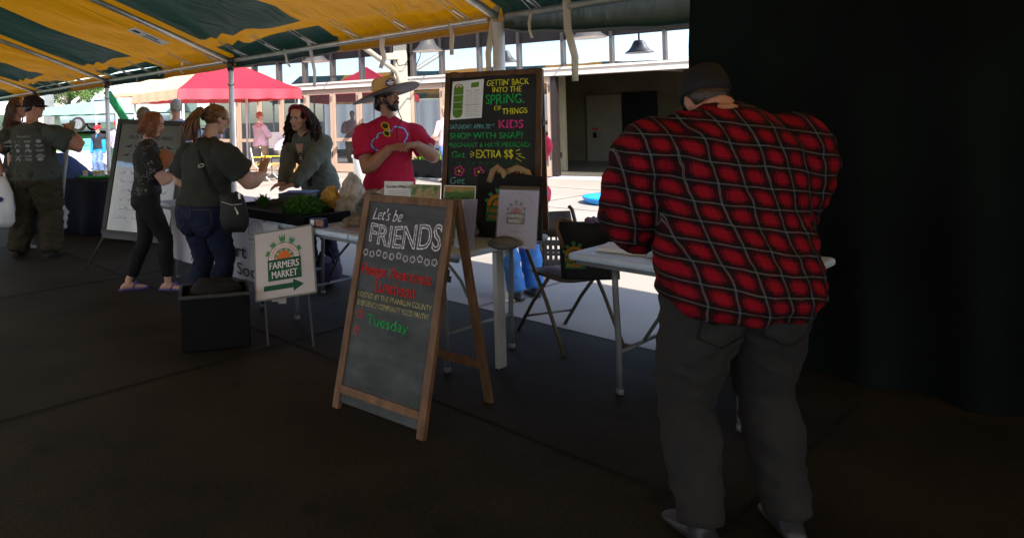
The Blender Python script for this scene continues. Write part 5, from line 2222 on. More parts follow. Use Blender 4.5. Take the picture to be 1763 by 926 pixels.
def on_shirt(px_, py_, off=.012):
    a_ = W2 @ Vector((0, 0, EYE))
    d_ = (W2 @ P(px_, py_, 5.4) - a_).normalized()
    h_ = bvh.ray_cast(a_, d_)
    return W_ @ (h_[0] - d_ * off) if h_[0] is not None else P(px_, py_, 5.65)


for (cx_, cy_, rx_, ry_) in ((663, 217, 6.2, 5.6), (666, 230, 5.4, 5.0)):
    loop_ = [on_shirt(cx_ + rx_ * math.cos(a) + 1.5 * math.sin(a), cy_ + ry_ * math.sin(a), .016) for a in np.linspace(0, 6.2832, 17)[:-1]]
    q = MB()
    q.tube(loop_ + [loop_[0]], .0048, 6)
    fr_ = q.build('frame', pmat('yellow_frame', (.75, .48, .01), .35, var=0, bump=0), sg, True)
    q = MB()
    q.v = [Vector(v) for v in loop_]
    q.f = [tuple(range(len(loop_)))]
    q.m = [0]
    q.build('lens', pmat('green_lens', (.02, .05, .02), .1, spec=.6, var=0, bump=0), fr_)
q = MB()
q.tube([on_shirt(668, 212), on_shirt(670, 222), on_shirt(671, 236)], .005, 6)
q.build('temple', pmat('yellow_temple', (.75, .48, .01), .35, var=0, bump=0), sg, True)

# ---------------------------------------------------------------- man in the plaid shirt at the right
m = bpy.data.materials.new('red_black_plaid_flannel')
m.use_nodes = True
t = m.node_tree
pr2 = t.nodes['Principled BSDF']
pr2.inputs['Roughness'].default_value = .92
pr2.inputs['Specular IOR Level'].default_value = .15
tc = t.nodes.new('ShaderNodeTexCoord')
nz = t.nodes.new('ShaderNodeTexNoise')
nz.inputs['Scale'].default_value = 5
vm = t.nodes.new('ShaderNodeVectorMath')
vm.operation = 'MULTIPLY_ADD'
vm.inputs[1].default_value = (.03, .03, .03)
t.links.new(tc.outputs['Object'], nz.inputs['Vector'])
t.links.new(nz.outputs['Color'], vm.inputs[0])
t.links.new(tc.outputs['Object'], vm.inputs[2])
sp = t.nodes.new('ShaderNodeSeparateXYZ')
t.links.new(vm.outputs[0], sp.inputs[0])


def mth(op, a, b2=None):
    n_ = t.nodes.new('ShaderNodeMath')
    n_.operation = op
    for i, q_ in enumerate((a, b2)):
        if q_ is None:
            continue
        if isinstance(q_, (int, float)):
            n_.inputs[i].default_value = q_
        else:
            t.links.new(q_, n_.inputs[i])
    return n_.outputs[0]


def stripes(axis_out, per, phase):
    x_ = mth('FRACT', mth('MULTIPLY', mth('ADD', axis_out, phase), 1 / per))
    d = mth('ABSOLUTE', mth('SUBTRACT', x_, .5))            # 0 at band centre
    band = mth('LESS_THAN', d, .18)                          # black band
    soft = mth('LESS_THAN', d, .30)
    line = mth('LESS_THAN', mth('ABSOLUTE', mth('SUBTRACT', d, .018)), .009)
    return band, soft, line


xs = mth('ADD', sp.outputs['X'], mth('MULTIPLY', sp.outputs['Z'], .22))
zs = mth('ADD', sp.outputs['Z'], mth('MULTIPLY', sp.outputs['X'], .14))
bx_, sx_, lx_ = stripes(xs, .080, .02)
bz_, sz_, lz_ = stripes(zs, .068, .0)
both = mth('MULTIPLY', mth('ADD', mth('ADD', bx_, sx_), mth('ADD', bz_, sz_)), .25)
cr = t.nodes.new('ShaderNodeValToRGB')
cr.color_ramp.interpolation = 'LINEAR'
cr.color_ramp.elements[0].color = (.23, .004, .011, 1)
cr.color_ramp.elements[1].color = (.005, .005, .006, 1)
e_ = cr.color_ramp.elements.new(.5)
e_.color = (.03, .003, .005, 1)
t.links.new(both, cr.inputs[0])
mxl = t.nodes.new('ShaderNodeMix')
mxl.data_type = 'RGBA'
mxl.inputs[7].default_value = (.36, .36, .34, 1)
t.links.new(cr.outputs[0], mxl.inputs[6])
t.links.new(mth('MULTIPLY', mth('MAXIMUM', lx_, lz_), .33), mxl.inputs[0])
t.links.new(mxl.outputs[2], pr2.inputs['Base Color'])
M['plaid'] = m
X, Y, YW = 1.335, 2.42, R(0)
p = make_pose(1.77, 1.36, lean=.22, twist=R(-4), headfwd=.07, neck=.05, head=(R(-8), .5, 0), ra=(.16, .42, 1.02), la=(-.10, .42, 1.02), rpole=(.3, -.5, -.8), lpole=(-.9, -.35, -.8),
              feet=((.16, .03), (-.16, 0)), shoulders=.98, hips=.95, belly=.03)
mp = person('man in a red and black plaid flannel shirt and black cap, back turned', X, Y, YW, p, ruddy, vox=.0085,
            rh=dict(f=(-.8, .5, .1), n=(0, .2, -1), curl=.7), lh=dict(f=(.8, .5, .1), n=(0, .2, -1), curl=.7))
shirt(p, mp, M['plaid'], .026, 'wrist', -.06, .01, amp=.012, sc=6, cuff=.014, vox=.010, fat=1.1)
q = MB()
n0 = p.secs[9]
rings = []
for h_, g_ in ((-.01, .104), (.03, .092), (.058, .086)):
    rings.append(ring(n0[1] + n0[4] * h_ + n0[3] * (.0 + h_ * .4), n0[2], n0[3], g_, g_ * .82, 28))
q.loft(rings, 0, False)
co = q.build('collar', M['plaid'], mp, True, local=True)
co.modifiers.new('s', 'SOLIDIFY').thickness = .007
tr_ = trousers(p, mp, pmat('grey_work_trouser', (.022, .021, .020), .9), .014)
pockets(tr_, mp, pmat('dark_thread', (.008, .008, .008), .9), .86, .11, .15, .16)
shoes(p, mp, M['steel_dark'])
plain_hair(p, mp, hair_mat('cropped_brown_hair', (.03, .018, .012)), .975, .003)
cap_hat(p, mp, pmat('black_cap_cotton', (.010, .010, .011), .8, bump=.2), False)

# ---------------------------------------------------------------- people further off
def passer(label, x, y, yaw, H, b, sk, top, bot, hairm, **k):
    pk = {q: k[q] for q in ('lean', 'twist', 'head', 'ra', 'la', 'feet', 'belly', 'bust', 'drop', 'hips', 'rpole', 'lpole', 'legb') if q in k}
    p = make_pose(H, b, **pk)
    r_ = person(label, x, y, yaw, p, sk, vox=k.get('vox', .014), hands=True, z=k.get('z', 0))
    s_ = shirt(p, r_, top, .016, k.get('sleeve', 'half'), -.02, .012, vox=.014)
    trousers(p, r_, bot, .016, vox=.014)
    shoes(p, r_, k.get('shoe', M['steel_dark']))
    if hairm:
        plain_hair(p, r_, hairm, k.get('hg', 1.02), .008, 30, k.get('hx'), vox=.010)
    return r_, p, s_


m_denim_l = pmat('washed_denim', (0.13, 0.21, 0.42), .9, var=.3, vs=8, bump=.15, bs=160)
grey_h = hair_mat('grey_hair', (.26, .25, .24))
dark_h = hair_mat('dark_hair', (.014, .010, .009))
# grey haired man in a blue-grey T-shirt behind the easel
r_, p, s_ = passer('grey haired man in a pale blue T-shirt standing beyond the bird poster', -2.57, 10.4, R(12), 1.84, 1.15, ruddy,
                   pmat('pale_blue_jersey', (.20, .26, .38), .9), m_denim, grey_h, head=(R(25), .05, 0), ra=(.3, .35, 1.2), la=(-.3, .3, 1.15))
pm = MB()
bo = p.secs[6][1] + Vector((0, -.3, .03))
lettering(pm, 'DEL', frame(Vector((1, 0, 0)), Vector((0, 0, 1)), Vector((0, -1, 0)), bo), -.08, .08, 0, .06, bold=.04)
decal('shirt_print', pm, pmat('pale_print', (.5, .55, .62), .9, bump=0), s_, (0, 1, 0), r_, .004)
# person in a grey knit hat just behind the bob
r_, p, s_ = passer('person with grey brown hair standing close behind the red bobbed woman', -2.62, 8.9, R(-20), 1.70, 1.0, fair,
                   pmat('brown_top', (.07, .05, .04), .9), m_denim, hair_mat('ash_brown_hair', (.16, .12, .09)), head=(0, .1, 0))
# dark haired person in pink beyond the poster
passer('dark haired person in a pink T-shirt looking down beyond the ponytailed woman', -2.78, 12.4, R(40), 1.60, 1.1, fair,
       pmat('pink_jersey', (.62, .33, .36), .9), m_denim, dark_h, head=(0, .3, 0))


def long_back(mb):
    pass


# woman in pink with red scarf under the red canopy
r_, p, s_ = passer('woman in a pink top, red headscarf and tan trousers under the red canopy', -2.35, 18.4, R(-60), 1.73, 1.2, pale,
                   pmat('pale_pink_cotton', (.68, .48, .58), .9), pmat('tan_twill', (.34, .24, .14), .9), hair_mat('strawberry_hair', (.40, .13, .08)), bust=.06, belly=.06, hips=1.15,
                   ra=(.15, .4, 1.1), la=(-.15, .4, 1.1), sleeve='elbow')
# stooping person by the white board
r_, p, s_ = passer('stooping person in lavender shirt and grey trousers beside the white board', -1.78, 17.9, R(-75), 1.65, 1.05, fair,
                   pmat('lavender_cotton', (.48, .42, .60), .9), pmat('grey_trouser_cloth', (.30, .28, .27), .9), dark_h, lean=1.2, drop=.06, head=(0, -.2, 0), ra=(.2, .6, .7), la=(-.2, .55, .7))
# pink sleeveless walker
r_, p, s_ = passer('person in a pink vest top and blue jeans walking past the glass doors', 2.18, 15.6, R(35), 1.72, 1.05, pale,
                   pmat('bright_pink_cotton', (.78, .36, .42), .9), m_denim_l, hair_mat('blond_hair', (.55, .40, .22)), sleeve='none', feet=((.1, .22), (-.1, -.22)),
                   la=(-.36, .15, .95), ra=(.3, .05, .9))
# child and adult in red caps by the steps
r_, p, s_ = passer('child in a red cap and blue jacket with black front, beyond the covered table', -7.62, 21.2, R(160), 1.50, .92, pale,
                   pmat('bright_blue_fleece', (.02, .25, .62), .9), m_denim_l, None, head=(R(-10), .1, 0), sleeve='wrist')
cap_hat(p, r_, pmat('red_cap_cotton', (.55, .02, .03), .8), False, grow=1.12)
face(p, r_)
q = MB()
torso_loft(q, p, .052, .03, .26, .0)
garment('waistcoat', q, pmat('black_quilt', (.02, .02, .03), .9), r_, .014, .002)
r_, p, s_ = passer('adult in a lavender shirt and red cap beside the child near the white tent pole', -7.22, 21.7, R(170), 1.62, 1.0, pale,
                   pmat('lavender_jersey', (.45, .40, .58), .9), pmat('dark_green_trousers', (.03, .07, .05), .9), None, sleeve='elbow', head=(R(20), .1, 0))
cap_hat(p, r_, pmat('scarlet_cap_cotton', (.58, .03, .04), .8), False, grow=1.08)
# person behind the big chalkboard
r_, p, s_ = passer('long haired person in a coral top and pale blue jeans standing behind the tall chalkboard', 1.40, 5.70, R(20), 1.62, 1.12, fair,
                   pmat('coral_jersey', (.70, .04, .10), .9), pmat('bright_washed_denim', (.06, .20, .52), .9, var=.25, vs=8), None, hips=1.25, la=(-.10, .34, 1.0), ra=(.10, .34, 1.0), rpole=(.1, -.6, -.9), lpole=(-.1, -.6, -.9), legb=1.05, vox=.010)
q = MB()
hair_cap(q, p)
rnd = random.Random(9)
for i in range(120):
    a = rnd.uniform(R(70), R(290))
    strand(q, [hp_(p, .02 * math.sin(a), .02 * math.cos(a), .118), hp_(p, .09 * math.sin(a), .1 * math.cos(a) - .015, .03), hp_(p, .11 * math.sin(a), .11 * math.cos(a) - .03, -.1),
               hp_(p, .13 * math.sin(a), .12 * math.cos(a) - .05, -.26 - .1 * rnd.random())], .009, rnd, .02, 2.5, 10)
q.build('hair', hair_mat('brown_curls', (.10, .05, .03)), r_, True, local=True)

# ================================================================ TABLES
UX = Vector((.64, -.77, 0)).normalized()     # along the table, to the right and nearer
UY = Vector((-UX.y, UX.x, 0))                # away from the camera
B0 = Vector((.59, 3.85, 0))                  # near right corner of the main table


def tp(a, c, z):
    """point a metres left of the corner B0 along the table, c metres behind its front edge"""
    q = B0 - UX * a + UY * c
    return Vector((q.x, q.y, z))


TOPZ = .74


def folding_table(label, a0, a1, c0, c1, group='white folding tables'):
    t0 = thing('folding_table', label, 'table', tuple(tp((a0 + a1) / 2, (c0 + c1) / 2, 0)), math.atan2(UX.y, UX.x), group)
    L, Wd = a1 - a0, c1 - c0
    q = MB()
    q.box((0, 0, TOPZ - .02), (L, Wd, .04))
    q.build('tabletop', M['table_top'], t0, bevel=.016, local=True)
    q = MB()
    for sy in (-1, 1):
        q.box((0, sy * (Wd / 2 - .035), TOPZ - .052), (L - .08, .025, .02))
    q.build('edge_rail', M['table_leg'], t0, local=True)
    for sx in (-1, 1):
        x = sx * (L / 2 - .22)
        for sy in (-1, 1):
            q = MB()
            q.tube([(x, sy * (Wd / 2 - .12), 0), (x, sy * (Wd / 2 - .12), .25), (x, sy * (Wd / 2 - .10), .55), (x, sy * (Wd / 2 - .10), TOPZ - .045)], .016, 10)
            q.lathe([(.02, 0), (.022, .02), (.018, .03)], c=(x, sy * (Wd / 2 - .12), 0), n=10)
            q.build('leg', M['table_leg'], t0, True, local=True)
        q = MB()
        q.tube([(x, -Wd / 2 + .12, .22), (x, Wd / 2 - .12, .22)], .011, 8)
        q.build('crossbar', M['table_leg'], t0, True, local=True)
        q = MB()
        q.tube([(x, 0, .22), (x - sx * .15, 0, .46), (x - sx * .42, 0, TOPZ - .045)], .010, 8)
        q.build('brace', M['table_leg'], t0, True, local=True)
    return t0


t1 = folding_table('white folding table carrying the chalkboard, tote bag and card holders', 0.0, 1.96, 0, .85)
q = MB()
w0 = tp(.96, -.002, TOPZ - .02)
q.bar(w0 - UY * .001, w0 + UY * -.003, .004, .036)
q.build('fold_seam', M['table_leg'], t1)
q = MB()
e0 = tp(-.035, .36, 0)
q.bar(tp(.05, .40, 0), tp(.05, .40, TOPZ - .05), .075, .03, UX)
q.build('leg', M['alu'], t1, bevel=.004)
q = MB()
q.bar(tp(-.003, .33, TOPZ - .022), tp(-.003, .47, TOPZ - .022), .006, .03)
q.bar(tp(-.006, .39, TOPZ - .05), tp(-.006, .43, TOPZ - .05), .006, .02)
q.build('bracket', M['alu'], t1)
folding_table('white folding table behind the hanging society banner, under the black plant tray', 1.99, 3.95, 0, .85)
folding_table('white folding table end at the left elbow of the plaid shirted man', -1.45, -.41, .415, 1.175)
# cloth covered table on the left
M['navy_cloth'] = pmat('navy_table_cloth', (.012, .016, .032), .9, var=.2, vs=3, bump=.15, bs=150)
ct = thing('covered_table', 'long table under a floor length navy cloth, jars on top', 'table', tuple(P(200, 410, 9.2)))
q = MB()
NA = Vector((-4.6, 10.05, 0))
ND = (Vector((-1.9, 8.95, 0)) - NA).normalized()
NB = Vector((-ND.y, ND.x, 0))
NL = 2.9
rings = []
for (z, o) in ((.0, .05), (.25, .035), (.55, .015), (.735, .004), (.75, -.01)):
    rg = []
    per = []
    nn = 44
    for i in range(nn):
        per.append((NL * i / nn, 0))
    for i in range(12):
        per.append((NL, .72 * i / 12))
    for i in range(nn):
        per.append((NL * (1 - i / nn), .72))
    for i in range(12):
        per.append((0, .72 * (1 - i / 12)))
    for i, (u_, v_) in enumerate(per):
        fo_ = o * (1 + 1.3 * math.sin(i * .9) * (1 if z < .7 else 0) + .6 * math.sin(i * .37))
        cx_, cy_ = (u_ - NL / 2), (v_ - .36)
        rg.append(NA + ND * (NL / 2 + cx_ * (1 + fo_ / 1.4)) + NB * (.36 + cy_ * (1 + fo_ / .36)) + Vector((0, 0, z + .004)))
    rings.append(rg)
q.loft(rings)
q.build('table_cloth', M['navy_cloth'], ct, True)
# round seal on the cloth
Ms = frame(ND, Vector((0, 0, 1)), NB * -1, NA + ND * 2.22 - NB * .058 + Vector((0, 0, .20)))
Ms = frame(ND, Vector((0, .03, 1)).normalized(), NB * -1, NA + ND * 2.28 - NB * .095 + Vector((0, 0, .23)))
q = MB()
q.poly(band_pts(0, 0, .135, .19, 0, 2 * math.pi, 40), Ms)
q.poly(band_pts(0, 0, .085, .10, 0, 2 * math.pi, 40), Ms)
sl = q.build('seal', M['paper'], ct)
q = MB()
arc_text(q, 'AUDUBON KENTUCKY', Ms, 0, 0, .163, R(185), R(355), .03, inward=True, lift=.003)
q.build('seal_lettering', M['ink_green'], ct)
q = MB()
q.poly([(-.06, -.02), (-.02, .03), (.05, .05), (.07, .02), (.02, -.03), (-.03, -.05)], shifted(Ms, .002))
q.build('seal_emblem', pmat('teal_ink', (.05, .25, .30), .8), ct)
# jars with yellow lids on a green tray
TZ = .757
tr = thing('green_tray', 'bright green tray of little jars on the navy table', 'tray', tuple(NA + ND * .95 + NB * .3 + Vector((0, 0, TZ))), math.atan2(ND.y, ND.x))
q = MB()
q.lathe([(.30, 0), (.34, .035), (.33, .04), (.29, .01)], n=30)
for v in q.v:
    v.y *= .5
q.build('dish', pmat('green_plastic', (.03, .28, .03), .4), tr, True, local=True)
jar0 = None
for i, (dx, dy) in enumerate(((-.2, -.03), (-.07, .03), (.06, -.04), (.19, .02), (.0, .09))):
    wp_ = NA + ND * (.95 + dx) + NB * (.3 + dy) + Vector((0, 0, TZ + .012))
    if jar0 is None:
        jar0 = thing('jar', 'small clear jar with a yellow lid on the green tray', 'jar', tuple(wp_), 0, 'yellow lidded jars on the green tray')
        q = MB()
        q.lathe([(.03, 0), (.034, .01), (.034, .05), (.028, .06)], n=16)
        q.build('glass_body', pmat('jar_glass', (.5, .52, .55), .1, spec=.6), jar0, True, local=True)
        q = MB()
        q.lathe([(.032, .06), (.034, .064), (.034, .085), (.03, .09)], n=16)
        q.build('lid', pmat('yellow_lid', (.62, .42, .03), .4), jar0, True, local=True)
    else:
        c2 = jar0.copy()
        C.objects.link(c2)
        c2.location = wp_
        for ch in list(jar0.children):
            d2 = ch.copy()
            C.objects.link(d2)
            d2.parent = c2
dw = thing('display_stand', 'dark sloping display stand on the navy table before the child in red cap', 'stand', tuple(NA + ND * 1.62 + NB * .45 + Vector((0, 0, TZ))))
q = MB()
o_ = NA + ND * 1.6 + NB * .5 + Vector((0, 0, TZ))
q.bar(o_ + ND * -.16 + Vector((0, 0, .01)), o_ + ND * .02 + Vector((0, 0, .2)), .26, .016, NB)
q.build('panel', M['steel_dark'], dw, bevel=.003)
q = MB()
q.bar(o_ + ND * .12 + Vector((0, 0, .0)), o_ + ND * .02 + Vector((0, 0, .19)), .05, .01, NB)
q.build('prop', M['steel_dark'], dw)
lf = thing('leaflet_fan', 'spread of small dark leaflets lying beside the easel on the navy table', 'leaflets', tuple(NA + ND * 1.8 + NB * .15 + Vector((0, 0, TZ))))
for i in range(3):
    q = MB()
    q.box((0, 0, .001 + .0015 * i), (.10, .15, .001), Matrix.Translation(NA + ND * (1.6 + .12 * i) + NB * .16 + Vector((0, 0, TZ))) @ Matrix.Rotation(.3 * i, 4, 'Z'))
    q.build('leaflet', pmat('leaflet_paper', (.12, .11, .2), .6), lf)

# ---------------------------------------------------------------- grey pole with black sleeve by the covered table
po = thing('furled_umbrella', 'pale grey pole with a black lower sleeve leaning by the big man\'s right leg', 'umbrella', tuple(P(101, 425, 8.3)))
q = MB()
a_, b_ = P(118, 225, 8.55), P(105, 352, 8.35)
q.tube([a_, b_], .028, 12)
q.build('shaft', pmat('pale_grey_pole', (.30, .34, .36), .45), po, True)
q = MB()
g_ = P(98, 430, 8.3)
q.tube([b_, b_.lerp(g_, .4), b_.lerp(g_, .75), Vector((g_.x, g_.y, 0.02))], [.036, .045, .06, .02], 10)
q.build('sleeve', M['black_cloth'], po, True)
bg_ = thing('clear_wrapper', 'crumpled clear plastic wrapper hanging by the black sleeved pole', 'wrapper', tuple(P(108, 395, 8.25)))
me_ = MB()
c_ = P(108, 372, 8.2)
me_.ell(c_, (.055, .04, .16), None, 20, 14)
for v in me_.v:
    n_ = noise.noise(v * 14) * .05
    v += Vector((n_, n_ * .6, n_ * .4))
me_.build('film', clear_plastic('clear_film', (.85, .87, .9), .4), bg_, True)

# ================================================================ BIRD POSTER ON ITS EASEL
TLp, TRp, BLp, BRp = P(203, 208, 7.60), P(318, 207, 7.35), P(176, 400, 7.37), P(303, 418, 7.12)
ri = ((TRp - TLp) + (BRp - BLp)).normalized()
upv = ((TLp - BLp) + (TRp - BRp))
upv = (upv - ri * upv.dot(ri)).normalized()
ou = ri.cross(upv)
PW, PH = ((TRp - TLp).length + (BRp - BLp).length) / 2, ((TLp - BLp).length + (TRp - BRp).length) / 2
oc = (TLp + TRp + BLp + BRp) / 4
Mp = frame(ri, upv, ou, oc - ri * PW / 2 - upv * PH / 2)
pt = thing('framed_poster', 'framed chart of birds standing on a thin black easel', 'poster', tuple(Vector((oc.x, oc.y, 0))))
q = MB()
fw_ = .052
q.box((PW / 2, PH - fw_ / 2, 0), (PW, fw_, .03), Mp)
q.box((PW / 2, fw_ / 2, 0), (PW, fw_ * .8, .03), Mp)
q.box((fw_ / 2, PH / 2, 0), (fw_, PH - 2 * fw_, .03), Mp)
q.box((PW - fw_ / 2, PH / 2, 0), (fw_, PH - 2 * fw_, .03), Mp)
q.build('picture_frame', pmat('dark_olive_frame', (.035, .037, .028), .45), pt, bevel=.003)
q = MB()
q.box((PW / 2, PH / 2, -.008), (PW - 2 * fw_, PH - 2 * fw_, .008), Mp)
M['chart'] = pmat('cream_chart', (.74, .66, .48), .6, var=.05)
q.build('chart', M['chart'], pt)
q = MB()
q.poly([(fw_ + .06, .08), (PW - fw_ - .06, .08), (PW - fw_ - .06, PH - .10), (fw_ + .06, PH - .10)], shifted(Mp, -.0035))
q.build('chart_field', pmat('pale_chart_field', (.76, .70, .56), .6, var=.05), pt)
q = MB()
lettering(q, 'SIBLEY BACKYARD BIRDS', shifted(Mp, -.0025), .16, PW - .16, PH - .19, .034, bold=.02)
q.build('lettering', M['ink'], pt)
q = MB()
rnd = random.Random(6)
for r__ in range(9):
    for c__ in range(6):
        bxp, byp = .17 + c__ * (PW - .32) / 5.5 + rnd.uniform(-.015, .015), PH - .29 - r__ * (PH - .42) / 8.6
        if byp < .12:
            continue
        s_ = rnd.uniform(.022, .034)
        fl = rnd.choice((-1, 1))
        pts_ = [(-1.7, -.35), (-.6, -.35), (0, -.6), (.7, -.35), (1.0, .25), (1.35, .38), (1.02, .55), (.75, .72), (.45, .6), (.1, .3), (-.7, .05), (-1.8, -.15)]
        pts_ = [(bxp + fl * x_ * s_, byp + y_ * s_) for x_, y_ in pts_]
        q.poly(pts_ if fl > 0 else pts_[::-1], shifted(Mp, -.0025))
q.build('bird_print', pmat('bird_ink', (.16, .13, .11), .7, var=.5, vs=20), pt)
gm = bpy.data.materials.new('poster_glazing')
gm.use_nodes = True
t = gm.node_tree
t.nodes.clear()
out_ = t.nodes.new('ShaderNodeOutputMaterial')
tr_ = t.nodes.new('ShaderNodeBsdfTransparent')
gl_ = t.nodes.new('ShaderNodeBsdfGlossy')
gl_.inputs['Roughness'].default_value = .04
fr_ = t.nodes.new('ShaderNodeFresnel')
fr_.inputs[0].default_value = 2.7
mx_ = t.nodes.new('ShaderNodeMixShader')
t.links.new(fr_.outputs[0], mx_.inputs[0])
t.links.new(tr_.outputs[0], mx_.inputs[1])
t.links.new(gl_.outputs[0], mx_.inputs[2])
t.links.new(mx_.outputs[0], out_.inputs[0])
q = MB()
q.poly([(fw_ - .002, fw_ - .002), (PW - fw_ + .002, fw_ - .002), (PW - fw_ + .002, PH - fw_ + .002), (fw_ - .002, PH - fw_ + .002)], shifted(Mp, .004))
q.build('glazing', gm, pt)
es = thing('easel', 'thin black folding easel holding the bird chart', 'easel', tuple(Vector((oc.x, oc.y + .2, 0))))
for (fx_, tx_) in ((-.07, .30), (PW + .0, PW - .30)):
    q = MB()
    a_ = Mp @ Vector((fx_, -.05, .02))
    ft = Vector((a_.x, a_.y - .12, 0)) + ri * (-.06 if fx_ < .2 else .06)
    tp_ = Mp @ Vector((tx_, PH * .97, -.05))
    q.tube([ft, Mp @ Vector((fx_ * .5 + tx_ * .0 + (.04 if fx_ < .2 else -.0 + PW * .5 - .04), -.02, -.04)), tp_], .009, 8)
    q.build('leg', M['steel_dark'], es, True)
q = MB()
tp_ = Mp @ Vector((PW / 2, PH * .97, -.06))
q.tube([Vector((oc.x + .25, oc.y + .75, 0)), tp_], .009, 8)
q.build('leg', M['steel_dark'], es, True)
q = MB()
q.bar(Mp @ Vector((.02, -.012, .01)), Mp @ Vector((PW - .02, -.012, .01)), .05, .012, ou)
q.build('ledge', M['steel_dark'], es)

# ================================================================ SOCIETY BANNER ON THE TABLE FRONT
ba0, ba1 = 1.74, 3.55
Mb = frame(UX, (Vector((0, 0, 1)) - UY * .03).normalized(), -UY, tp(ba1, -.012, .24))
bw, bh = ba1 - ba0, .49
bn = thing('table_banner', 'white society banner hung on the table front behind the woman with the ponytail', 'banner', tuple(tp(2.6, -.01, 0)))
q = MB()
for i in range(31):
    for j in range(7):
        u_, v_ = bw * i / 30, bh * j / 6
        q.v.append(Mb @ Vector((u_, v_, .012 * math.sin(u_ * 7) * (1 - j / 6) + .002)))
for i in range(30):
    for j in range(6):
        a = i * 7 + j
        q.f.append((a, a + 7, a + 8, a + 1))
        q.m.append(0)
q.build('sheet', pmat('white_vinyl', (.60, .62, .70), .5, var=.05), bn, True)
q = MB()
lettering(q, 'Frankfort', shifted(Mb, .016), .45, 1.36, .23, .105, bold=.045)
q.build('bold_lettering', M['ink'], bn)
q = MB()
lettering(q, 'Audubon Society', shifted(Mb, .016), .40, 1.78, .085, .095)
q.build('lettering', M['ink'], bn)
q = MB()
Mq = shifted(Mb, .017)
dcx, dby = 1.52, .30
q.poly(band_pts(dcx, dby + .08, .105, .113, 0, math.pi, 24), Mq)
for k in range(5):
    x_ = dcx - .08 + .04 * k
    q.poly([(x_ - .003, dby + .09), (x_ + .003, dby + .09), (dcx + (x_ - dcx) * .45 + .003, dby + .175), (dcx + (x_ - dcx) * .45 - .003, dby + .175)], Mq)
for yy in (.075, .045, .035, -.0):
    q.poly([(dcx - .12, dby + yy), (dcx + .12, dby + yy), (dcx + .12, dby + yy + .006), (dcx - .12, dby + yy + .006)], Mq)
for k in range(6):
    x_ = dcx - .1 + .04 * k
    q.poly([(x_ - .003, dby - .10), (x_ + .003, dby - .10), (x_ + .003, dby - .005), (x_ - .003, dby - .005)], Mq)
q.build('dome_print', M['ink_grey'], bn)
# white sheet folded over the end of that run
ws = thing('white_cloth', 'plain white cloth hanging from the table edge beside the farmers market sign', 'cloth', tuple(tp(1.66, -.03, 0)))
q = MB()
for i in range(9):
    for j in range(6):
        u_, v_ = -.16 + .15 * i / 8, .17 + .53 * j / 5
        q.v.append(tp(1.62 - u_ - .0, -.03 - .02 * math.sin(i * 1.4 + j * .3) - (5 - j) * .008, v_))
for i in range(8):
    for j in range(5):
        a = i * 6 + j
        q.f.append((a, a + 6, a + 7, a + 1))
        q.m.append(0)
q.build('sheet', M['paper'], ws, True)

# ================================================================ THINGS ON THE LEFT PART OF THE TABLES
# plant tray
pt_ = thing('plant_tray', 'shallow black plastic plant tray overhanging the table edge', 'tray', tuple(tp(2.0, .2, TOPZ)), math.atan2(UX.y, UX.x))
q = MB()
L, Wd, hh = 1.12, .42, .075
vo_ = []
for (sx, sy, z) in ((1, 1, 0), (1.03, 1.05, hh)):
    for (x_, y_) in ((-1, -1), (1, -1), (1, 1), (-1, 1)):
        q.v.append(Vector((x_ * L / 2 * sx, y_ * Wd / 2 * sy, z)))
for (sx, sy, z) in ((.97, .93, hh), (.95, .90, .012)):
    for (x_, y_) in ((-1, -1), (1, -1), (1, 1), (-1, 1)):
        q.v.append(Vector((x_ * L / 2 * sx, y_ * Wd / 2 * sy, z)))
for k in range(3):
    for i in range(4):
        j = (i + 1) % 4
        q.f.append((k * 4 + i, k * 4 + j, k * 4 + 4 + j, k * 4 + 4 + i))
        q.m.append(0)
q.f += [(3, 2, 1, 0), (12, 13, 14, 15)]
q.m += [0, 0]
q.build('shell', M['black'], pt_, local=True, bevel=.004)
q = MB()
q.box((-.1, 0, .03), (L * .9, Wd * .86, .03))
q.build('soil', pmat('dark_soil', (.02, .015, .01), .95, bump=.8, bs=60), pt_, local=True)
for i in range(len(pt_.children)):
    pass
WT = WM[pt_.name]


def blob_grass(name, label, cat, centre, rx, ry, rz, n, mat, seed, ln=.035):
    rnd_ = random.Random(seed)
    root = thing(name, label, cat, tuple(centre))
    q_ = MB()
    q_.ell(centre + Vector((0, 0, rz * .3)), (rx * .9, ry * .9, rz * .62), None, 18, 10)
    for v in q_.v:
        v += Vector((0, 0, noise.noise(v * 22) * .02))
    q_.build('base_mat', mat, root, True)
    q_ = MB()
    for i in range(n):
        a = rnd_.uniform(0, 6.283)
        th = math.acos(rnd_.uniform(0, 1))
        d_ = Vector((math.sin(th) * math.cos(a), math.sin(th) * math.sin(a), math.cos(th)))
        b_ = centre + Vector((d_.x * rx, d_.y * ry, d_.z * rz * .75 + .01)) * rnd_.uniform(.75, 1.0)
        t_ = b_ + (d_ + Vector((rnd_.uniform(-.7, .7), rnd_.uniform(-.7, .7), rnd_.uniform(0, .6)))) * ln * rnd_.uniform(.5, 1.1)
        x_, _y = axes_from(t_ - b_)
        q_.add([b_ - x_ * .004, b_ + x_ * .004, t_.lerp(b_, .4) + x_ * .006, t_, t_.lerp(b_, .4) - x_ * .006], [(0, 1, 2, 3, 4)])
    q_.build('moss_sprigs', mat, root)
    return root


moss = pmat('moss_green', (.035, .115, .015), .9, var=.55, vs=30, bump=.5)
blob_grass('moss_clump', 'thick clump of green moss at the right end of the plant tray', 'moss', tp(1.72, .2, TOPZ + .06), .19, .15, .115, 1500, moss, 1)
blob_grass('sprout', 'small green seedling at the left end of the plant tray', 'plant', tp(2.36, .24, TOPZ + .06), .05, .05, .06, 160, pmat('leaf_green', (.04, .13, .02), .8), 2, .04)


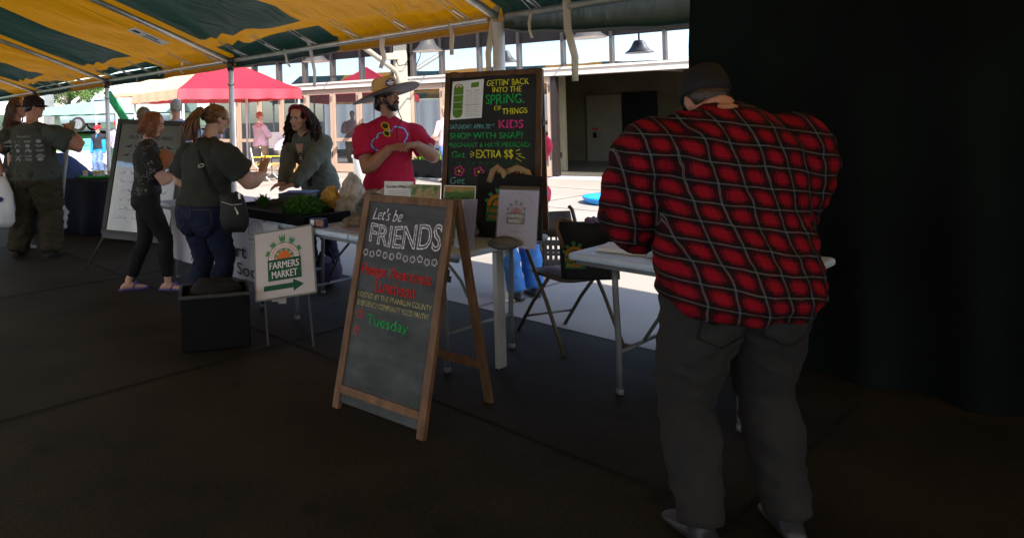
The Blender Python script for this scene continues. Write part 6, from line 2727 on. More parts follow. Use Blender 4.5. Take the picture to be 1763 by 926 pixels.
def rock(name, label, cat, c, r, mat, seed, amp=.25, facet=3.0, ground=None, tilt=0, group=None, taper=0.0):
    bm_ = bmesh.new()
    bmesh.ops.create_icosphere(bm_, subdivisions=4, radius=1)
    off = Vector((seed * 3.1, seed * 1.3, seed))
    for v in bm_.verts:
        d_ = v.co.normalized()
        k_ = 1 + amp * noise.noise(d_ * 1.4 + off) + amp * .5 * noise.noise(d_ * facet + off)
        k_ += -amp * .45 * abs(noise.cell(d_ * facet * .9 + off))
        v.co = Vector((d_.x * r[0] * (1 - taper * d_.z), d_.y * r[1] * (1 - taper * d_.z), d_.z * r[2])) * k_ + d_ * noise.noise(d_ * 9 + off) * .08 * r[2]
    zmin = min(v.co.z for v in bm_.verts)
    me_ = bpy.data.meshes.new(name)
    bm_.to_mesh(me_)
    bm_.free()
    me_.materials.append(mat)
    o_ = link(name, me_)
    o_.location = c + Vector((0, 0, -zmin))
    o_.rotation_euler = (0, 0, tilt)
    for pl in me_.polygons:
        pl.use_smooth = False
    return tag(o_, label, cat, group)


quartz = pmat('cloudy_crystal', (.46, .42, .36), .4, spec=.5, var=.3, vs=12, bump=.5, bs=30)
amber = pmat('amber_crystal', (.55, .32, .04), .35, spec=.5, var=.3, vs=12, bump=.5, bs=30)
grey_r = pmat('grey_rock', (.13, .125, .11), .9, var=.45, vs=14, bump=.8, bs=40)
tan_r = pmat('tan_rock', (.20, .165, .115), .9, var=.45, vs=14, bump=.8, bs=40)
rock('crystal', 'tall cloudy crystal behind the moss', 'crystal', tp(1.66, .64, TOPZ), (.12, .09, .17), quartz, 3, .26, 3.5, taper=.62)
rock('crystal', 'yellow amber coloured crystal leaning on the cloudy one', 'crystal', tp(1.80, .52, TOPZ), (.085, .07, .11), amber, 5, .25)
rock('fossil_rock', 'round pale rock lying low between the moss and the tall crystal', 'rock', tp(1.5, .46, TOPZ), (.12, .09, .085), pmat('pale_rock', (.30, .27, .21), .9, var=.4, vs=14, bump=.8, bs=40), 7, .2)
rock('fossil_rock', 'brown rock with a pale top behind the small chalkboard', 'rock', tp(1.18, .42, TOPZ), (.115, .09, .115), grey_r, 9, .3)
rock('fossil_rock', 'small pale rock on top of the brown rock pile', 'rock', tp(1.17, .42, TOPZ + .17), (.06, .05, .04), tan_r, 10, .2)
rock('fossil_rock', 'glassy white crystal rock at the left edge of the small chalkboard', 'rock', tp(1.02, .40, TOPZ), (.10, .08, .12), quartz, 12, .35)
rock('fossil_rock', 'flat tan rock at the front of the rock pile', 'rock', tp(1.12, .27, TOPZ), (.15, .08, .045), tan_r, 14, .18)
rr0 = thing('red_bundle', 'crumpled red cloth bundle by the leaning woman\'s hands', 'cloth', tuple(tp(1.95, .58, TOPZ)))
q = MB()
q.ell(tp(1.95, .58, TOPZ + .04), (.10, .07, .05), None, 20, 12)
for v in q.v:
    v += Vector((0, 0, 1)) * noise.noise(v * 18) * .03
q.build('cloth', pmat('red_cloth', (.50, .02, .03), .9), rr0, True)
# blue packet
pk = thing('blue_packet', 'small blue printed carton at the table edge below the moss', 'packet', tuple(tp(1.36, .06, TOPZ)), math.atan2(UX.y, UX.x) + .35)
q = MB()
q.box((0, 0, .032), (.13, .05, .062))
bo = q.build('carton', pmat('blue_carton', (.02, .04, .18), .4), pk, bevel=.002, local=True)
q = MB()
q.box((-.035, -.0255, .035), (.03, .002, .04))
q.build('white_label', M['paper'], pk, local=True)
q = MB()
q.box((.022, -.0256, .034), (.06, .002, .045))
q.build('picture_label', pmat('brown_picture', (.35, .16, .08), .5, var=.6, vs=40), pk, local=True)
# loose papers
paper_cols = [pmat('blue_leaflet', (.20, .36, .80), .5, var=.1), pmat('white_leaflet', (.7, .72, .75), .5), pmat('pink_leaflet', (.62, .30, .36), .5), pmat('pale_leaflet', (.48, .55, .66), .5)]
PAP = [(2.52, .62, 0, .28, 'blue leaflet held down at the far side under the raised hand'), (2.42, .50, 1, .30, 'white leaflet with blue edge in the middle of the pile'),
       (2.70, .22, 0, .26, 'blue folded leaflet near the black cross-body bag'), (2.05, .46, 2, .30, 'pink leaflet behind the plant tray'),
       (2.62, .36, 1, .24, 'white sheet tucked under the blue folded leaflet'), (2.22, .70, 1, .30, 'white sheet under the leaning woman\'s hands')]
for i, (a_, c_, k, s_, lab) in enumerate(PAP):
    Mz_ = Matrix.Translation(tp(a_, c_, TOPZ + .012 + .012 * (i % 3))) @ Matrix.Rotation(math.atan2(UX.y, UX.x) + (.4 * i - .7), 4, 'Z')
    q = MB()
    for j in range(5):
        q.box((.003 * j, .004 * math.sin(j * 2.0), .002 * j), (s_, s_ * .72, .0014), Mz_ @ Matrix.Rotation(.05 * j, 4, 'Z'))
    o = q.build('leaflet_pile', paper_cols[k])
    tag(o, lab, 'leaflet', 'leaflets on the left table')
bk = thing('book_stack', 'raised stack of books under the blue leaflets by the raised hand', 'books', tuple(tp(2.5, .6, TOPZ)))
for j in range(3):
    q = MB()
    q.box((0, 0, .02 + .042 * j), (.30 - .02 * j, .22, .038), Matrix.Translation(tp(2.45, .66, TOPZ)) @ Matrix.Rotation(-.8 + .12 * j, 4, 'Z'))
    q.build('book', [M['black'], pmat('olive_book', (.05, .06, .05), .6), pmat('slate_book', (.07, .08, .1), .6)][j], bk, bevel=.003)
q = MB()
for j in range(3):
    q.box((0, 0, .002 * j), (.26, .19, .0015), Matrix.Translation(tp(2.42, .68, TOPZ + .131)) @ Matrix.Rotation(-.5 + .2 * j, 4, 'Z'))
tag(q.build('blue_leaflet', paper_cols[0]), 'blue leaflet the leaning woman is handling on the book stack', 'leaflet')
db = thing('dark_cloth', 'folded dark cloth lying between the leaflets and the plant tray', 'cloth', tuple(tp(2.5, .4, TOPZ)))
q = MB()
q.ell(tp(2.40, .40, TOPZ + .035), (.16, .08, .045), None, 20, 12)
for v in q.v:
    v += Vector((0, 0, 1)) * noise.noise(v * 16) * .03
q.build('cloth', pmat('dark_green_cloth', (.03, .035, .025), .9), db, True)
# clear bag with papers on the middle of the table
cbg = thing('clear_bag', 'flat clear bag of leaflets on the white table left of the small chalkboard', 'bag', tuple(tp(1.02, .14, TOPZ)))
q = MB()
q.box((0, 0, .006), (.30, .17, .004), Matrix.Translation(tp(1.05, .13, TOPZ)) @ Matrix.Rotation(-.75, 4, 'Z'))
q.build('leaflet', pmat('mauve_leaflet', (.40, .36, .46), .5, var=.4, vs=20), cbg)
q = MB()
for i in range(9):
    for j in range(7):
        v = Vector((-.19 + .38 * i / 8, -.12 + .24 * j / 6, .014 + .012 * noise.noise(Vector((i * .9, j * .9, 4)))))
        q.v.append(Matrix.Translation(tp(1.05, .13, TOPZ)) @ Matrix.Rotation(-.75, 4, 'Z') @ v)
for i in range(8):
    for j in range(6):
        a = i * 7 + j
        q.f.append((a, a + 7, a + 8, a + 1))
        q.m.append(0)
q.build('film', clear_plastic('bag_film', (.9, .9, .95), .25), cbg, True)
# under the table: purple bag
ub = thing('tote', 'slumped purple tote on the floor under the white table', 'bag', tuple(tp(1.5, .3, 0)))
q = MB()
q.ell(Vector((-.24, 6.3, .13)), (.15, .11, .13), None, 22, 14)
for v in q.v:
    v += Vector((0, 0, 1)) * noise.noise(v * 9) * .05
    v.z = max(.003, v.z)
q.build('sack', pmat('purple_nylon', (.04, .03, .08), .6, var=.4), ub, True)
q = MB()
q.tube([Vector((-.32, 6.24, .2)), Vector((-.28, 6.22, .32)), Vector((-.2, 6.22, .33)), Vector((-.16, 6.24, .2))], .012, 6)
q.build('handle', M['black_cloth'], ub, True)

# ================================================================ FARMERS MARKET SIGN AND BLACK BOX
Ts, Tr_, Bs = P(438, 404, 4.95), P(537, 387, 4.88), P(456, 512, 4.72)
ri = (Tr_ - Ts).normalized()
dn = (Bs - Ts)
dn = (dn - ri * dn.dot(ri)).normalized()
sw_, shh = (Tr_ - Ts).length, .475
Mf_ = frame(ri, -dn, ri.cross(-dn), Ts + dn * shh)
fs = thing('market_sign', 'white farmers market sign with green arrow leaning against the table', 'sign', (Ts.x + .2, Ts.y - .1, 0))
q = MB()
q.box((sw_ / 2, shh / 2, 0), (sw_, shh, .008), Mf_)
q.build('panel', pmat('white_sign_board', (.62, .58, .58), .5, var=.06, vs=4), fs)
q = MB()
for (x0, y0, x1, y1) in ((0, 0, sw_, 0), (0, shh, sw_, shh), (0, 0, 0, shh), (sw_, 0, sw_, shh)):
    q.bar(Mf_ @ Vector((x0, y0, 0)), Mf_ @ Vector((x1, y1, 0)), .012, .012, Mf_.to_3x3() @ Vector((0, 0, 1)))
q.build('rim', pmat('grey_green_rim', (.22, .24, .2), .5), fs, bevel=.002)
lp = logo_parts()
market_logo(lp, shifted(Mf_, .0045), sw_ * .50, shh * .56, sw_ * .56)
logo_build(lp, fs)
q = MB()
q.poly([(.06, .055), (.27, .055), (.27, .03), (.345, .072), (.27, .115), (.27, .09), (.06, .09)], shifted(Mf_, .006))
q.build('arrow', M['ink_green'], fs)
for x_ in (.06, sw_ - .06):
    q = MB()
    a_ = Mf_ @ Vector((x_, .01, -.012))
    q.tube([a_, Vector((a_.x + (.02 if x_ < .2 else .03), a_.y - .06, .0))], .008, 8)
    q.build('leg', M['steel_dark'], fs)
bb = thing('black_crate', 'black plastic crate on the floor left of the farmers market sign', 'crate', tuple(P(395, 560, 4.75)))
cb_ = Vector((-.93, 4.62, 0))
cb_ = Vector((-.95, 4.78, 0))
Mz_ = Matrix.Translation(cb_) @ Matrix.Rotation(R(12), 4, 'Z')
q = MB()
hw, hd_, hh, th_ = .22, .17, .36, .012
for (cx_, cy_, sx, sy) in ((0, -hd_, 2 * hw, th_), (0, hd_, 2 * hw, th_), (-hw, 0, th_, 2 * hd_ - th_ * 1.2), (hw, 0, th_, 2 * hd_ - th_ * 1.2)):
    q.box((cx_, cy_, hh / 2 + .002), (sx, sy, hh - .004), Mz_)
q.box((0, 0, .012), (2 * hw - th_ * 1.1, 2 * hd_ - th_ * 1.1, .012), Mz_)
q.build('shell', M['black'], bb, bevel=.003)
q = MB()
for (cx_, cy_, sx, sy) in ((0, -hd_ - .006, 2 * hw + .03, .022), (0, hd_ + .006, 2 * hw + .03, .022), (-hw - .006, 0, .022, 2 * hd_ - .012), (hw + .006, 0, .022, 2 * hd_ - .012)):
    q.box((cx_, cy_, hh - .002), (sx, sy, .022), Mz_)
q.build('rim', M['steel_dark'], bb, bevel=.004)
blk = thing('black_bag', 'soft black bag stuffed into the black crate', 'bag', tuple(cb_ + Vector((0, 0, .2))))
q = MB()
q.ell(Mz_ @ Vector((0.0, .02, .31)), (.185, .135, .13), None, 24, 14)
for v in q.v:
    v += Vector((.3, .3, 1)) * noise.noise(v * 10) * .04
q.build('sack', M['black_cloth'], blk, True)

# ================================================================ SMALL CHALKBOARD
ps = R(44)
ri = Vector((math.cos(ps), -math.sin(ps), 0))
bkd = Vector((math.sin(ps), math.cos(ps), 0))
ln_ = R(15.5)
up_ = Vector((0, 0, math.cos(ln_))) + bkd * math.sin(ln_)
ou = ri.cross(up_)
TL_ = P(629, 333, 3.86)
BW_, BH_ = .60, TL_.z / math.cos(ln_)
Mc = frame(ri, up_, ou, TL_ - up_ * BH_)


def chalkboard(name, label, Mx, bw, bh, rail, slate, wood, prop_ang, th=.03):
    o_ = Mx @ Vector((bw / 2, 0, 0))
    root = thing(name, label, 'chalkboard', tuple(o_))
    q = MB()
    q.box((bw / 2, bh / 2, -.010), (bw - 2 * rail + .01, bh - 2 * rail + .01, .006), Mx)
    q.build('panel', slate, root)
    for (x0, x1, y0, y1, nm) in ((0, rail, 0, bh, 'rail'), (bw - rail, bw, 0, bh, 'rail'), (rail, bw - rail, bh - rail, bh - .001, 'rail'), (rail, bw - rail, .08, .08 + rail, 'rail')):
        q = MB()
        q.box(((x0 + x1) / 2, (y0 + y1) / 2, -th / 2 + .004), (x1 - x0, y1 - y0, th), Mx)
        q.build(nm, wood, root, bevel=.003)
    # rear frame hinged at the top
    Mr = Mx @ Matrix.Translation((0, bh, -th - .002)) @ Matrix.Rotation(prop_ang, 4, 'X')
    for x_ in (rail / 2, bw - rail / 2):
        q = MB()
        q.box((x_, -bh / 2 + .0, -th / 2), (rail, bh, th), Mr)
        q.build('rear_leg', wood, root, bevel=.003)
    for y_ in (-.03, -bh * .8):
        q = MB()
        q.box((bw / 2, y_, -th / 2), (bw - 2 * rail - .002, rail, th * .9), Mr)
        q.build('rear_rail', wood, root, bevel=.003)
    q = MB()
    for x_ in (.06, bw - .06):
        q.box((x_, bh + .004, -th), (.05, .004, .05), Mx)
    q.build('hinge', M['steel_dark'], root)
    q = MB()
    q.box((bw + .003, bh * .68, -.02), (.006, .045, .018), Mx)
    q.box((bw + .006, bh * .66, -.03), (.005, .03, .03), Mx)
    q.build('latch', M['steel_dark'], root)
    return root


sb = chalkboard('chalkboard', 'small easel chalkboard with FRIENDS in outlined letters, standing on the floor', Mc, BW_, BH_, .042, M['slate'], M['wood_light'], R(28))


def W(s, u0, u1, v, h, mat, **k):
    q_ = MB()
    lettering(q_, s, shifted(Mcur, -.0065), u0, u1, Hcur - v, h, **k)
    return q_.build('lettering', mat, Bcur)


Mcur, Hcur, Bcur = Mc, BH_, sb
W("Let's be", .085, .285, .105, .062, M['c_white'], slant=.25, wob=.055, bold=0.009)
q = MB()
vs_, fs_ = text_shape('FRIENDS', .022)
xs0, xs1 = vs_[:, 0].min(), vs_[:, 0].max()
capv, _ = text_shape('H')
cp_ = capv[:, 1].max()
for oo in (0,):
    out_ = []
    for x_, y_, z_ in vs_:
        f_ = (x_ - xs0) / (xs1 - xs0)
        hh_ = .095 + .035 * f_
        out_.append(Vector((.075 + f_ * .475, BH_ - .205 - .012 * math.sin(f_ * 5) + (y_ / cp_ - .5) * hh_ + .004 * noise.noise(Vector((x_ * 4, y_ * 4, 0))), .003 + z_ * .02)))
    q.add(out_, fs_, shifted(Mc, -.0065))
q.build('lettering', M['c_white'], sb)
q = MB()
for i in range(11):
    chalk_flower(q, shifted(Mc, -.0065), .065 + .046 * i, BH_ - .315 - .006 * math.sin(i * 2.2), .017)
q.build('flower_drawing', M['c_white'], sb)
W('Hunger Awareness', .055, .52, .40, .058, M['c_red'], wob=.055, bold=0.016)
W('Luncheon', .17, .43, .475, .066, M['c_red'], wob=.055, bold=0.016)
W('HOSTED BY THE FRANKLIN COUNTY', .055, .545, .535, .026, M['c_cream'], wob=.06, bold=0.013)
W('EMERGENCY COMMUNITY FOOD PANTRY', .06, .535, .578, .026, M['c_cream'], wob=.06, bold=0.013)
W('Tuesday', .145, .42, .652, .052, M['c_green'], wob=.06, bold=0.016)
q = MB()
chalk_flower(q, shifted(Mc, -.0065), .092, BH_ - .635, .022)
chalk_flower(q, shifted(Mc, -.0065), .085, BH_ - .72, .02)
q.build('flower_drawing', M['c_red'], sb)

# ================================================================ TALL CHALKBOARD ON THE TABLE
ps = R(25)
ri = Vector((math.cos(ps), -math.sin(ps), 0))
bkd = Vector((math.sin(ps), math.cos(ps), 0))
ln_ = R(12)
up_ = Vector((0, 0, math.cos(ln_))) + bkd * math.sin(ln_)
ou = ri.cross(up_)
BRc = P(931, 403, 4.42)
BRc.z = TOPZ + .002
BW_ = .665
BH_ = (1.80 - TOPZ) / math.cos(ln_)
Mc2 = frame(ri, up_, ou, BRc - ri * BW_)
tb = chalkboard('chalkboard', 'tall dark chalkboard with yellow and green chalk notices, standing on the table', Mc2, BW_, BH_, .038, M['slate_black'], M['wood'], R(14))
Mcur, Hcur, Bcur = Mc2, BH_, tb
W("GETTIN' BACK", .295, .575, .085, .042, M['c_yellow'], wob=.14, bold=0.023)
W("INTO THE", .335, .53, .135, .038, M['c_yellow'], wob=.10, bold=0.023)
W("SPRiNG.", .29, .55, .198, .068, M['c_green'], wob=.14, bold=0.018)
W("OF", .35, .395, .262, .032, M['c_yellow'], wob=.09, bold=0.023)
W("THINGS", .405, .57, .285, .040, M['c_yellow'], wob=.10, bold=0.027)
W("SATURDAY, APRIL 22", .045, .325, .385, .030, M['c_blue'], wob=.10, bold=0.009)
W("nd", .328, .352, .375, .016, M['c_blue'])
W("KIDS", .385, .545, .372, .052, M['c_pink'], wob=.09, bold=0.041)
W("SHOP WITH SNAP?", .045, .545, .448, .042, M['c_green'], wob=.10, bold=0.020)
W("PREGNANT & HAVE MEDICAID", .035, .59, .512, .032, M['c_green'], wob=.09, bold=0.009)
W("Get", .065, .16, .575, .044, M['c_green'], wob=.12, bold=0.018)
W("EXTRA $$", .235, .48, .572, .052, M['c_yellow'], wob=.10, bold=0.027)
W("to shop at the market!", .10, .52, .632, .024, M['c_dgreen'], wob=.10, bold=0.009)
q = MB()
Mk = shifted(Mc2, -.005)
for (x_, y_, a, L_) in ((.195, .555, -.5, .028), (.19, .575, 0, .03), (.195, .595, .5, .028), (.50, .555, .4, .028), (.505, .575, 0, .03), (.50, .60, -.6, .045), (.515, .585, -.4, .05)):
    a_ = Mk @ Vector((x_, BH_ - y_, 0))
    b_ = Mk @ Vector((x_ + L_ * math.cos(a), BH_ - y_ + L_ * math.sin(a), 0))
    q.bar(a_, b_, .005, .002, ou)
q.build('ray_drawing', M['c_yellow'], tb)
q = MB()
for i, x_ in enumerate((.12, .255, .39, .535)):
    chalk_flower(q, shifted(Mc2, -.0065), x_, BH_ - .69 - (.005 if i % 2 else 0), .033)
q.build('flower_drawing', M['c_pink'], tb)
q = MB()
for i, x_ in enumerate((.12, .255, .39, .535)):
    q.poly(disc_pts(x_, BH_ - .69 - (.005 if i % 2 else 0), .009, 10), shifted(Mc2, -.003))
q.build('flower_centre', M['c_yellow'], tb)
W("Get", .055, .16, .755, .046, M['c_blue'], wob=.10, bold=0.013)
W("From", .055, .19, .82, .042, M['c_blue'], wob=.10, bold=0.013)
# printed notice taped on it
nt_ = thing('printed_notice', 'white printed notice with a green side panel taped on the tall chalkboard', 'notice', tuple(Mc2 @ Vector((.16, BH_ - .3, 0))))
Mn = shifted(Mc2, -.0045)
q = MB()
q.poly([(.045, BH_ - .335), (.265, BH_ - .325), (.275, BH_ - .055), (.055, BH_ - .065)], Mn, .002)
q.build('sheet', M['paper'], nt_)
q = MB()
Mn2 = shifted(Mn, .0032)
q.poly([(.10 + .034 * math.cos(a), BH_ - .115 + .034 * math.sin(a)) for a in np.linspace(0, math.pi, 11)] + [(.10 - .004 + .034 * math.cos(a), BH_ - .29 + .034 * math.sin(a)) for a in np.linspace(math.pi, 2 * math.pi, 11)], Mn2)
q.poly([(.185, BH_ - .112), (.24, BH_ - .109), (.243, BH_ - .075), (.188, BH_ - .078)], Mn2)
q.build('green_print', M['lawn_ink'], nt_)
q = MB()
for k in range(3):
    q.poly([(.067, BH_ - .165 - .05 * k), (.131, BH_ - .163 - .05 * k), (.131, BH_ - .160 - .05 * k), (.067, BH_ - .162 - .05 * k)], shifted(Mn2, .001))
q.poly(band_pts(.101, BH_ - .108, .014, .021, 0, math.pi, 10), shifted(Mn2, .001))
q.build('cream_print', M['paper'], nt_)
q = MB()
q.poly(disc_pts(.101, BH_ - .108, .012, 10, None, 0, math.pi), shifted(Mn2, .001))
q.build('orange_print', M['orange_ink'], nt_)
q = MB()
for k in range(15):
    y_ = BH_ - .135 - .0125 * k
    for (xa, xb) in ((.15, .19 + .01 * (k % 3)), (.205, .25 - .01 * (k % 2))):
        th2_ = .0035 if k in (0, 8) else .0018
        q.poly([(xa, y_), (xb, y_ + .001), (xb, y_ + th2_ + .001), (xa, y_ + th2_)], Mn2)
q.build('small_print', M['ink_grey'], nt_)

# ================================================================ CARD HOLDERS, TOTE, FLYER, ROCKS
M['acrylic'] = clear_plastic('acrylic', (.88, .88, .95), .18)


def card(name, label, TLw, TRw, hgt, lean, mats, holder=True):
    ri_ = TRw - TLw
    ri_.z = 0
    wd = ri_.length
    ri_.normalize()
    bk_ = Vector((-ri_.y, ri_.x, 0))
    up2 = Vector((0, 0, math.cos(lean))) + bk_ * math.sin(lean)
    z0 = TOPZ + .004
    hgt = (TLw.z - z0) / math.cos(lean)
    o_ = Vector((TLw.x, TLw.y, TLw.z)) - up2 * hgt
    o_ += Vector((0, 0, z0 - o_.z))
    Mx = frame(ri_, up2, ri_.cross(up2), o_)
    root = thing(name, label, 'card', tuple(o_))
    q_ = MB()
    q_.box((wd / 2, hgt / 2, 0), (wd, hgt, .002), Mx)
    q_.build('sheet', mats, root)
    if holder:
        q_ = MB()
        q_.box((wd / 2, hgt / 2, .004), (wd + .012, hgt + .012, .002), Mx)
        q_.build('acrylic_holder', M['acrylic'], root)
    return root, Mx, wd, hgt


# three notices in a row on the table behind the small board
r1, Mx, wd, hgt = card('garden_notice', 'white GARDEN WITH US notice in the row behind the small chalkboard', P(662, 312, 4.72), P(712, 315, 4.62), .42, R(8), M['paper'], False)
q = MB()
lettering(q, 'Garden With Us', shifted(Mx, .0015), .015, wd - .012, hgt - .035, .018, bold=.05)
q.build('lettering', M['ink'], r1)
q = MB()
for k in range(6):
    q.poly([(.03, hgt - .065 - .011 * k), (wd - .03 - .01 * (k % 2), hgt - .065 - .011 * k), (wd - .03 - .01 * (k % 2), hgt - .063 - .011 * k), (.03, hgt - .063 - .011 * k)], shifted(Mx, .0015))
q.build('small_print', M['ink_grey'], r1)
q = MB()
q.poly(disc_pts(wd * .62, hgt - .135, .035, 16), shifted(Mx, .0017))
q.build('leaf_print', M['lawn_ink'], r1)
M['garden_photo'] = bpy.data.materials.new('garden_photo')
m = M['garden_photo']
m.use_nodes = True
t = m.node_tree
pp = t.nodes['Principled BSDF']
pp.inputs['Roughness'].default_value = .35
tc = t.nodes.new('ShaderNodeTexCoord')
nz = t.nodes.new('ShaderNodeTexNoise')
nz.inputs['Scale'].default_value = 16
nz.inputs['Detail'].default_value = 6
t.links.new(tc.outputs['Object'], nz.inputs['Vector'])
cr = t.nodes.new('ShaderNodeValToRGB')
cr.color_ramp.elements[0].position = .32
cr.color_ramp.elements[0].color = (.02, .06, .01, 1)
cr.color_ramp.elements[1].position = .70
cr.color_ramp.elements[1].color = (.55, .48, .40, 1)
for pos, c in ((.42, (.07, .17, .02)), (.50, (.30, .30, .06)), (.56, (.55, .17, .05)), (.62, (.12, .24, .03))):
    e_ = cr.color_ramp.elements.new(pos)
    e_.color = (*c, 1)
t.links.new(nz.outputs['Fac'], cr.inputs[0])
t.links.new(cr.outputs[0], pp.inputs['Base Color'])
r2, Mx, wd, hg2 = card('garden_brochure', 'garden photograph brochure between the white notice and the green card', P(708, 317, 4.58), P(759, 321, 4.46), .40, R(10), M['garden_photo'], False)
m2 = m.copy()
m2.name = 'green_garden_photo'
m2.node_tree.nodes['Noise Texture'].inputs['Scale'].default_value = 9
r3, Mx, wd, hg3 = card('green_card', 'tall green printed garden card at the right end of the row', P(765, 319, 4.35), P(820, 323, 4.24), .335, R(14), pmat('green_card_print', (.07, .17, .02), .4, var=.35, vs=7), False)
q = MB()
for (x0, y0, x1, y1) in ((0, 0, .006, hg3), (wd - .006, 0, wd, hg3), (0, hg3 - .006, wd, hg3), (0, 0, wd, .006)):
    q.poly([(x0, y0), (x1, y0), (x1, y1), (x0, y1)], shifted(Mx, .0016))
q.build('white_edge', M['paper'], r3)
q = MB()
q.poly([(.006, hg3 - .04), (wd - .006, hg3 - .045), (wd - .006, hg3 - .006), (.006, hg3 - .006)], shifted(Mx, .0017))
q.build('photo_strip', m, r3)
q = MB()
lettering(q, 'IN A NEW', shifted(Mx, .002), .05, wd - .03, hg3 - .075, .012)
lettering(q, 'GARDEN', shifted(Mx, .002), .05, wd - .04, hg3 - .098, .014, bold=.04)
q.build('lettering', M['ink'], r3)
# white leaflet rack edge behind the small board
lr = thing('leaflet_rack', 'upright stack of white leaflets standing on the table beside the small chalkboard frame', 'leaflets', tuple(P(793, 420, 4.0)))
a_, b_ = P(791, 418, 3.98), P(799, 345, 4.02)
a_.z = TOPZ + .004
q = MB()
for i in range(7):
    o_ = UX * (.006 * i - .02) + UY * .012 * i
    q.bar(a_ + o_, b_ + o_, .0035, .045, UX)
q.build('leaflet', pmat('lavender_white_paper', (.52, .52, .68), .5), lr)
# black tote bag standing on the table
tt = thing('tote_bag', 'black market tote bag with kraft handles standing before the tall chalkboard', 'bag', tuple(P(870, 405, 4.38)))
tl, tr2 = P(815, 299, 4.42), P(930, 299, 4.18)
ri_ = (tr2 - tl)
ri_.z = 0
tw = ri_.length
ri_.normalize()
bk_ = Vector((-ri_.y, ri_.x, 0))
o_ = Vector((tl.x, tl.y, TOPZ + .003)) - bk_ * .05
hh = tl.z - TOPZ
up2 = Vector((0, 0, 1)) + bk_ * .14
up2.normalize()
Mx = frame(ri_, up2, ri_.cross(up2), o_)
q = MB()
rings = []
for v_, th_ in ((0, .055), (.02, .06), (hh * .5, .045), (hh * .95, .022), (hh, .018)):
    rg = []
    for k in range(28):
        a = 2 * math.pi * k / 28
        ex = .5
        cx_ = math.copysign(abs(math.cos(a)) ** ex, math.cos(a)) * tw / 2
        cz_ = math.copysign(abs(math.sin(a)) ** .9, math.sin(a)) * th_
        rg.append(Mx @ Vector((tw / 2 + cx_ * (1 - .03 * (v_ / hh)), v_ + .006 * math.sin(cx_ * 22) * (v_ > hh * .6), cz_ - .05 + .005 * math.sin(cx_ * 17 + v_ * 20))))
    rings.append(rg)
q.loft(rings)
q.build('bag_body', M['black_cloth'], tt, True)
lp = logo_parts()
market_logo(lp, shifted(Mx, .008), tw * .40, hh * .50, tw * .36)
logo_build(lp, tt, {'white': pmat('dim_orange_ink', (.55, .22, .02), .8), 'green': pmat('bag_green_ink', (.015, .16, .06), .8), 'orange': pmat('bag_orange_ink', (.62, .25, .02), .8)})
for (x0, x1, zz) in ((.06, .17, -.03), (.15, .32, -.055)):
    q = MB()
    pts_ = [Mx @ Vector((tw * .08 + x0 * 1.0, hh - .05, zz)), Mx @ Vector((tw * .08 + x0 + .02, hh + .022, zz)), Mx @ Vector((tw * .08 + (x0 + x1) / 2, hh + .045, zz + .01)), Mx @ Vector((tw * .08 + x1 - .02, hh + .02, zz)), Mx @ Vector((tw * .08 + x1, hh - .05, zz))]
    q.tube(pts_, .020, 8, flat=.25, hint=ri_.cross(up2))
    q.build('handle', pmat('kraft_webbing', (.34, .22, .11), .8), tt, True)
# flyer in an acrylic stand
r4, Mx, wd, hg4 = card('market_flyer', 'white farmers market flyer in a clear stand at the table end', P(861, 327, 4.10), P(928, 331, 3.98), .325, R(17), M['paper'])
lp = logo_parts()
market_logo(lp, shifted(Mx, .0005), wd * .46, hg4 * .60, wd * .46)
logo_build(lp, r4, {'green': pmat('olive_ink', (.10, .11, .06), .7), 'leaf': pmat('sage_ink', (.20, .24, .16), .7), 'orange': pmat('rust_ink', (.55, .14, .06), .7)})
q = MB()
arc_text(q, "LET'S BE FRIENDS!", shifted(Mx, .0015), wd * .46, hg4 * .62, wd * .47, R(160), R(20), .013)
lettering(q, 'SHOP', shifted(Mx, .0015), wd * .36, wd * .56, hg4 * .27, .011, bold=.08)
q.build('lettering', M['ink_grey'], r4)
q = MB()
q.box((wd / 2, hg4 + .012, .001), (wd, .024, .004), Mx)
q.build('dark_strip', pmat('dark_amber', (.10, .075, .03), .4), r4)
rock('fossil_rock', 'dark grey rock in front of the black tote bag', 'rock', tp(.30, .45, TOPZ), (.062, .045, .042), grey_r, 21, .25)
rc = P(868, 405, 3.92)
rock('fossil_rock', 'long flat grey rock weighing down the flyer stand', 'rock', Vector((rc.x, rc.y, TOPZ)), (.098, .05, .036), grey_r, 23, .15, tilt=-.3)
q = MB()
for j in range(3):
    q.box((0, 0, .002 + .0025 * j), (.16, .10, .0018), Matrix.Translation(tp(.20, .22, TOPZ)) @ Matrix.Rotation(-.6 + .1 * j, 4, 'Z'))
tag(q.build('leaflet_pile', paper_cols[0]), 'small blue leaflets flat on the table below the green card', 'leaflet', 'leaflets on the left table')

# ================================================================ FOLDING CHAIR WITH BAG, END TABLE THINGS
M['chair'] = pmat('brown_chair_steel', (.085, .068, .052), .45, .4, var=.2)
cx0 = P(975, 500, 4.62)
ch = thing('folding_chair', 'brown metal folding chair with a black tote bag on its seat', 'chair', (cx0.x, cx0.y, 0), R(18))
Wc, Dc = .44, .40
for sx in (-1, 1):
    q = MB()
    q.tube([(sx * Wc / 2, -.28, 0), (sx * Wc / 2, -.1, .30), (sx * Wc / 2, .16, .66), (sx * Wc / 2, .22, .82), (sx * Wc / 2 * .9, .225, .845)], .013, 10)
    q.build('leg', M['chair'], ch, True, local=True)
    q = MB()
    q.tube([(sx * (Wc / 2 - .03), .30, 0), (sx * (Wc / 2 - .03), .1, .25), (sx * (Wc / 2 - .03), -.08, .44)], .012, 10)
    q.build('leg', M['chair'], ch, True, local=True)
q = MB()
rings = []
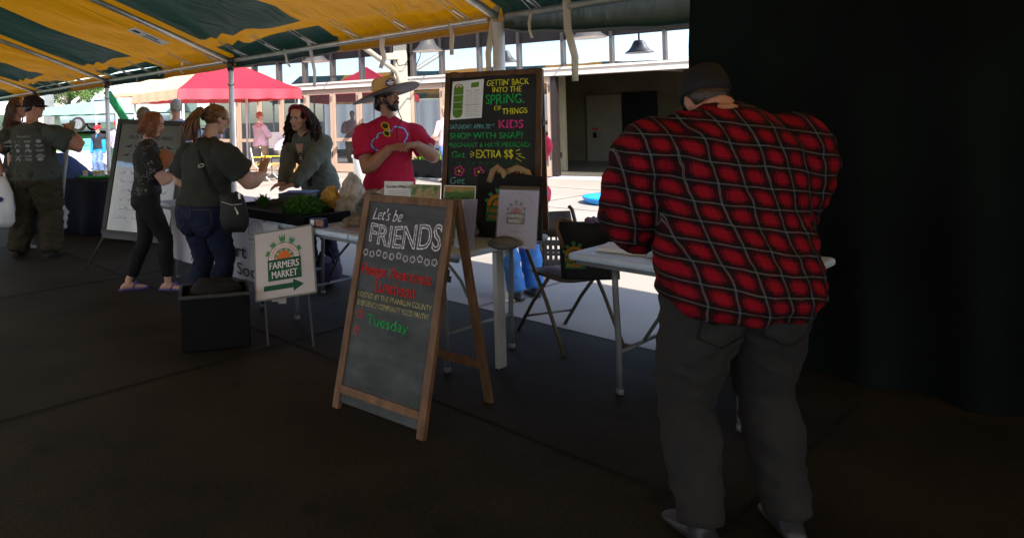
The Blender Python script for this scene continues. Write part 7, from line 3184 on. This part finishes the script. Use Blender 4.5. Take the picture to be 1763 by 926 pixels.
for z_, g_ in ((.432, .97), (.445, 1.0), (.456, .98)):
    rings.append([Vector((math.copysign(abs(math.cos(a)) ** .45, math.cos(a)) * Wc / 2 * .93 * g_, -.03 + math.copysign(abs(math.sin(a)) ** .45, math.sin(a)) * Dc / 2 * g_, z_ + .012 * math.cos(a) ** 2)) for a in np.linspace(0, 6.2832, 33)[:-1]])
q.loft(rings)
q.build('seat', M['chair'], ch, True, local=True)
q = MB()
for i in range(9):
    a = -1 + 2 * i / 8
    for z_ in (.64, .72, .81):
        q.v.append(Vector((a * Wc / 2, .20 + .05 * (z_ - .64) / .2 + .035 * (1 - a * a), z_)))
for i in range(8):
    for j in range(2):
        k = i * 3 + j
        q.f.append((k, k + 3, k + 4, k + 1))
        q.m.append(0)
br_ = q.build('backrest', M['chair'], ch, True, local=True)
br_.modifiers.new('s', 'SOLIDIFY').thickness = .012
q = MB()
q.tube([(-Wc / 2 + .03, .22, .12), (Wc / 2 - .03, .22, .12)], .008, 8)
q.build('stretcher', M['chair'], ch, True, local=True)
# tote bag on the chair
bt = thing('tote_bag', 'black tote bag with a market logo propped on the brown folding chair', 'bag', (cx0.x, cx0.y, .46))
pa, pb = P(962, 383, 4.42), P(1062, 385, 4.36)
ri_ = pb - pa
ri_.z = 0
tw = ri_.length
ri_.normalize()
bk_ = Vector((-ri_.y, ri_.x, 0))
o_ = Vector((pa.x, pa.y, .462)) - bk_ * .04
hh = pa.z - .462
up2 = (Vector((0, 0, 1)) + bk_ * .12).normalized()
Mx = frame(ri_, up2, ri_.cross(up2), o_)
q = MB()
rings = []
for v_, th_ in ((0, .06), (.02, .075), (hh * .5, .07), (hh * .93, .03), (hh, .02)):
    rings.append([Mx @ Vector((tw / 2 + math.copysign(abs(math.cos(a)) ** .5, math.cos(a)) * tw / 2, v_ + .008 * math.sin(a * 3) * (v_ > .1), math.copysign(abs(math.sin(a)) ** .9, math.sin(a)) * th_ + .006 * math.sin(5 * a + v_ * 12))) for a in np.linspace(0, 6.2832, 33)[:-1]])
q.loft(rings)
q.build('bag_body', M['black_cloth'], bt, True)
lp = logo_parts()
market_logo(lp, shifted(Mx, .078), tw * .22, hh * .42, tw * .36)
logo_build(lp, bt, {'white': pmat('ochre_ink', (.5, .2, .02), .8), 'green': pmat('deep_green_ink', (.01, .11, .05), .8), 'orange': pmat('ochre_orange_ink', (.5, .2, .02), .8)})
q = MB()
q.tube([Mx @ Vector((.02, hh * .55, .05)), Mx @ Vector((-.03, hh + .0, .02)), Mx @ Vector((.02, hh + .03, -.01)), Mx @ Vector((.09, hh + .0, .0))], .022, 8, flat=.3)
q.build('handle', pmat('tan_webbing', (.20, .13, .08), .8), bt, True)
sc_ = thing('checked_scarf', 'small bundled mauve checked scarf on top of the black bag on the chair', 'scarf', tuple(P(1022, 380, 4.4)))
q = MB()
q.ell(P(1021, 380, 4.40), (.055, .035, .020), None, 20, 12)
for v in q.v:
    v += Vector((.3, .2, 1)) * noise.noise(v * 40) * .02
q.build('cloth', pmat('mauve_check', (.20, .14, .24), .9, var=.6, vs=60), sc_, True)
# magazines on the end table
for i, (a_, c_, lab, mt) in enumerate(((-.62, .66, 'white printed magazine lying on the end table', M['paper']), (-.86, .70, 'grey covered magazine beside the plaid shirt', pmat('grey_cover', (.30, .32, .34), .4, var=.5, vs=12)))):
    q = MB()
    for j in range(4):
        q.box((0, 0, .003 + .005 * j), (.27 - .004 * j, .21, .004), Matrix.Translation(tp(a_, c_, TOPZ + .002)) @ Matrix.Rotation(-.75 + .3 * i + .03 * j, 4, 'Z'))
    tag(q.build('magazine', mt, bevel=.001), lab, 'magazine')
q = MB()
q.box((0, 0, .012), (.62, .5, .02), Matrix.Translation(tp(-.80, .72, TOPZ - .0)) @ Matrix.Rotation(math.atan2(UX.y, UX.x), 4, 'Z'))
# milk crate
mc = thing('milk_crate', 'black perforated crate on the plaza behind the folding chair', 'crate', (2.05, 6.75, 0), R(-10))
q = MB()
for sy in (-.17, .17):
    for k in range(9):
        q.box((-.2 + .05 * k, sy, .15), (.018, .012, .30))
    for z_ in (.015, .10, .20, .285):
        q.box((0, sy * 1.002, z_), (.42, .013, .03))
for sx in (-.21, .21):
    for k in range(7):
        q.box((sx, -.15 + .05 * k, .15), (.012, .018, .30))
    for z_ in (.015, .10, .20, .285):
        q.box((sx * 1.002, 0, z_), (.013, .34, .03))
q.box((0, 0, .008), (.41, .33, .012))
q.build('lattice', M['black'], mc, local=True)
# blue disc on the plaza
bd = thing('kiddie_pool', 'bright blue plastic basin lying on the sunny plaza beside the plaid sleeve', 'basin', (4.35, 11.4, 0))
q = MB()
q.lathe([(.0, .01), (.42, .012), (.50, .10), (.53, .115), (.54, .10), (.50, .02), (.44, .0), (0, .0)], c=(4.35, 11.4, 0.004), n=36, cap=False)
q.build('basin', pmat('bright_blue_plastic', (.02, .28, .72), .35), bd, True)

# ================================================================ NEAR THE PAVILION
# camp chair
cc = thing('camp_chair', 'folding camp chair with yellow straps in front of the glass doors', 'chair', (-2.05, 17.3, 0), R(-25))
M['white_tube'] = pmat('white_tube', (.72, .70, .62), .4)
for sy in (-.22, .22):
    q = MB()
    q.tube([(-.25, sy, 0), (.25, sy, .45)], .014, 8)
    q.build('leg', M['white_tube'], cc, True, local=True)
    q = MB()
    q.tube([(.25, sy, 0), (-.25, sy, .45), (-.33, sy, .85)], .014, 8)
    q.build('leg', M['white_tube'], cc, True, local=True)
    q = MB()
    q.box((0, sy, .62), (.52, .05, .025))
    q.build('armrest', pmat('yellow_strap', (.60, .48, .05), .6), cc, local=True, bevel=.005)
q = MB()
q.box((0, 0, .43), (.5, .44, .02))
q.build('seat', pmat('yellow_black_cloth', (.35, .32, .06), .8, var=.6, vs=14), cc, local=True, bevel=.005)
q = MB()
q.box((-.30, 0, .67), (.02, .44, .32))
q.build('backrest', M['steel_dark'], cc, local=True, bevel=.005)
# white board on a small table
wb = thing('white_board', 'blank white board propped up beside the camp chair', 'board', (-1.9, 18.2, 0), R(-12))
q = MB()
q.box((0, 0, 1.0), (.42, .02, .42))
q.build('panel', M['paper'], wb, local=True)
for sx in (-.15, .15):
    q = MB()
    q.bar((sx, .02, 0), (sx, .02, .8), .02, .02)
    q.build('leg', M['steel_dark'], wb, local=True)
# paper bag
pbg = thing('paper_bag', 'brown paper bag with a white label near the glass doors', 'bag', (-1.5, 17.6, 0), R(-20))
q = MB()
q.loft([[Vector((sx * .16 * k, sy * .1 * k2, z)) for sx, sy in ((-1, -1), (1, -1), (1, 1), (-1, 1))] for z, k, k2 in ((0, 1, 1), (.3, 1.02, .9), (.56, 1, .6))])
q.build('sack', pmat('kraft_paper', (.42, .24, .10), .8), pbg, local=True)
q = MB()
q.box((0, -.098, .22), (.16, .012, .16))
q.build('label', M['paper'], pbg, local=True)
# white bin and planter
bn2 = thing('white_bin', 'tapered white bin on the plaza behind the man in red', 'bin', (.30, 14.2, 0))
q = MB()
q.lathe([(.17, 0), (.24, .72), (.25, .74), (.235, .73), (.165, .02)], n=24)
q.build('tub', M['white'], bn2, True, local=True)
q = MB()
q.lathe([(.25, .70), (.262, .71), (.262, .76), (.24, .765)], n=24)
q.build('rim', M['white'], bn2, True, local=True)
bj = thing('blue_jug', 'sky blue plastic jug at the foot of the white bin', 'jug', (.42, 13.2, 0))
q = MB()
q.lathe([(.11, 0), (.12, .02), (.12, .26), (.06, .36), (.045, .42), (.05, .44), (0, .44)], n=20)
q.build('tank', pmat('sky_blue_plastic', (.10, .42, .72), .4), bj, True, local=True)
q = MB()
q.tube([(.05, 0, .40), (.13, 0, .36), (.13, 0, .2)], .014, 8)
q.build('handle', pmat('sky_blue_handle', (.10, .42, .72), .4), bj, True, local=True)
pl_ = thing('planter', 'black planter with green leaves beside the glass doors', 'planter', (2.15, 17.2, 0), R(-37))
q = MB()
q.loft([[Vector((sx * .62 * k, sy * .22 * k, z)) for sx, sy in ((-1, -1), (1, -1), (1, 1), (-1, 1))] for z, k in ((0, .92), (.4, 1), (.42, 1.03), (.44, 1.03))])
q.build('trough', M['black'], pl_, local=True)
q = MB()
rnd = random.Random(14)
for i in range(420):
    b_ = Vector((rnd.uniform(-.55, .55), rnd.uniform(-.16, .16), .43))
    t_ = b_ + Vector((rnd.uniform(-.12, .12), rnd.uniform(-.12, .12), rnd.uniform(.06, .24)))
    x_, y_ = axes_from(t_ - b_)
    q.add([b_, t_.lerp(b_, .5) + x_ * .03, t_, t_.lerp(b_, .5) - x_ * .03], [(0, 1, 2, 3)])
q.build('foliage', pmat('lime_leaf', (.16, .30, .03), .7, var=.4, vs=20), pl_, local=True)
